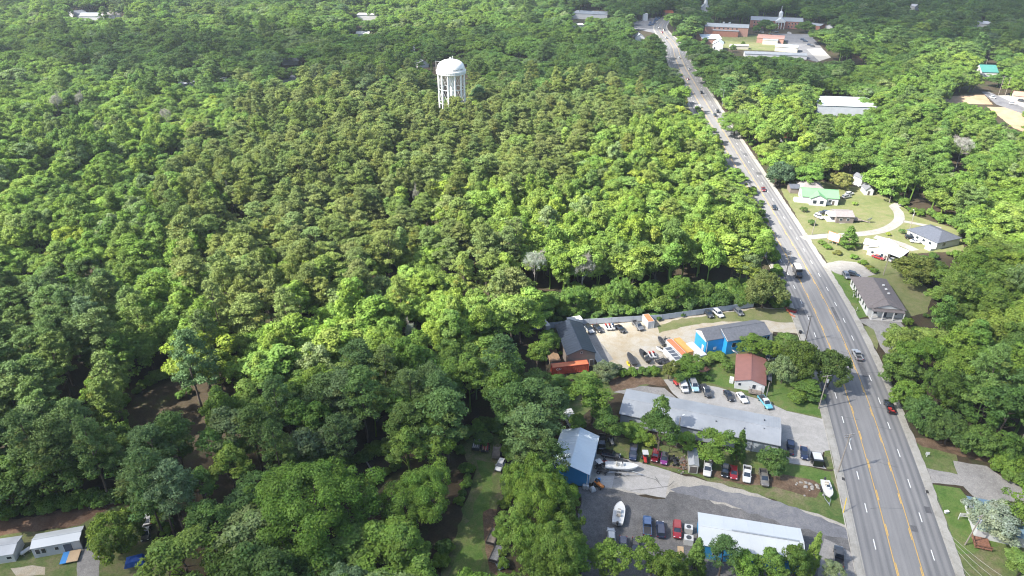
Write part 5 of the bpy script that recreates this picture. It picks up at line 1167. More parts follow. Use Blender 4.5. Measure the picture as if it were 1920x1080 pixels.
# satellite dish
o = thing('satellite_dish', 'white satellite dish at the end of the wooden ramp on the dry lawn', 'satellite dish', at((1630, 418))[0], R(200)); mb = MB(); mb.tube((0, 0, 0), (0, 0, 1.2), .06, n=6); mb.obj('mast', 'galvanised', o); mb = MB(); mb.lathe([(.1, 0), (.7, .15), (1.2, .45), (1.25, .5), (.7, .2), (.05, .06)], 16); q = mb.obj('dish', 'container_white', o); q.location = (0, 0, 1.3); q.rotation_euler = (R(50), 0, 0)
# signs
def sign(label, px, rz, w_, h_, z, mat='container_white', posts=2, pm_='window_white', name='sign', marks=None):
    o = thing(name, label, 'sign', at(px)[0], rz); mb = MB(); mb.box(0, 0, z+h_/2, w_, .08, h_); mb.obj('board', mat, o)
    for x in ((-w_/2, w_/2) if posts == 2 else (0,)): p_ = MB(); p_.box(x, 0, (z+h_)/2, .12, .12, z+h_); p_.obj('post', pm_, o)
    if marks:
        m_ = MB(); m_.prism([(-.35, -.05), (-.12, -.05), (0, .05), (-.2, -.05)], 0, .01)
        mm = MB(); mm.poly([(-.4, -.05, z+h_*.35), (.4, -.05, z+h_*.35), (.2, -.05, z+h_*.6), (-.2, -.05, z+h_*.68)]); mm.obj('emblem', 'scrap_grey', o)
    return o
sign('white board sign on two posts on the lawn before the blue roofed house', (1806, 975), R(-8), 2.2, 1.0, .9, marks=True)
sign('small white sign near the gravel drive on the right verge', (1737, 857), R(-10), .9, .8, .7, posts=1)
sign('red roadside sign by the brown roofed building', (1600, 556), R(60), 1.4, 1.1, .6, 'container_amber')
sign('green sign on a post in front of the brown roofed building', (1599, 558), R(70), 2.2, 1.0, 1.6, 'lawn_green', posts=1)
sign('small white sign on the verge left of the pillared porch', (1606, 583), R(60), .8, .9, .4, posts=1)
o = thing('utility_box', 'small white box on the lawn before the white board sign', 'utility box', at((1774, 962))[0], .2); mb = MB(); mb.prism([(-.45, -.25), (.45, -.25), (.45, .25), (-.45, .25)], 0, .5); mb.obj('cabinet', 'container_white', o); mb = MB(); mb.box(0, 0, .53, 1.0, .6, .06); mb.obj('lid', 'window_white', o)
# drains, grates
for px, lb in (((1738, 923), 'dark drain grate in the right gutter'), ((1581, 899), 'dark drain grate in the left gutter by the pole')):
    o = thing('drain_grate', lb, 'drain', (P(*px).x, P(*px).y, WALKZ+.004), R(72), 'drain grates'); mb = MB(); mb.box(0, 0, .012, 1.0, .7, .02); mb.obj('grate', 'manhole_iron', o); f_ = MB(); f_.box(0, .38, .02, 1.1, .08, .05); f_.box(0, -.38, .02, 1.1, .08, .05); f_.obj('rim', 'concrete_block', o)
# utility poles
utility_pole('wooden utility pole with crossarm at the road edge beside the magnolias', (1535, 766), 11, ((0, 2.6),), True, R(12), lean=(0, 1))
utility_pole('tall utility pole with transformer and double crossarms at the driveway corner', (1571, 886), 11.5, ((0, 2.8), (.7, 2.4)), True, R(15), lean=(-2, 4))
utility_pole('dark utility pole at the road by the blue building', (1510, 640), 9.5, ((0, 2.2),), False, R(10), mat='dark_pole')
utility_pole('pale utility pole on the lawn before the flowering tree', (1809, 1022), 9.0, ((0, 1.6),), True, R(20), lean=(3, 4))
utility_pole('wooden utility pole at the woods beside the box truck', (1472, 524), 11, ((0, 2.4),), True, R(10))
utility_pole('wooden pole with a lamp on the dry lawn near the road', (1522, 441), 10, (), False, 0, lean=(0, 3))
utility_pole('lamp pole at the end of the curving white path', (1667, 381), 10.5, (), False, R(80), lamp=1.6)
utility_pole('lamp pole near the dark roofed bungalow', (1702, 443), 11, (), True, R(80), lamp=1.4)
utility_pole('wooden pole on the dry lawn behind the brown roofed building', (1656, 516), 9, (), False, 0, lean=(0, 2))
utility_pole('short lamp pole standing in the trees before the long grey building', (1268, 838), 9.5, (), False, R(40), lamp=.9)
utility_pole('stubby pole between the red roofed house and the aqua pickup', (1437, 744), 5, (), False, 0, guard=True)
utility_pole('wooden pole at the right edge in the roadside woods', (1910, 836), 11, ((0, 2.2),), False, 0, lean=(0, 3))
utility_pole('lamp pole on the right of the far road', (1353, 205), 13, (), False, R(150), lamp=2.0, mat='galvanised')
utility_pole('pale pole right of the road bend near town', (1290, 109), 13, ((0, 2.4),), False, 0, mat='galvanised')
for px, lb in (((1280, 62), 'pole among trees beside the town stretch'), ((1640, 118), 'dark pole at the edge of the dark woods on the right'), ((1578, 112), 'pole right of the school parking lot'), ((1848, 124), 'pole beside the teal roofed house'), ((1884, 180), 'pole on the street by the pale red roof, right one'), ((1872, 178), 'pole on the street by the pale red roof, left one')):
    utility_pole(lb, px, 13, ((0, 2.2),), mat='pole_wood'); x_, y_ = P(*px).x, P(*px).y; t_ = proj(x_, y_, 13); vis([(t_[0]-2, t_[1]), (t_[0]+2, t_[1]), (t_[0]+2, t_[1]*.5+px[1]*.5), (t_[0]-2, t_[1]*.5+px[1]*.5)])
o = thing('guy_guard', 'yellow guy wire guard on the grass by the pavement', 'guy wire guard', at((1581, 962))[0], 0); mb = MB(); mb.tube((0, 0, 0), (.5, 1.2, 3.4), .09, .09, 8); mb.obj('sleeve', 'yellow_plastic', o); mb = MB(); mb.tube((.5, 1.2, 3.4), (1.0, 2.2, 5.4), .02, n=4); mb.obj('wire', 'wire', o)
# overhead wires at the bottom right
pa = proj(P(1809, 1022).x, P(1809, 1022).y, 8.5)
for i, (a, b, lb) in enumerate((((1780, 1002), (1900, 1094), 'upper overhead wire crossing the verge at the bottom right'), ((1782, 1010), (1886, 1100), 'second overhead wire crossing the verge at the bottom right'), ((1784, 1020), (1872, 1106), 'third overhead wire crossing the verge at the bottom right'), ((1790, 1045), (1850, 1108), 'lowest overhead wire crossing the verge at the bottom right'))):
    p0, p1 = P(*a, 7.6-i*.35), P(*b, 7.4-i*.35); d_ = (p1-p0); p0 = p0-d_*.0; mb = MB(); n_ = 10
    pts = [p0+d_*(k/n_)+Vector((0, 0, -.5*math.sin(math.pi*k/n_))) for k in range(n_+1)]
    for q0, q1 in zip(pts, pts[1:]): mb.tube(q0, q1, .035, n=4)
    tag(mb.obj('overhead_wire', 'wire'), lb, 'wire', 'overhead wires')
# bits in the left yard
o = thing('tarp_cover', 'blue tarp over a heap under the lime green tree', 'tarp', at((254, 1055))[0], .3); mb = MB(); mb.loft([[(-2, -1.2, 0), (2, -1.2, 0), (2, 1.2, 0), (-2, 1.2, 0)], [(-1.6, -1, 1.1), (1.7, -.9, 1.3), (1.5, .9, 1.2), (-1.6, 1, 1.0)], [(-.6, -.4, 1.6), (.8, -.3, 1.7), (.7, .4, 1.6), (-.6, .4, 1.5)]]); mb.obj('sheet', 'blue_tarp', o)
o = thing('paddling_pool', 'small teal tub on the red soil behind the lime green tree', 'tub', at((253, 972))[0], 0); mb = MB(); mb.lathe([(.9, 0), (1.1, .35), (1.0, .38), (.85, .1), (.1, .08)], 16); mb.obj('basin', 'teal_plastic', o)
o = thing('cooler_box', 'white box beside the teal tub', 'box', at((244, 974))[0], .3); mb = MB(); mb.box(0, 0, .35, 1.1, .7, .7); mb.obj('case', 'container_white', o); mb = MB(); mb.box(0, 0, .73, 1.15, .75, .08); mb.obj('lid', 'window_white', o)
o = thing('gas_tank', 'small white gas tank between the shed and the mobile home', 'gas tank', at((50, 1038))[0], R(60)); mb = MB(); mb.loft([[(x, r_*math.cos(t*math.pi/6), .75+r_*math.sin(t*math.pi/6)) for t in range(12)] for x, r_ in ((-1.1, .1), (-.95, .4), (.95, .4), (1.1, .1))]); mb.obj('tank', 'container_white', o); mb = MB(); mb.box(-.6, 0, .2, .15, .6, .4); mb.box(.6, 0, .2, .15, .6, .4); mb.obj('saddle', 'concrete_block', o)
o = thing('fallen_log', 'fallen log across the bare gap in the lower woods', 'log', at((690, 872))[0], R(120)); mb = MB(); mb.tube((-4, 0, .3), (4, 0, .35), .26, .15, 8); mb.obj('stem', 'pale_bark', o); mb = MB(); mb.tube((1, 0, .4), (2.4, 1.2, .9), .09, .04, 5); mb.obj('limb', 'pale_bark', o)
o = thing('wheelie_bin', 'dark bin at the drive entrance beside the blue building', 'bin', at((1500, 626))[0], .2); mb = MB(); mb.loft([[(-.28, -.32, .08), (.28, -.32, .08), (.28, .32, .08), (-.28, .32, .08)], [(-.34, -.4, 1.0), (.34, -.4, 1.0), (.34, .4, 1.0), (-.34, .4, 1.0)]]); mb.obj('tub', 'black_plastic', o); mb = MB(); mb.box(0, 0, 1.04, .74, .88, .08); mb.obj('lid', 'black_plastic', o)
o = thing('dog_kennel', 'dark blue crate under the trees left of the red roofed house', 'crate', at((1304, 700))[0], .3); mb = MB(); mb.box(0, 0, .6, 1.6, 1.2, 1.2); mb.obj('box', 'car_navy', o); mb = MB(); mb.loft([[(-.9, -.7, 1.2), (.9, -.7, 1.2), (.9, .7, 1.2), (-.9, .7, 1.2)], [(-.9, -.05, 1.5), (.9, -.05, 1.5), (.9, .05, 1.5), (-.9, .05, 1.5)]]); mb.obj('roof', 'shingle_dark', o)
flat_trailer('rusty trailer under the trees left of the red roofed house', (1312, 700), (1326, 694), deck='rust', mat='rust', L=3.6)
o = car('suv', 'silver', (1440, 676), (1458, 672), 'silver car parked between the red roofed house and the blue building', group='cars in the fenced sand yard')
# ------------------------------------------------------------------ trees
def leaf_faces(cent, nrm, size, aspect, rng, tone, fold=.25):
    """one small four-cornered leaf clump per centre"""
    n = len(cent)
    a = rng.normal(size=(n, 3)); a -= nrm*np.sum(a*nrm, 1, keepdims=True); a /= np.linalg.norm(a, axis=1, keepdims=True)+1e-9
    b = np.cross(nrm, a)
    s = size[:, None]
    v = np.empty((n, 4, 3))
    v[:, 0] = cent - a*s*.5; v[:, 2] = cent + a*s*.5
    v[:, 1] = cent + b*s*.5*aspect - nrm*s*fold*.5; v[:, 3] = cent - b*s*.5*aspect - nrm*s*fold*.5
    return v.reshape(-1, 3), np.repeat(tone, 4, axis=0)
def crown_mesh(name, V, T, mat):
    me = bpy.data.meshes.new(name); n = len(V)//4
    me.vertices.add(len(V)); me.vertices.foreach_set('co', V.astype(np.float32).ravel())
    me.loops.add(len(V)); me.loops.foreach_set('vertex_index', np.arange(len(V), dtype=np.int32))
    me.polygons.add(n); me.polygons.foreach_set('loop_start', np.arange(0, len(V), 4, dtype=np.int32))
    ca = me.color_attributes.new('leaf', 'FLOAT_COLOR', 'POINT')
    ca.data.foreach_set('color', np.c_[T, np.ones(len(T))].astype(np.float32).ravel())
    me.materials.append(M[mat]); me.update(); me.validate(); return me
def dirs(n, rng):
    d = rng.normal(size=(n, 3)); return d/np.linalg.norm(d, axis=1, keepdims=True)
def broad(seed, h=16., r=4.3, base=.34, npuff=70, leaves=95, size=.62, pr=(.22, .36), point=.0, low=-.55, gap=.1, tonevar=.16, leaders=1):
    """rounded crown of many leafy boughs; puff = one bough end"""
    rng = np.random.default_rng(seed); cz = h*(base+1)/2; rz = h*(1-base)/2
    d = dirs(npuff*4, rng); d = d[d[:, 2] > low][:npuff]
    k = len(d); rad = rng.uniform(.62, .98, k)
    lob = 1 + .22*np.sin(3*np.arctan2(d[:, 1], d[:, 0])+seed) + .14*np.sin(5*np.arctan2(d[:, 1], d[:, 0])+seed*2.3)
    pc = d*rad[:, None]*np.array([r, r, rz])
    pc[:, :2] *= lob[:, None]
    pc[:, :2] *= (1-point*np.clip(pc[:, 2]/rz, 0, 1))[:, None]
    if leaders > 1:                                            # several tops of unequal height, side by side
        la = rng.uniform(0, 6.28)+np.arange(leaders)*6.28/leaders+rng.normal(size=leaders)*.3; lr = r*rng.uniform(.35, .62, leaders)
        ls = rng.uniform(.48, .72, leaders); lz = rng.uniform(-.34, .30, leaders)*rz; lz[0] = .34*rz
        w = rng.integers(0, leaders, k)
        pc[:, :2] = pc[:, :2]*ls[w][:, None]+np.c_[np.cos(la)*lr, np.sin(la)*lr][w]
        pc[:, 2] = pc[:, 2]*(.45+.35*ls[w])+lz[w]
    keep = rng.random(k) > gap; pc, d = pc[keep], d[keep]; k = len(pc)
    prad = rng.uniform(pr[0], pr[1], k)*r
    V, T = [], []
    for i in range(k):
        q = max(12, int(leaves*(prad[i]/(r*.29))**2))
        e = dirs(q*2, rng); up = d[i]*.7+np.array([0, 0, .55]); e = e[(e@up) > -.25][:q]; q = len(e)
        rr = prad[i]*rng.uniform(.55, 1.06, q)
        c = pc[i] + e*rr[:, None]*np.array([1.1, 1.1, .78])
        nn = e*.9 + np.array([0, 0, .35]) + rng.normal(size=(q, 3))*.45; nn /= np.linalg.norm(nn, axis=1, keepdims=True)
        tone = rng.uniform(1-tonevar*1.4, 1+tonevar, q)[:, None]*np.array([1, 1, 1])*rng.uniform(.86, 1.16)
        tone = tone*np.array([rng.uniform(.94, 1.06), 1, rng.uniform(.85, 1.1)])
        a, t = leaf_faces(c, nn, size*rng.uniform(.6, 1.3, q), .75, rng, tone)
        V.append(a); T.append(t)
    V = np.concatenate(V); V[:, 2] += cz
    return crown_mesh(name='broad_crown', V=V, T=np.concatenate(T), mat='broad_leaf')
def pine(seed, h=22., r=3.3, base=.5, npuff=85, leaves=60, size=.62, flat=.0, gap=.1):
    """loblolly-like crown: tufts of needles at the ends of rising boughs, sky between them"""
    rng = np.random.default_rng(seed); V, T = [], []; skew = rng.uniform(0, 6.28)
    for i in range(npuff):
        t = rng.random()**.8                                     # 0 crown base .. 1 tip
        z = h*(base+(1-base)*t); prof = (math.sin(math.pi*(.22+.74*t)))**.75*(1-.25*flat*t)
        th = i*2.39996+rng.normal()*.4; rr = r*prof*math.sqrt(rng.uniform(.15, 1))*(1+.38*math.cos(th-skew)*(1-t*.6))*rng.uniform(.8, 1.25)
        if rng.random() < gap: continue
        c0 = np.array([rr*math.cos(th), rr*math.sin(th), z+rng.normal()*.3])
        pr_ = rng.uniform(.16, .29)*r; q = int(leaves*rng.uniform(.7, 1.3))
        e = dirs(q, rng); c = c0+e*(pr_*rng.uniform(.45, 1.05, q))[:, None]*np.array([1.15, 1.15, .62])
        nn = e*.6+np.array([0, 0, .5])+rng.normal(size=(q, 3))*.6; nn /= np.linalg.norm(nn, axis=1, keepdims=True)
        tone = rng.uniform(.78, 1.18, q)[:, None]*np.ones(3)*rng.uniform(.85, 1.15)
        if rng.random() < .04: tone = tone*np.array([1.25, 1.03, .9])
        a, tt = leaf_faces(c, nn, size*rng.uniform(.6, 1.25, q), .42, rng, tone, .1)
        V.append(a); T.append(tt)
    return crown_mesh('pine_crown', np.concatenate(V), np.concatenate(T), 'pine_needle')
def conifer(seed, h=9., r=2.2, npuff=90, leaves=60, size=.4):
    rng = np.random.default_rng(seed); V, T = [], []
    for i in range(npuff):
        t = rng.random(); z = h*(.06+.94*t); rr = r*(1-t)**.75*rng.uniform(.55, 1.0); th = i*2.39996
        c0 = np.array([rr*math.cos(th), rr*math.sin(th), z]); q = leaves
        e = dirs(q, rng); c = c0+e*rng.uniform(.3, 1.0, q)[:, None]*np.array([.2, .2, .26])*r*1.15
        nn = e+np.array([.3*math.cos(th), .3*math.sin(th), .5])+rng.normal(size=(q, 3))*.5; nn /= np.linalg.norm(nn, axis=1, keepdims=True)
        tone = rng.uniform(.8, 1.15, q)[:, None]*np.ones(3)*rng.uniform(.85, 1.12)
        a, tt = leaf_faces(c, nn, size*rng.uniform(.6, 1.2, q), .6, rng, tone); V.append(a); T.append(tt)
    return crown_mesh('conifer_crown', np.concatenate(V), np.concatenate(T), 'broad_leaf')
def trunk_mesh(seed, h, r0, top, mat, limbs=5, spread=2.5):
    r = random.Random(seed); mb = MB(); segs = 5; p = Vector((0, 0, -.3)); pts = [p]
    for i in range(segs):
        p = Vector((p.x+r.uniform(-.25, .25), p.y+r.uniform(-.25, .25), h*top*(i+1)/segs)); pts.append(p)
    for i in range(segs): mb.tube(pts[i], pts[i+1], r0*(1-.15*i), r0*(1-.15*(i+1)), 7)
    for k in range(limbs):
        a = pts[2+k % 3]; t = k*2.4+r.random(); l = spread*r.uniform(.6, 1)
        q = a+Vector((math.cos(t)*l*.5, math.sin(t)*l*.5, l*.5)); mb.tube(a, q, r0*.45, r0*.3, 5)
        mb.tube(q, q+Vector((math.cos(t)*l*.5, math.sin(t)*l*.5, l*.45)), r0*.3, r0*.12, 5)
    return mb.mesh('trunk', [mat])
def bare_crown(seed, h=17., r=4.0):
    rg = random.Random(seed); mb = MB()
    def grow(p, d, l, rad, k):
        e = p+d*l; mb.tube(p, e, rad, rad*.65, 5 if k > 1 else 3)
        if k == 0: return
        for j in range(3 if k > 1 else 4):
            a = d.orthogonal().normalized(); a.rotate(Matrix.Rotation(rg.uniform(0, 6.28), 3, d))
            nd = (d*rg.uniform(.75, 1.1)+a*rg.uniform(.45, .95)+Vector((0, 0, .18))).normalized()
            grow(p+d*l*rg.uniform(.55, 1), nd, l*rg.uniform(.55, .78), rad*.6, k-1)
    for j in range(6):
        t = j*1.05+rg.random(); grow(Vector((0, 0, h*(.42+.07*j))), Vector((math.cos(t)*.8, math.sin(t)*.8, .75)).normalized(), h*.16, .13, 4)
    return mb.mesh('bare_crown', ['pale_bark'])
def twig_crown(seed, h=17., r=4.2):
    rng = np.random.default_rng(seed); V, T = [], []
    for i in range(70):
        d = dirs(1, rng)[0]; d[2] = abs(d[2])*.9-.25; c0 = np.array([0, 0, h*.74])+d*np.array([r, r, h*.25])*rng.uniform(.55, 1.0)
        q = 46; e = dirs(q, rng); c = c0+e*rng.uniform(.2, 1.0, q)[:, None]*np.array([1.0, 1.0, .8])*r*.24
        nn = rng.normal(size=(q, 3)); nn /= np.linalg.norm(nn, axis=1, keepdims=True)
        a, tt = leaf_faces(c, nn, .85*rng.uniform(.6, 1.3, q), .13, rng, rng.uniform(.75, 1.15, q)[:, None]*np.ones(3), 0); V.append(a); T.append(tt)
    return crown_mesh('twig_crown', np.concatenate(V), np.concatenate(T), 'pine_needle')
# ---- the kinds: (crown, trunk, crown radius, height)
KB = []      # broadleaved, forest-grown to spreading
for i in range(5): KB.append((broad(100+i, 17, 4.2, .34, 84, 104, .50, (.17, .31), point=.35, leaders=2+i % 3, tonevar=.2), trunk_mesh(i, 17, .26, .7, 'bark'), 4.2, 17.))
for i in range(4): KB.append((broad(200+i, 15, 5.6, .24, 120, 190, .50, (.14, .27), gap=.06, leaders=(1, 4, 3, 5)[i], tonevar=.2), trunk_mesh(20+i, 15, .32, .65, 'bark', 6, 3.5), 5.6, 15.))
for i in range(3): KB.append((broad(300+i, 19, 3.7, .36, 74, 100, .49, (.18, .33), point=.55, gap=.12, leaders=1+i, tonevar=.2), trunk_mesh(30+i, 19, .25, .75, 'bark'), 3.7, 19.))
KP = []
for i in range(5): KP.append((pine(400+i, 23, 3.4+.2*(i % 3), .44+.04*(i % 3), 104, 84, .55, gap=.12+.04*i), trunk_mesh(40+i, 23, .27, .93, 'bark', 6, 2), 3.5, 23.))
for i in range(3): KP.append((pine(500+i, 22, 4.3, .42, 120, 92, .6, flat=.6, gap=.14), trunk_mesh(50+i, 22, .3, .93, 'bark', 7, 2.8), 4.3, 22.))
KBIG = [(broad(600+i, 19, 10.2, .14, 210, 900, .40, (.10, .2), low=-.5, gap=.05, leaders=(1, 6)[i], tonevar=.2), trunk_mesh(60+i, 19, .6, .6, 'bark', 8, 7), 10.4, 19.) for i in range(2)]
KS = [(broad(700+i, 3.0, 1.7, .0, 26, 80, .32, (.28, .45), low=-.2), trunk_mesh(70+i, 3, .07, .5, 'bark', 3, .8), 1.7, 3.) for i in range(3)]
KO = [(broad(1000+i, 14, 7.6, .18, 190, 290, .52, (.10, .21), low=-.45, gap=.05, leaders=4+i, tonevar=.2), trunk_mesh(95+i, 14, .4, .6, 'bark', 7, 4.5), 7.8, 14.) for i in range(3)]
KC = [(conifer(800+i), trunk_mesh(80+i, 9, .16, .8, 'bark', 2, .8), 2.2, 9.) for i in range(2)]
KROUND = [(broad(900+i, 8, 4.2, .04, 120, 180, .41, (.16, .26), low=-.4, gap=.02, tonevar=.22), trunk_mesh(90+i, 8, .2, .5, 'bark', 5, 2.5), 4.4, 8.) for i in range(2)]
# ---- leaf colours (the leaf's own)
TINT = {'lime': (.215, .30, .062), 'bright': (.16, .25, .052), 'mid': (.145, .228, .048), 'deep': (.100, .168, .044), 'greygreen': (.205, .25, .125),
        'yellow': (.27, .325, .06), 'olive': (.172, .210, .060), 'dull': (.125, .180, .052), 'dark': (.088, .145, .044), 'blue': (.105, .165, .08), 'cream': (.30, .34, .22), 'magnolia': (.11, .16, .038), 'silver': (.27, .32, .22), 'cedar': (.20, .22, .06)}
WORD = {'lime': 'lime green', 'bright': 'bright green', 'mid': 'mid green', 'deep': 'deep green', 'greygreen': 'grey green', 'yellow': 'yellow green', 'olive': 'olive green',
        'dull': 'dull green', 'dark': 'dark green', 'blue': 'bluish green', 'cream': 'cream flowered', 'magnolia': 'olive brown', 'silver': 'silvery', 'cedar': 'tawny green'}
MIX = {'p': [('P', 'olive', 5), ('P', 'dull', 3), ('B', 'lime', .5), ('B', 'mid', .6)], 'd': [('P', 'dark', 3.5), ('P', 'dull', 3), ('P', 'blue', .3), ('O', 'deep', .5), ('B', 'deep', 1.2), ('B', 'bright', .5)],
       'l': [('B', 'lime', 5), ('B', 'bright', 3), ('B', 'yellow', .8), ('B', 'greygreen', .5), ('B', 'mid', 1), ('P', 'olive', .3)], 'm': [('O', 'mid', 1.0), ('O', 'bright', .6), ('B', 'mid', 4), ('B', 'bright', 3), ('B', 'greygreen', .8), ('B', 'lime', 1), ('B', 'deep', 1), ('P', 'dull', .6)],
       'k': [('O', 'deep', 1.6), ('O', 'mid', 1.2), ('B', 'deep', 4), ('B', 'mid', 3.5), ('P', 'dark', 1.2), ('B', 'greygreen', .5), ('B', 'bright', .4)], 'x': [('O', 'deep', 1.6), ('O', 'mid', 1.4), ('O', 'greygreen', .5), ('B', 'deep', 3), ('B', 'mid', 3), ('B', 'greygreen', .9), ('B', 'bright', 1), ('P', 'dull', 1), ('P', 'blue', .2)]}
GRID = ["mmxxxxmmkkkkkkkk", "mkkkxxxxkkkkkmmm", "mmlmpppppplllmmm", "mmmpppppplllmmmm", "lmmppppllllllmml", "mmmppplpllmllmml",
        "ddmpplllmkkkmlll", "dddlllmmkkmmmmmm", "ddddmddkdmmmmmdk", "dddmkkmmddmmmmkk", "dddkkklmmlmmmmmm", "dddkkmmmmlmmmmmm"]
def zone(px, py):
    c = int((px+rnd.uniform(-62, 62))//120); r = int((py+rnd.uniform(-45, 45))//90)
    return GRID[min(max(r, 0), 11)][min(max(c, 0), 15)]
def pick(mix):
    t = rnd.uniform(0, sum(w for *_, w in mix))
    for k, c, w in mix:
        t -= w
        if t <= 0: return k, c
    return mix[0][:2]
MEAN = {'p': 'olive', 'd': 'dull', 'l': 'lime', 'm': 'mid', 'k': 'deep', 'x': 'mid'}
def vary(c, z=None):
    if z in ('k', 'x') and c == 'mid' and rnd.random() < .4: c = 'deep'
    f = rnd.uniform(.82, 1.2); b = TINT[c]
    if z: mz = TINT[MEAN[z]]; b = tuple(.62*p+.38*q for p, q in zip(b, mz))
    return (b[0]*f*rnd.uniform(.9, 1.05), b[1]*f, b[2]*f*rnd.uniform(.85, 1.2))
# every tree: dict(x, y, kind list, variant, height scale, width scale, rot, colour word, tint, hand-placed?, text)
TREES = []
HAND = []
def add_tree(x, y, lst, var, sh, sw, col, hand=None, name=None, cat='tree', z=None):
    TREES.append(dict(x=x, y=y, lst=lst, var=var, sh=sh, sw=sw, rot=rnd.uniform(0, 6.28), col=col, tint=vary(col, z), hand=hand, name=name, cat=cat))
KIND = {'B': KB, 'P': KP, 'BIG': KBIG, 'S': KS, 'C': KC, 'R': KROUND, 'O': KO}
def place(px, py, rpx, h, kind, col, text, var=None, name=None, cat='tree'):
    """a tree of its own: its crown's middle is seen at (px, py), rpx wide to each side"""
    lst = KIND[kind]; v = rnd.randrange(len(lst)) if var is None else var
    hc = h*(.68 if kind in 'BP' else .55 if kind in ('BIG', 'R', 'O') else .45)
    g = P(px, py, hc); d = g.y*CO+(H-hc)*SI; r = rpx*d/FPX
    add_tree(g.x, g.y, lst, v, h/lst[v][3], r/lst[v][2], col, text, name, cat)
    HAND.append((g.x, g.y, r, h))
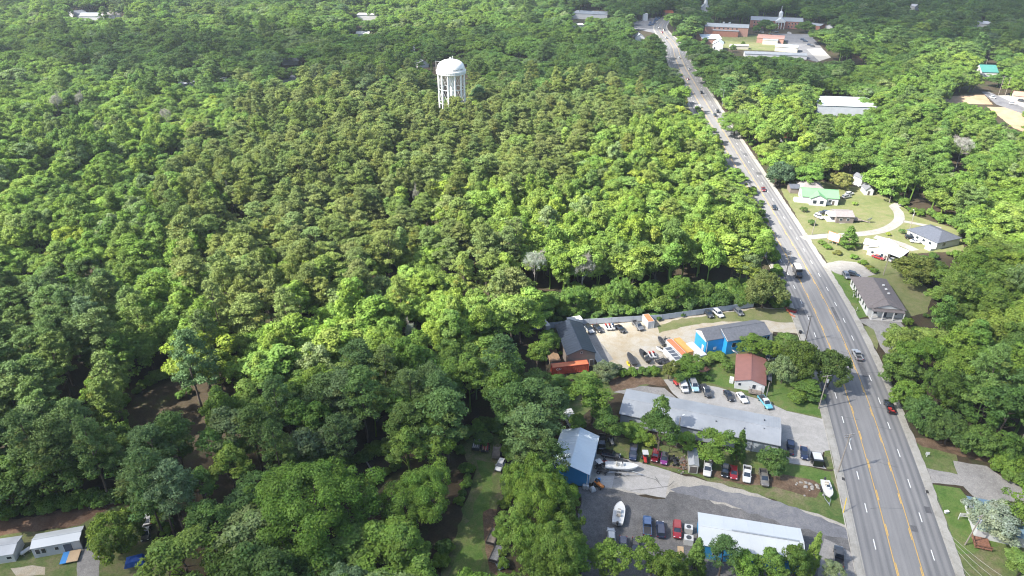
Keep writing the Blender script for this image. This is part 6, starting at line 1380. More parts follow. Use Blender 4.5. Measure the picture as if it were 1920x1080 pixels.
# ------------------------------------------------------------------ trees and shrubs that stand by themselves
DEAD_SPOTS = ((1094, 498, 27, 17, 'bare grey tree with a pale trunk at the wood edge above the yard fence'), (1003, 490, 27, 18, 'silvery bare tree left of the other bare tree above the yard fence'),
        (780, 370, 9, 18, 'small bare tree poking out of the pine woods below the water tower'), (1805, 272, 25, 18, 'large bare dead tree with pale trunk in the woods on the right'), (430, 365, 7, 20, 'thin bare snag deep in the pine woods on the left'),
        (310, 215, 13, 17, 'bare pale tree in the woods left of the water tower'), (105, 190, 14, 19, 'left one of two pale bare trees near the left edge'), (150, 185, 12, 19, 'right one of two pale bare trees near the left edge'), (770, 622, 13, 15, 'silvery twiggy tree among the bright trees left of the dark workshop'), (1050, 430, 10, 17, 'thin bare tree among lime trees above the silvery bare ones'))
HP = [  # px, py, r px, height, kind, colour, label
 (1436, 543, 37, 13, 'R', 'cedar', 'round tawny green cedar by the roadside at the end of the grey yard fence'),
 (1412, 650, 31, 7, 'B', 'mid', 'mid green tree against the front of the long blue building'),
 (1450, 652, 22, 6, 'B', 'lime', 'small lime green tree between the blue building and the dark magnolias'),
 (1478, 640, 24, 7, 'B', 'bright', 'bright green tree by the road corner of the blue building'),
 (1508, 676, 38, 12, 'R', 'magnolia', 'big olive brown magnolia between the red roofed house and the road'),
 (1560, 690, 34, 12, 'R', 'magnolia', 'big olive brown magnolia that overhangs the road and shades it'),
 (1470, 692, 25, 9, 'R', 'greygreen', 'dense grey green tree on the lawn right of the red roofed house'),
 (1512, 726, 22, 5, 'B', 'bright', 'low bright green tree under the magnolias near the utility pole'),
 (1494, 744, 16, 3, 'S', 'mid', 'mid green shrub at the foot of the magnolias on the lawn'),
 (1526, 744, 17, 3, 'S', 'deep', 'deep green shrub beside the utility pole'),
 (1030, 632, 20, 8, 'B', 'bright', 'bright green tree at the back left corner of the dark roofed workshop'),
 (1008, 660, 24, 11, 'B', 'mid', 'mid green tree left of the wooden deck by the workshop'),
 (1048, 712, 17, 3.6, 'B', 'deep', 'deep green bushy tree before the left end of the red container'),
 (1076, 716, 20, 3.6, 'B', 'mid', 'mid green bushy tree before the middle of the red container'),
 (1106, 704, 15, 3.4, 'B', 'bright', 'bright green bushy tree at the right end of the red container'),
 (1138, 694, 23, 5, 'R', 'greygreen', 'round grey green bush at the corner of the sand yard'),
 (1166, 701, 11, 2.2, 'S', 'mid', 'left shrub of the row under the block wall of the sand yard'),
 (1186, 700, 11, 2.2, 'S', 'bright', 'second shrub of the row under the block wall of the sand yard'),
 (1206, 698, 11, 2.2, 'S', 'mid', 'third shrub of the row under the block wall of the sand yard'),
 (1226, 696, 11, 2.4, 'S', 'bright', 'fourth shrub of the row under the block wall of the sand yard'),
 (1256, 690, 15, 6, 'B', 'cedar', 'tawny vine covered tree at the end of the block wall'),
 (1292, 684, 25, 6, 'B', 'bright', 'bright green tree before the orange and amber containers'),
 (1270, 706, 15, 4, 'B', 'deep', 'deep green shrub tree under the orange container tree'),
 (1322, 676, 13, 2.5, 'S', 'lime', 'lime green shrub below the blue building wall'),
 (1344, 668, 14, 2.5, 'S', 'bright', 'bright green shrub between the white trailer and the red roof'),
 (1360, 680, 15, 4, 'B', 'mid', 'mid green tree touching the left eave of the red roofed house'),
 (1325, 708, 11, 1.5, 'S', 'deep', 'low deep green bush alone on the lawn left of the red roofed house'),
 (1240, 806, 34, 12, 'B', 'deep', 'tall deep green tree before the long grey building, left of the lamp pole'),
 (1238, 775, 22, 14, 'B', 'mid', 'mid green tree top rising over the roof of the long grey building'),
 (1284, 826, 22, 6, 'B', 'bright', 'bright green tree between two darker trees before the long grey building'),
 (1342, 836, 36, 9, 'B', 'mid', 'broad mid green tree before the middle of the long grey building'),
 (1388, 838, 17, 9, 'C', 'deep', 'dark pointed conifer before the long grey building'),
 (1452, 862, 27, 6, 'R', 'deep', 'round clipped deep green tree at the corner of the long grey building'),
 (1195, 810, 22, 4, 'B', 'mid', 'mid green bushy tree at the left end of the long grey building'),
 (1216, 826, 14, 2.5, 'S', 'yellow', 'yellow green shrub behind the black parked pickup'),
 (1112, 746, 42, 13, 'B', 'mid', 'mid green tree behind the leaf strewn bank left of the long grey building'),
 (1136, 786, 30, 9, 'B', 'deep', 'deep green tree behind the blue walled workshop'),
 (1160, 806, 20, 6, 'B', 'bright', 'bright green tree behind the blue walled workshop'),
 (590, 955, 112, 19, 'BIG', 'mid', 'huge spreading mid green oak at the bottom of the photo, widest crown of all'),
 (212, 1000, 46, 11, 'R', 'lime', 'lime green tree beside the mobile home with the shiny white roof'),
 (786, 932, 66, 15, 'BIG', 'bright', 'wide bright green tree beside the grassy clearing'),
 (340, 1040, 55, 13, 'B', 'bright', 'bright green tree at the bottom edge right of the blue tarp'),
 (1016, 950, 56, 17, 'BIG', 'bright', 'wide bright green tree between the grassy clearing and the dark lot'),
 (1040, 1040, 58, 16, 'BIG', 'mid', 'wide mid green tree at the left edge of the dark lot, near the bottom'),
 (1000, 810, 46, 20, 'P', 'dull', 'tall dull green pine left of the blue walled workshop'),
 (965, 760, 40, 19, 'P', 'dark', 'tall dark pine behind the scrap trailers'),
 (1030, 770, 36, 18, 'P', 'dark', 'tall dark pine behind the white van roof left of the blue walled workshop'),
 (1030, 862, 30, 17, 'P', 'dark', 'dark pine left of the blue walled workshop'),
 (975, 860, 24, 15, 'P', 'dull', 'dull green pine beside the white van in the clearing'),
 (1142, 1042, 36, 10, 'B', 'mid', 'mid green tree of the bottom row, beside the white car'),
 (1222, 1046, 32, 11, 'B', 'bright', 'bright green tree of the bottom row, below the dark pickup'),
 (1262, 1062, 32, 10, 'B', 'mid', 'mid green tree of the bottom row, below the red parked car'),
 (1306, 1048, 24, 10, 'C', 'bright', 'bright green pointed tree at the left corner of the white roofed building'),
 (1358, 1036, 27, 12, 'P', 'dark', 'dark pine top before the white roofed building'),
 (1392, 1062, 28, 10, 'B', 'bright', 'bright green tree of the bottom row, before the middle of the white roof'),
 (1446, 1056, 28, 10, 'B', 'mid', 'mid green tree of the bottom row, before the right part of the white roof'),
 (1498, 1046, 26, 10, 'B', 'deep', 'deep green tree of the bottom row at the right end of the white roof'),
 (1526, 1040, 17, 11, 'C', 'lime', 'lime green pointed tree right of the white roofed building'),
 (1560, 1072, 20, 5, 'B', 'greygreen', 'grey green tree in front of the pickup at the bottom edge'),
 (1868, 972, 46, 7, 'R', 'cream', 'round tree covered in cream flowers over the blue roofed house'),
 (1918, 1058, 28, 7, 'B', 'bright', 'bright green tree at the bottom right corner of the photo'),
 (1593, 447, 20, 9, 'C', 'mid', 'mid green tree beside the white billboard'),
 (1722, 505, 40, 10, 'R', 'cedar', 'large tawny green tree behind the brown roofed building'),
 (1748, 500, 26, 9, 'B', 'mid', 'mid green tree behind the large tawny tree near the brown roof'),
 (1463, 324, 25, 12, 'R', 'blue', 'bluish green rounded tree beside the road near the grey roofed house'),
 (1580, 338, 19, 8, 'R', 'cedar', 'tawny green round tree behind the green roofed house'),
 (1668, 338, 42, 13, 'R', 'mid', 'large round oak at the end of the curving white path'),
 (1520, 322, 24, 13, 'B', 'bright', 'bright green tree behind the grey roofed house'),
 (1550, 300, 26, 15, 'B', 'lime', 'lime green tree behind the green roofed house'),
 (1490, 352, 5, 1.6, 'S', 'deep', 'small shrub at the left corner of the green roofed house'),
 (1507, 393, 6, 2.2, 'S', 'deep', 'dark shrub alone on the dry lawn near the road'),
 (1522, 418, 6, 2.4, 'S', 'deep', 'dark shrub at the foot of the wooden pole on the dry lawn'),
 (1602, 382, 5, 1.4, 'S', 'lime', 'small lime green shrub right of the green roofed house'),
 (1691, 434, 5, 2, 'S', 'deep', 'small deep green tree beside the lamp pole on the dry lawn'),
 (1665, 439, 4, 1.4, 'S', 'yellow', 'small yellow green shrub behind the white metal roof'),
 (1380, 232, 32, 13, 'BIG', 'mid', 'wide mid green tree leaning over the right side of the far road'),
 (1281, 190, 9, 7, 'R', 'cedar', 'small tawny tree on the left verge of the far road'),
 (1363, 197, 8, 6, 'R', 'cedar', 'small tawny tree at the lamp pole on the far road'),
 (1374, 90, 6, 7, 'R', 'deep', 'deep green tree on the school lawn beside the tan shed'),
 (1393, 82, 4, 5, 'R', 'deep', 'smaller deep green tree on the school lawn'),
 (1322, 76, 5, 6, 'R', 'deep', 'small tree before the white roofed hall, left one'),
 (1342, 76, 4, 5, 'R', 'mid', 'small tree before the white roofed hall, right one'),
 (1436, 46, 16, 11, 'R', 'deep', 'round tree before the long brick school with the cupola'),
 (1512, 50, 17, 11, 'R', 'deep', 'dark spreading tree at the right end of the brick school'),
 (1418, 54, 7, 7, 'R', 'deep', 'small dark tree left of the school portico trees'),
 (1606, 548, 5, 1.5, 'S', 'deep', 'clipped shrub by the white side wall of the brown roofed building, nearer the porch'),
 (1613, 562, 5, 1.5, 'S', 'mid', 'clipped shrub by the white side wall of the brown roofed building, next to the porch'),
 (1634, 584, 5, 1.3, 'S', 'mid', 'clipped shrub under the porch of the brown roofed building'),
 (1597, 532, 5, 1.4, 'S', 'lime', 'clipped shrub by the road lawn of the brown roofed building'),
 (1280, 591, 5, 1.4, 'S', 'deep', 'single dark shrub against the grey yard fence near the parked cars'),
 (1236, 598, 5, 1.4, 'S', 'deep', 'single dark shrub against the grey yard fence by the small container'),
 (985, 800, 30, 19, 'P', 'dull', 'dull green pine at the pines corner beside the wooden trailer'),
 (1014, 846, 34, 18, 'P', 'dull', 'dull green pine between the clearing and the blue walled workshop'),
 (985, 905, 34, 17, 'O', 'bright', 'bright green wide tree right of the white van in the clearing'),
 (1030, 912, 34, 16, 'B', 'mid', 'mid green tree left of the orange mower'),
 (985, 965, 26, 14, 'B', 'bright', 'bright green tree at the right edge of the grass strip, upper one'),
 (1060, 968, 34, 14, 'O', 'mid', 'mid green tree at the left edge of the dark lot, upper one'),
 (988, 1020, 40, 15, 'O', 'bright', 'bright green wide tree beside the two covered trailers'),
 (1080, 1050, 34, 12, 'B', 'mid', 'mid green tree at the bottom left corner of the dark lot'),
 (1000, 750, 32, 19, 'P', 'dark', 'dark pine at the top of the tree column left of the workshops'),
 (1078, 790, 18, 9, 'B', 'mid', 'mid green tree behind the pale camper roof'),
 (430, 640, 34, 17, 'B', 'lime', 'tall lime green tree right of the bare gap in the pines'),
 (408, 694, 32, 15, 'B', 'lime', 'lime green tree in front of the tall lime tree by the bare gap'),
 (450, 706, 26, 14, 'B', 'bright', 'bright green tree beside the lime trees by the bare gap'),
 (335, 575, 24, 18, 'B', 'lime', 'lime green tree standing out of the dark pines above the bare gap'),
 (172, 745, 22, 16, 'B', 'bright', 'bright green tree amid the dark pines left of the bare gap'),
 (432, 870, 36, 15, 'B', 'lime', 'lime green tree left of the huge spreading oak'),
 (376, 905, 26, 13, 'B', 'bright', 'bright green tree behind the lime tree left of the huge oak'),
 (560, 565, 28, 19, 'B', 'lime', 'lime green tree in the middle woods, alone among pines'),
 (500, 490, 20, 19, 'B', 'lime', 'small lime green crown in the olive pines'),
 (325, 480, 18, 18, 'B', 'lime', 'lime green crown alone in the left pines'),
 (1692, 640, 34, 9, 'R', 'lime', 'lime green tree hanging over the drive by the brown roofed building'),
 (1690, 690, 34, 9, 'R', 'bright', 'bright green bushy tree at the pavement opposite the magnolias'),
 (1724, 668, 34, 13, 'O', 'mid', 'mid green tree behind the bushy tree opposite the magnolias'),
 (1704, 738, 30, 8, 'R', 'mid', 'mid green bushy tree at the pavement opposite the utility pole'),
 (1735, 775, 34, 9, 'R', 'deep', 'deep green bushy tree at the pavement above the small white sign'),
 (1766, 735, 40, 13, 'O', 'deep', 'deep green tree in the roadside woods, right of the black pickup'),
 (1782, 808, 36, 8, 'R', 'deep', 'deep green bushy tree above the dirt verge, left one'),
 (1838, 826, 34, 8, 'R', 'mid', 'mid green bushy tree above the dirt verge, middle one'),
 (1888, 836, 30, 8, 'R', 'deep', 'deep green bushy tree above the dirt verge, right one'),
 (1898, 868, 22, 5, 'R', 'bright', 'bright green bush above the gravel turning place at the right edge'),
 (1002, 583, 13, 3.2, 'R', 'deep', 'vine covered bush behind the yard fence, number one from its left end'),
 (1030, 571, 20, 8.5, 'O', 'mid', 'vine covered tree behind the yard fence, number two from its left end'),
 (1060, 577, 16, 5.0, 'R', 'bright', 'vine covered bush behind the yard fence, number three from its left end'),
 (1076, 562, 21, 10.5, 'O', 'mid', 'vine covered tree behind the yard fence, number four from its left end'),
 (1106, 572, 14, 4.0, 'R', 'deep', 'vine covered bush behind the yard fence, number five from its left end'),
 (1144, 562, 18, 7.0, 'R', 'mid', 'vine covered bush behind the yard fence, number six from its left end'),
 (1167, 552, 22, 12.0, 'O', 'bright', 'vine covered tree behind the yard fence, number seven from its left end'),
 (1190, 565, 13, 3.6, 'R', 'deep', 'vine covered bush behind the yard fence, number eight from its left end'),
 (1216, 549, 20, 9.0, 'O', 'mid', 'vine covered tree behind the yard fence, number nine from its left end'),
 (1240, 553, 16, 5.5, 'R', 'bright', 'vine covered bush behind the yard fence, number ten from its left end'),
 (1269, 545, 22, 11.0, 'O', 'mid', 'vine covered tree behind the yard fence, number eleven from its left end'),
 (1296, 550, 13, 4.2, 'R', 'deep', 'vine covered bush behind the yard fence, number twelve from its left end'),
 (1315, 545, 19, 8.0, 'O', 'mid', 'vine covered tree behind the yard fence, number thirteen from its left end'),
 (1350, 546, 14, 3.4, 'R', 'bright', 'vine covered bush behind the yard fence, number fourteen from its left end'),
 (1374, 537, 16, 6.0, 'R', 'deep', 'vine covered bush behind the yard fence, number fifteen from its left end'),
 (905, 880 - 56, 16, 2.5, 'S', 'deep', 'deep green shrub behind the scrap trailers'),
]
for t in HP: place(*t, var=(0 if t[4] == 'BIG' and t[2] > 90 else None), name=('shrub' if t[4] == 'S' else None), cat=('shrub' if t[4] == 'S' else 'tree'))
# hedge of scrub along the path beside the billboard
for i, (px, py) in enumerate(((1540, 455), (1550, 463), (1570, 474), (1600, 482), (1618, 492), (1632, 502), (1640, 508))):
    place(px, py, 7, 1.6, 'S', ('mid', 'bright', 'cedar')[i % 3], 'scrub bush in the strip between billboard and white gravel lot', name='shrub', cat='shrub')

# ------------------------------------------------------------------ the woods: one tree per jittered cell, kept off everything the photo shows open
VOIDS = [(P(a, b, 6).x, P(a, b, 6).y, c) for a, b, c in ((768, 305, 10), (758, 285, 8), (1010, 215, 8), (236, 372, 10), (212, 340, 8), (378, 525, 7), (440, 430, 7), (612, 350, 7), (1150, 335, 6), (1252, 300, 8), (1185, 425, 6), (880, 425, 6), (600, 640, 5), (240, 565, 7), (92, 335, 8), (522, 255, 8), (330, 300, 7), (700, 440, 6), (520, 600, 5), (90, 480, 7), (60, 620, 6), (180, 480, 6), (860, 530, 6), (700, 560, 5), (1240, 215, 8), (1600, 290, 9), (1700, 260, 10), (1850, 330, 9), (160, 230, 13), (60, 150, 14), (420, 150, 14), (640, 130, 15), (960, 110, 15), (1150, 150, 13), (1450, 140, 12), (1660, 150, 13), (1760, 120, 15), (240, 110, 15), (330, 60, 18), (560, 60, 18), (900, 60, 18))]
DEADS = []
for px, py, rp, h, lb in DEAD_SPOTS:
    g = P(px, py, h*.72); DEADS.append((px, py+rp*.6, rp*1.25, g.y)); HAND.append((g.x, g.y, 2.2, h))
for px, py, rp, h, kd, *_ in HP:
    if rp >= 17 and kd != 'S': DEADS.append((px, py, rp*.85, P(px, py, h*.5).y))
HX = np.array([h[:3] for h in HAND])
def sample(y0, y1, cell, near):
    ny = int((y1-y0)/cell); n = 0
    for j in range(ny):
        yy = y0+j*cell; dep = yy*CO+H*SI; half = .76*dep+28
        nx = int(2*half/cell)
        for i in range(nx):
            x = -half+(i+.5+rnd.uniform(-.6, .6)+.5*(j % 2))*cell; y = yy+rnd.uniform(-.6, .6)*cell
            px, py = proj(x, y, 11); 
            if px < -110 or px > 2030 or py < -45: continue
            zc = zone(px, py); k, col = pick(MIX[zc])
            if k == 'P' and rnd.random() < .09+.10*math.sin(x*.033+2*math.sin(y*.027)): k, col = 'B', rnd.choice(('mid', 'mid', 'bright', 'deep'))
            lst = KIND[k]; v = rnd.randrange(len(lst)); d = (y*CO+(H-14)*SI)
            if k == 'B' and not near: v = rnd.choice((0, 1, 2, 5, 6, 7, 8, 5, 6, 7, 8))
            if rnd.random() < (.08+.07*math.sin(x*.05+y*.04) if k != 'O' else .3): continue
            wv = math.sin(x*.045+1.3*math.sin(y*.031))+math.sin(y*.052+1.7*math.sin(x*.023))      # stands of taller and lower growth
            if k == 'B': h = (rnd.triangular(.58, 1.2, .92)+.11*wv)*lst[v][3]; sw = rnd.triangular(.7, 1.4, .98)*(1.0 if near else 1.12)
            else: h = (rnd.triangular(.72, 1.14, 1.0)+.07*wv)*lst[v][3]; sw = rnd.triangular(.72, 1.5, 1.0)*(1.0 if near else 1.12)
            if y < 560: sw *= 1.09
            else: sw *= 1.3; h *= rnd.triangular(.7, 1.3, 1.0)
            if k == 'B' and rnd.random() < .10: sw *= 1.4; h *= 1.08
            if k == 'B' and 560 < px < 1400 and 180 < py < 640: h *= 1.12
            r = lst[v][2]*sw
            rp = r*FPX/d
            qs = [(0, 0, 0), (0, 0, h*.3), (0, 0, h*.6), (0, 0, h*.85), (0, 0, h*1.0)]
            bad = False
            for (dx, dy, z) in qs:
                a, b = proj(x, y, z)
                if hit(VIS, a, b): bad = True; break
                if z > h*.4 and z < h*.95:
                    if hit(VIS, a-rp*.8, b) or hit(VIS, a+rp*.8, b): bad = True; break
            if bad: continue
            if any(y < q[3] and math.hypot(a2-q[0], b2-q[1]) < q[2] for q in DEADS for a2, b2 in (proj(x, y, h), proj(x, y, h*.7))): continue
            if any(math.hypot(x-q[0], y-q[1]) < q[2] for q in VOIDS): continue
            if len(HX):
                dd = np.hypot(HX[:, 0]-x, HX[:, 1]-y)
                if (dd < HX[:, 2]*.75+r*.55).any(): continue
            add_tree(x, y, lst, v, h/lst[v][3], sw, col, z=zc); n += 1
    return n
n1 = sample(22, 420, 6.2, True); n2 = sample(420, 560, 7.6, False)+sample(560, 1320, 10.6, False)
print('trees', n1, n2)
# undergrowth along the edges of the open ground and gaps
edge = VIS.copy()
for _ in range(7):
    e2 = edge.copy(); e2[1:] |= edge[:-1]; e2[:-1] |= edge[1:]; e2[:, 1:] |= edge[:, :-1]; e2[:, :-1] |= edge[:, 1:]; edge = e2
edge &= ~VIS
ys, xs = np.nonzero(edge); n3 = 0
for j in rnd.sample(range(len(xs)), min(2600, len(xs))):
    px, py = (xs[j]-50)*2+1, (ys[j]-20)*2+1
    if py < 190 or py > 1110: continue
    g = P(px, py, .5); h = rnd.uniform(1.0, 3.4); d = g.y*CO+H*SI
    v = rnd.randrange(3); sh = h/3; r = 1.7*sh
    if any(hit(VIS, *proj(g.x+dx*r, g.y, z)) for dx, z in ((0, 0), (0, h), (-.9, h*.5), (.9, h*.5))): continue
    if (np.hypot(HX[:, 0]-g.x, HX[:, 1]-g.y) < HX[:, 2]*.3+.8).any(): continue
    if 1090 < px < 1640 and py > 575: continue
    TREES.append(dict(x=g.x, y=g.y, lst=KS, var=v, sh=sh, sw=sh*rnd.uniform(.9, 1.3), rot=rnd.uniform(0, 6.28), col='mid', tint=vary(rnd.choice(('mid', 'deep', 'bright', 'mid'))), hand=None, name='UNDER', cat='shrub')); n3 += 1
for j in range(190):                                     # vines and saplings on the slope behind the yard fence
    px = rnd.uniform(990, 1430); py = rnd.uniform(548, 603-(px-1000)*.087); g = P(px, py, 1); sh = rnd.triangular(.6, 2.0, 1.0)
    TREES.append(dict(x=g.x, y=g.y, lst=KS, var=rnd.randrange(3), sh=sh, sw=sh*rnd.uniform(.9, 1.4), rot=rnd.uniform(0, 6.28), col='mid', tint=vary(rnd.choice(('mid', 'deep', 'deep', 'bright'))), hand=None, name='UNDER', cat='shrub'))
print('undergrowth', n3)

# ------------------------------------------------------------------ the 300 of each kind that show largest become objects; the rest of the woods is one mass per kind
def shown(t):
    k = t['lst'][t['var']]; h = k[3]*t['sh']; px, py = proj(t['x'], t['y'], h*.75); d = t['y']*CO+(H-h*.7)*SI
    rp = k[2]*t['sw']*FPX/d
    if px < -rp*.3 or px > 1920+rp*.3 or py < -8 or py > 1080+rp*.4: return -1, px, py
    return rp, px, py
LAND = []     # (name, px, py, reach) landmarks for the labels; other parts of the script add to it
LAND += [('the white water tower', 847, 165, 100), ('the dark roofed workshop', 1072, 640, 85), ('the scrap trailers', 895, 880, 90), ('the mobile home', 105, 1015, 120),
         ('the huge spreading oak', 590, 950, 140), ('the bare gap in the pines', 305, 760, 100), ('the grey yard fence', 1200, 560, 110), ('the silvery bare trees', 1050, 495, 70),
         ('the green roofed house', 1540, 365, 70), ('the white warehouse roof', 1580, 203, 90), ('the dead tree on the right', 1805, 280, 75), ('the brown roofed building', 1650, 545, 80),
         ('the dark roofed bungalow', 1757, 440, 80), ('the flowering tree', 1870, 970, 90), ('the far end of the road', 1270, 110, 60), ('the brick school', 1400, 60, 80), ('the red roof in the trees', 1470, 259, 50),
         ('the blue walled workshop', 1100, 860, 90), ('the white road pickup', 1607, 668, 110), ('the black road pickup', 1667, 765, 120)]
def phrase(t, px, py):
    best = min(LAND, key=lambda l: math.hypot(px-l[1], py-l[2])/l[3])
    q = math.hypot(px-best[1], py-best[2])/best[3]
    if q < 1.25:
        dx, dy = px-best[1], py-best[2]
        w = ('right of ' if dx > 0 else 'left of ') if abs(dx) > abs(dy)*1.2 else ('behind ' if dy < 0 else 'in front of ')
        return w+best[0]
    cx = ('far left', 'left', 'centre left', 'centre', 'centre right', 'right', 'far right')[min(6, max(0, int(px//275)))]
    cy = ('top', 'upper part', 'upper middle', 'middle', 'lower middle', 'lower part', 'bottom')[min(6, max(0, int(py//155)))]
    return 'in the woods, %s, %s' % (cx, cy)
nm = {}
for t in TREES:
    t['size'], t['px'], t['py'] = shown(t)
    t['kind'] = t['name'] or ('pine_tree' if t['lst'] is KP else 'conifer_tree' if t['lst'] is KC else 'broadleaf_tree')
solo = set()
for kd, cap in (('broadleaf_tree', 300), ('pine_tree', 300), ('conifer_tree', 99), ('shrub', 99)):
    c = [i for i, t in enumerate(TREES) if t['kind'] == kd and t['size'] > 0]
    c.sort(key=lambda i: (TREES[i]['hand'] is None, -TREES[i]['size']))
    solo |= set(c[:cap])
lab = {}
for i in sorted(solo):
    t = TREES[i]
    if t['hand']: t['label'] = t['hand']; continue
    a = t['sh']; sz = 'small' if a < .87 else 'tall' if a > 1.0 else 'medium'
    t['label'] = '%s %s %s %s' % (sz, WORD[t['col']], 'pine' if t['kind'] == 'pine_tree' else 'broadleaf', phrase(t, t['px'], t['py']))
    lab.setdefault(t['label'], []).append(i)
ORD = ['leftmost', 'second from left', 'third from left', 'fourth from left', 'fifth from left', 'sixth from left', 'seventh from left', 'eighth from left', 'ninth from left', 'tenth from left', 'eleventh from left', 'twelfth from left']
for l, ii in lab.items():
    if len(ii) < 2: continue
    ii.sort(key=lambda i: TREES[i]['px'])
    for q, i in enumerate(ii):
        w = 'leftmost' if q == 0 else 'rightmost' if q == len(ii)-1 else ORD[q] if q < len(ORD) else 'inner'
        TREES[i]['label'] = w+' '+l
def build_tree(t):
    crown, trunk, r, h = t['lst'][t['var']]
    nme = t['kind']
    o = thing(nme, t['label'], t['cat'], (t['x'], t['y'], 0), t['rot'],
              'pines of the woods' if nme == 'pine_tree' else 'shrubs round the yards' if nme == 'shrub' else 'pointed conifers' if nme == 'conifer_tree' else 'broadleaved trees', (t['sw'], t['sw'], t['sh']))
    c = mesh_obj('crown', crown, o); c['tint'] = t['tint']
    mesh_obj('trunk', trunk, o)
for i in sorted(solo): build_tree(TREES[i])

def instanced(name, label, ts, lst):
    """the rest of one kind as a single object: geometry nodes set a tree at every point"""
    me = bpy.data.meshes.new(name); me.from_pydata([(t['x'], t['y'], 0) for t in ts], [], [])
    def attr(n, ty, key, vals):
        a = me.attributes.new(n, ty, 'POINT'); a.data.foreach_set(key, np.array(vals, dtype=np.float32 if ty != 'INT' else np.int32).ravel())
    attr('pickv', 'INT', 'value', [t['var'] for t in ts]); attr('turn', 'FLOAT_VECTOR', 'vector', [(0, 0, t['rot']) for t in ts])
    attr('grow', 'FLOAT_VECTOR', 'vector', [(t['sw'], t['sw'], t['sh']) for t in ts])
    attr('tint', 'FLOAT_COLOR', 'color', [(*t['tint'], 1) for t in ts])
    o = bpy.data.objects.new(name, me); C.objects.link(o); o['kind'] = 'stuff'; o['label'] = label
    col = bpy.data.collections.new(name+'_kinds')
    for i, (crown, trunk, r, h) in enumerate(lst):
        bm_ = bpy.data.meshes.new('tree_%02d' % i)
        # crown and trunk joined into one mesh
        import bmesh
        b = bmesh.new(); b.from_mesh(crown); nf = len(b.faces)
        b.from_mesh(trunk); b.faces.ensure_lookup_table()
        for f in b.faces[nf:]: f.material_index = 1
        b.to_mesh(bm_); b.free()
        bm_.materials.clear(); bm_.materials.append(crown.materials[0]); bm_.materials.append(trunk.materials[0])
        p = bpy.data.objects.new('%s_kind_%02d' % (name, i), bm_); col.objects.link(p)
    ng = bpy.data.node_groups.new(name, 'GeometryNodeTree')
    ng.interface.new_socket('Geometry', in_out='INPUT', socket_type='NodeSocketGeometry'); ng.interface.new_socket('Geometry', in_out='OUTPUT', socket_type='NodeSocketGeometry')
    gi = ng.nodes.new('NodeGroupInput'); go = ng.nodes.new('NodeGroupOutput'); L = ng.links.new
    ci = ng.nodes.new('GeometryNodeCollectionInfo'); ci.inputs['Collection'].default_value = col
    ci.inputs['Separate Children'].default_value = True; ci.inputs['Reset Children'].default_value = True
    ip = ng.nodes.new('GeometryNodeInstanceOnPoints'); ip.inputs['Pick Instance'].default_value = True
    def na(n, ty):
        x = ng.nodes.new('GeometryNodeInputNamedAttribute'); x.data_type = ty; x.inputs['Name'].default_value = n; return x.outputs['Attribute']
    L(gi.outputs[0], ip.inputs['Points']); L(ci.outputs[0], ip.inputs['Instance'])
    L(na('pickv', 'INT'), ip.inputs['Instance Index'])
    er = ng.nodes.new('FunctionNodeEulerToRotation'); L(na('turn', 'FLOAT_VECTOR'), er.inputs[0]); L(er.outputs[0], ip.inputs['Rotation'])
    L(na('grow', 'FLOAT_VECTOR'), ip.inputs['Scale'])
    L(ip.outputs[0], go.inputs[0])
    md = o.modifiers.new('grow', 'NODES'); md.node_group = ng
    return o
for nme, lst, lb in (('broadleaf_woods', KB, 'mass of broadleaved trees of the woods beyond the nearest ones'), ('pine_woods', KP, 'mass of pines of the woods beyond the nearest ones'), ('spreading_woods', KO, 'mass of wide crowned trees of the woods beyond the nearest ones'), ('undergrowth', KS, 'scrub along the wood edges and clearings')):
    ts = [t for i, t in enumerate(TREES) if i not in solo and t['lst'] is lst]
    if ts: instanced(nme, lb, ts, lst)
print('solo trees', len(solo))
# ------------------------------------------------------------------ leafless trees standing in the woods
bare = [bare_crown(1), bare_crown(2)]; tw = [twig_crown(11, r=5.2), twig_crown(12, r=5.2)]; btr = [trunk_mesh(97, 17, .32, .9, 'pale_bark', 3, 2), trunk_mesh(98, 17, .28, .95, 'pale_bark', 3, 2)]
for i, (px, py, rp, h, lb) in enumerate(DEAD_SPOTS):
    g = P(px, py, h*.72); d = g.y*CO+(H-h*.72)*SI; r = rp*d/FPX
    o = thing('dead_tree', lb, 'dead tree', (g.x, g.y, 0), i*1.3, 'leafless trees', (r/6.5, r/6.5, h/17))
    mesh_obj('limbs', bare[i % 2], o); q = mesh_obj('crown', tw[i % 2], o); q['tint'] = (.33, .325, .30) if i != 1 and i != 8 else (.34, .38, .33); mesh_obj('trunk', btr[i % 2], o)
# ------------------------------------------------------------------ sun, sky, camera
SUN_EL, SUN_AZ = R(44), R(18)
sd_ = Vector((-math.cos(SUN_AZ)*math.cos(SUN_EL), -math.sin(SUN_AZ)*math.cos(SUN_EL), math.sin(SUN_EL)))
sl = bpy.data.lights.new('sun', 'SUN'); sl.energy = 5.0; sl.angle = R(.53); sl.color = (1, .955, .88)
so = bpy.data.objects.new('sun', sl); C.objects.link(so); so.rotation_euler = (-sd_).to_track_quat('-Z', 'Y').to_euler(); so.location = (-200, -200, 500)
w = bpy.data.worlds.new('World'); bpy.context.scene.world = w; w.use_nodes = True
nt = w.node_tree; nt.nodes.clear(); wo = nt.nodes.new('ShaderNodeOutputWorld'); bg = nt.nodes.new('ShaderNodeBackground')
sk = nt.nodes.new('ShaderNodeTexSky'); sk.sky_type = 'NISHITA'; sk.sun_disc = False; sk.sun_elevation = SUN_EL
sk.sun_rotation = math.atan2(sd_.x, sd_.y); sk.air_density = 1.0; sk.dust_density = 1.5; sk.altitude = 100
nt.links.new(sk.outputs[0], bg.inputs['Color']); nt.links.new(bg.outputs[0], wo.inputs['Surface']); bg.inputs['Strength'].default_value = .105
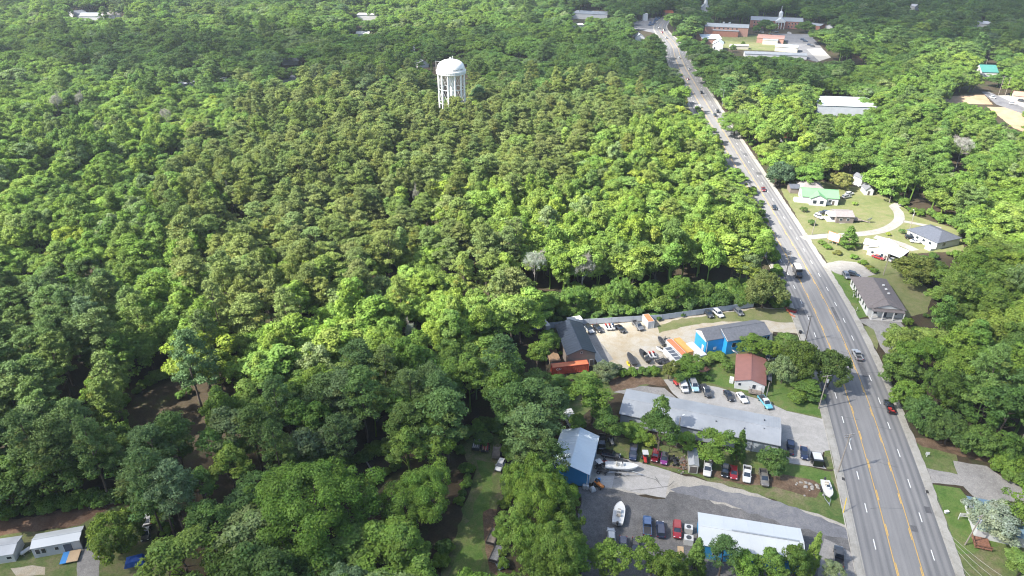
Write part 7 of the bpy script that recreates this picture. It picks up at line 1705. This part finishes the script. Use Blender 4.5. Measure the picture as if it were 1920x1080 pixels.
cd = bpy.data.cameras.new('camera'); co = bpy.data.objects.new('camera', cd); C.objects.link(co)
co.location = (0, 0, H); co.rotation_euler = (R(90)-PITCH, 0, 0); cd.sensor_width = 36; cd.lens = 36*FPX/1920; cd.clip_start = .5; cd.clip_end = 15000
sc = bpy.context.scene; sc.camera = co
sc.view_settings.view_transform = 'Standard'; sc.view_settings.look = 'None'; sc.view_settings.exposure = 1.72; sc.view_settings.gamma = 1.0
cy = sc.cycles; cy.max_bounces = 5; cy.diffuse_bounces = 3; cy.glossy_bounces = 2; cy.transmission_bounces = 3; cy.transparent_max_bounces = 8
cy.use_denoising = True
cy.caustics_reflective = False; cy.caustics_refractive = False

# ------------------------------------------------------------------ the air, and the clouds whose shade lies over the near and the far ground
hz = MB(); hz.box(0, 1150, 70, 4420, 2920, 142)
m, nt, out = _mat('haze_air'); pv = N(nt, 'ShaderNodeVolumePrincipled'); pv.inputs['Color'].default_value = (.80, .90, 1.0, 1); pv.inputs['Density'].default_value = .00008; pv.inputs['Anisotropy'].default_value = .15
nt.links.new(pv.outputs[0], out.inputs['Volume']); M['haze_air'] = m
ho = hz.obj('haze', 'haze_air'); ho['kind'] = 'stuff'; ho['label'] = 'thin bluish haze over the whole view'
def cloud_mat(name, a):
    m, nt, out = _mat(name); L = nt.links.new
    tr = N(nt, 'ShaderNodeBsdfTransparent'); df = N(nt, 'ShaderNodeBsdfDiffuse'); df.inputs['Color'].default_value = (.9, .9, .9, 1)
    tl = N(nt, 'ShaderNodeBsdfTranslucent'); tl.inputs['Color'].default_value = (.9, .9, .9, 1); ad = N(nt, 'ShaderNodeMixShader'); ad.inputs[0].default_value = .5
    L(df.outputs[0], ad.inputs[1]); L(tl.outputs[0], ad.inputs[2])
    # thin rim, thick middle: what a puff of vapour lets through falls with the way through it
    lw = N(nt, 'ShaderNodeLayerWeight'); lw.inputs['Blend'].default_value = .5
    iv = N(nt, 'ShaderNodeMath'); iv.operation = 'SUBTRACT'; iv.inputs[0].default_value = 1.0; L(lw.outputs['Facing'], iv.inputs[1])
    no = N(nt, 'ShaderNodeTexNoise'); no.inputs['Scale'].default_value = .006; no.inputs['Detail'].default_value = 3; L(N(nt, 'ShaderNodeNewGeometry').outputs['Position'], no.inputs['Vector'])
    mr = N(nt, 'ShaderNodeMapRange'); mr.inputs['From Min'].default_value = .3; mr.inputs['From Max'].default_value = .7; mr.inputs['To Min'].default_value = a*.6; mr.inputs['To Max'].default_value = a*1.25; L(no.outputs['Fac'], mr.inputs['Value'])
    mu = N(nt, 'ShaderNodeMath'); mu.operation = 'MULTIPLY'; L(iv.outputs[0], mu.inputs[0]); L(mr.outputs[0], mu.inputs[1])
    mx = N(nt, 'ShaderNodeMixShader'); L(mu.outputs[0], mx.inputs[0]); L(tr.outputs[0], mx.inputs[1]); L(ad.outputs[0], mx.inputs[2]); L(mx.outputs[0], out.inputs['Surface'])
    M[name] = m
def cloud(label, x, y, rx, ry, a, z=650, seed=1, rz=0.0):
    """a cloud standing where its shade falls on the ground round (x, y)"""
    nmat = 'vapour_%d' % int(a*100)
    if nmat not in M: cloud_mat(nmat, a)
    import bmesh
    b = bmesh.new(); r = random.Random(seed)
    bmesh.ops.create_icosphere(b, subdivisions=4, radius=1)
    for v in b.verts:
        d = v.co.normalized(); k = 1+.12*math.sin(4*d.x+seed)+.10*math.sin(6*d.y+2*seed)+.06*math.sin(9*d.x-7*d.y+seed)
        v.co = Vector((d.x*rx*k, d.y*ry*k, d.z*min(rx, ry)*.35*k*(1 if d.z > 0 else .5)))
    me = bpy.data.meshes.new('cloud'); b.to_mesh(me); b.free(); me.polygons.foreach_set('use_smooth', [True]*len(me.polygons)); me.materials.append(M[nmat])
    o = bpy.data.objects.new('cloud', me); C.objects.link(o); k = z/sd_.z; o.location = (x+sd_.x*k, y+sd_.y*k, z); o.rotation_euler = (0, 0, rz); o['kind'] = 'structure'; o['label'] = label
cloud('cloud shading the near ground', 120, 0, 345, 195, .66, seed=1, rz=R(4))
cloud('cloud shading the dark woods at the upper right', 560, 990, 540, 350, .85, seed=2)
cloud('cloud shading the woods behind the water tower', 40, 620, 290, 125, .5, seed=3, rz=R(-6))
cloud('cloud shading the woods at the upper left', -320, 650, 230, 95, .55, seed=4)
sc.cycles.filter_width = 1.15
cloud('cloud shading the far woods at the top left', -420, 1000, 260, 110, .5, seed=5, rz=R(5))
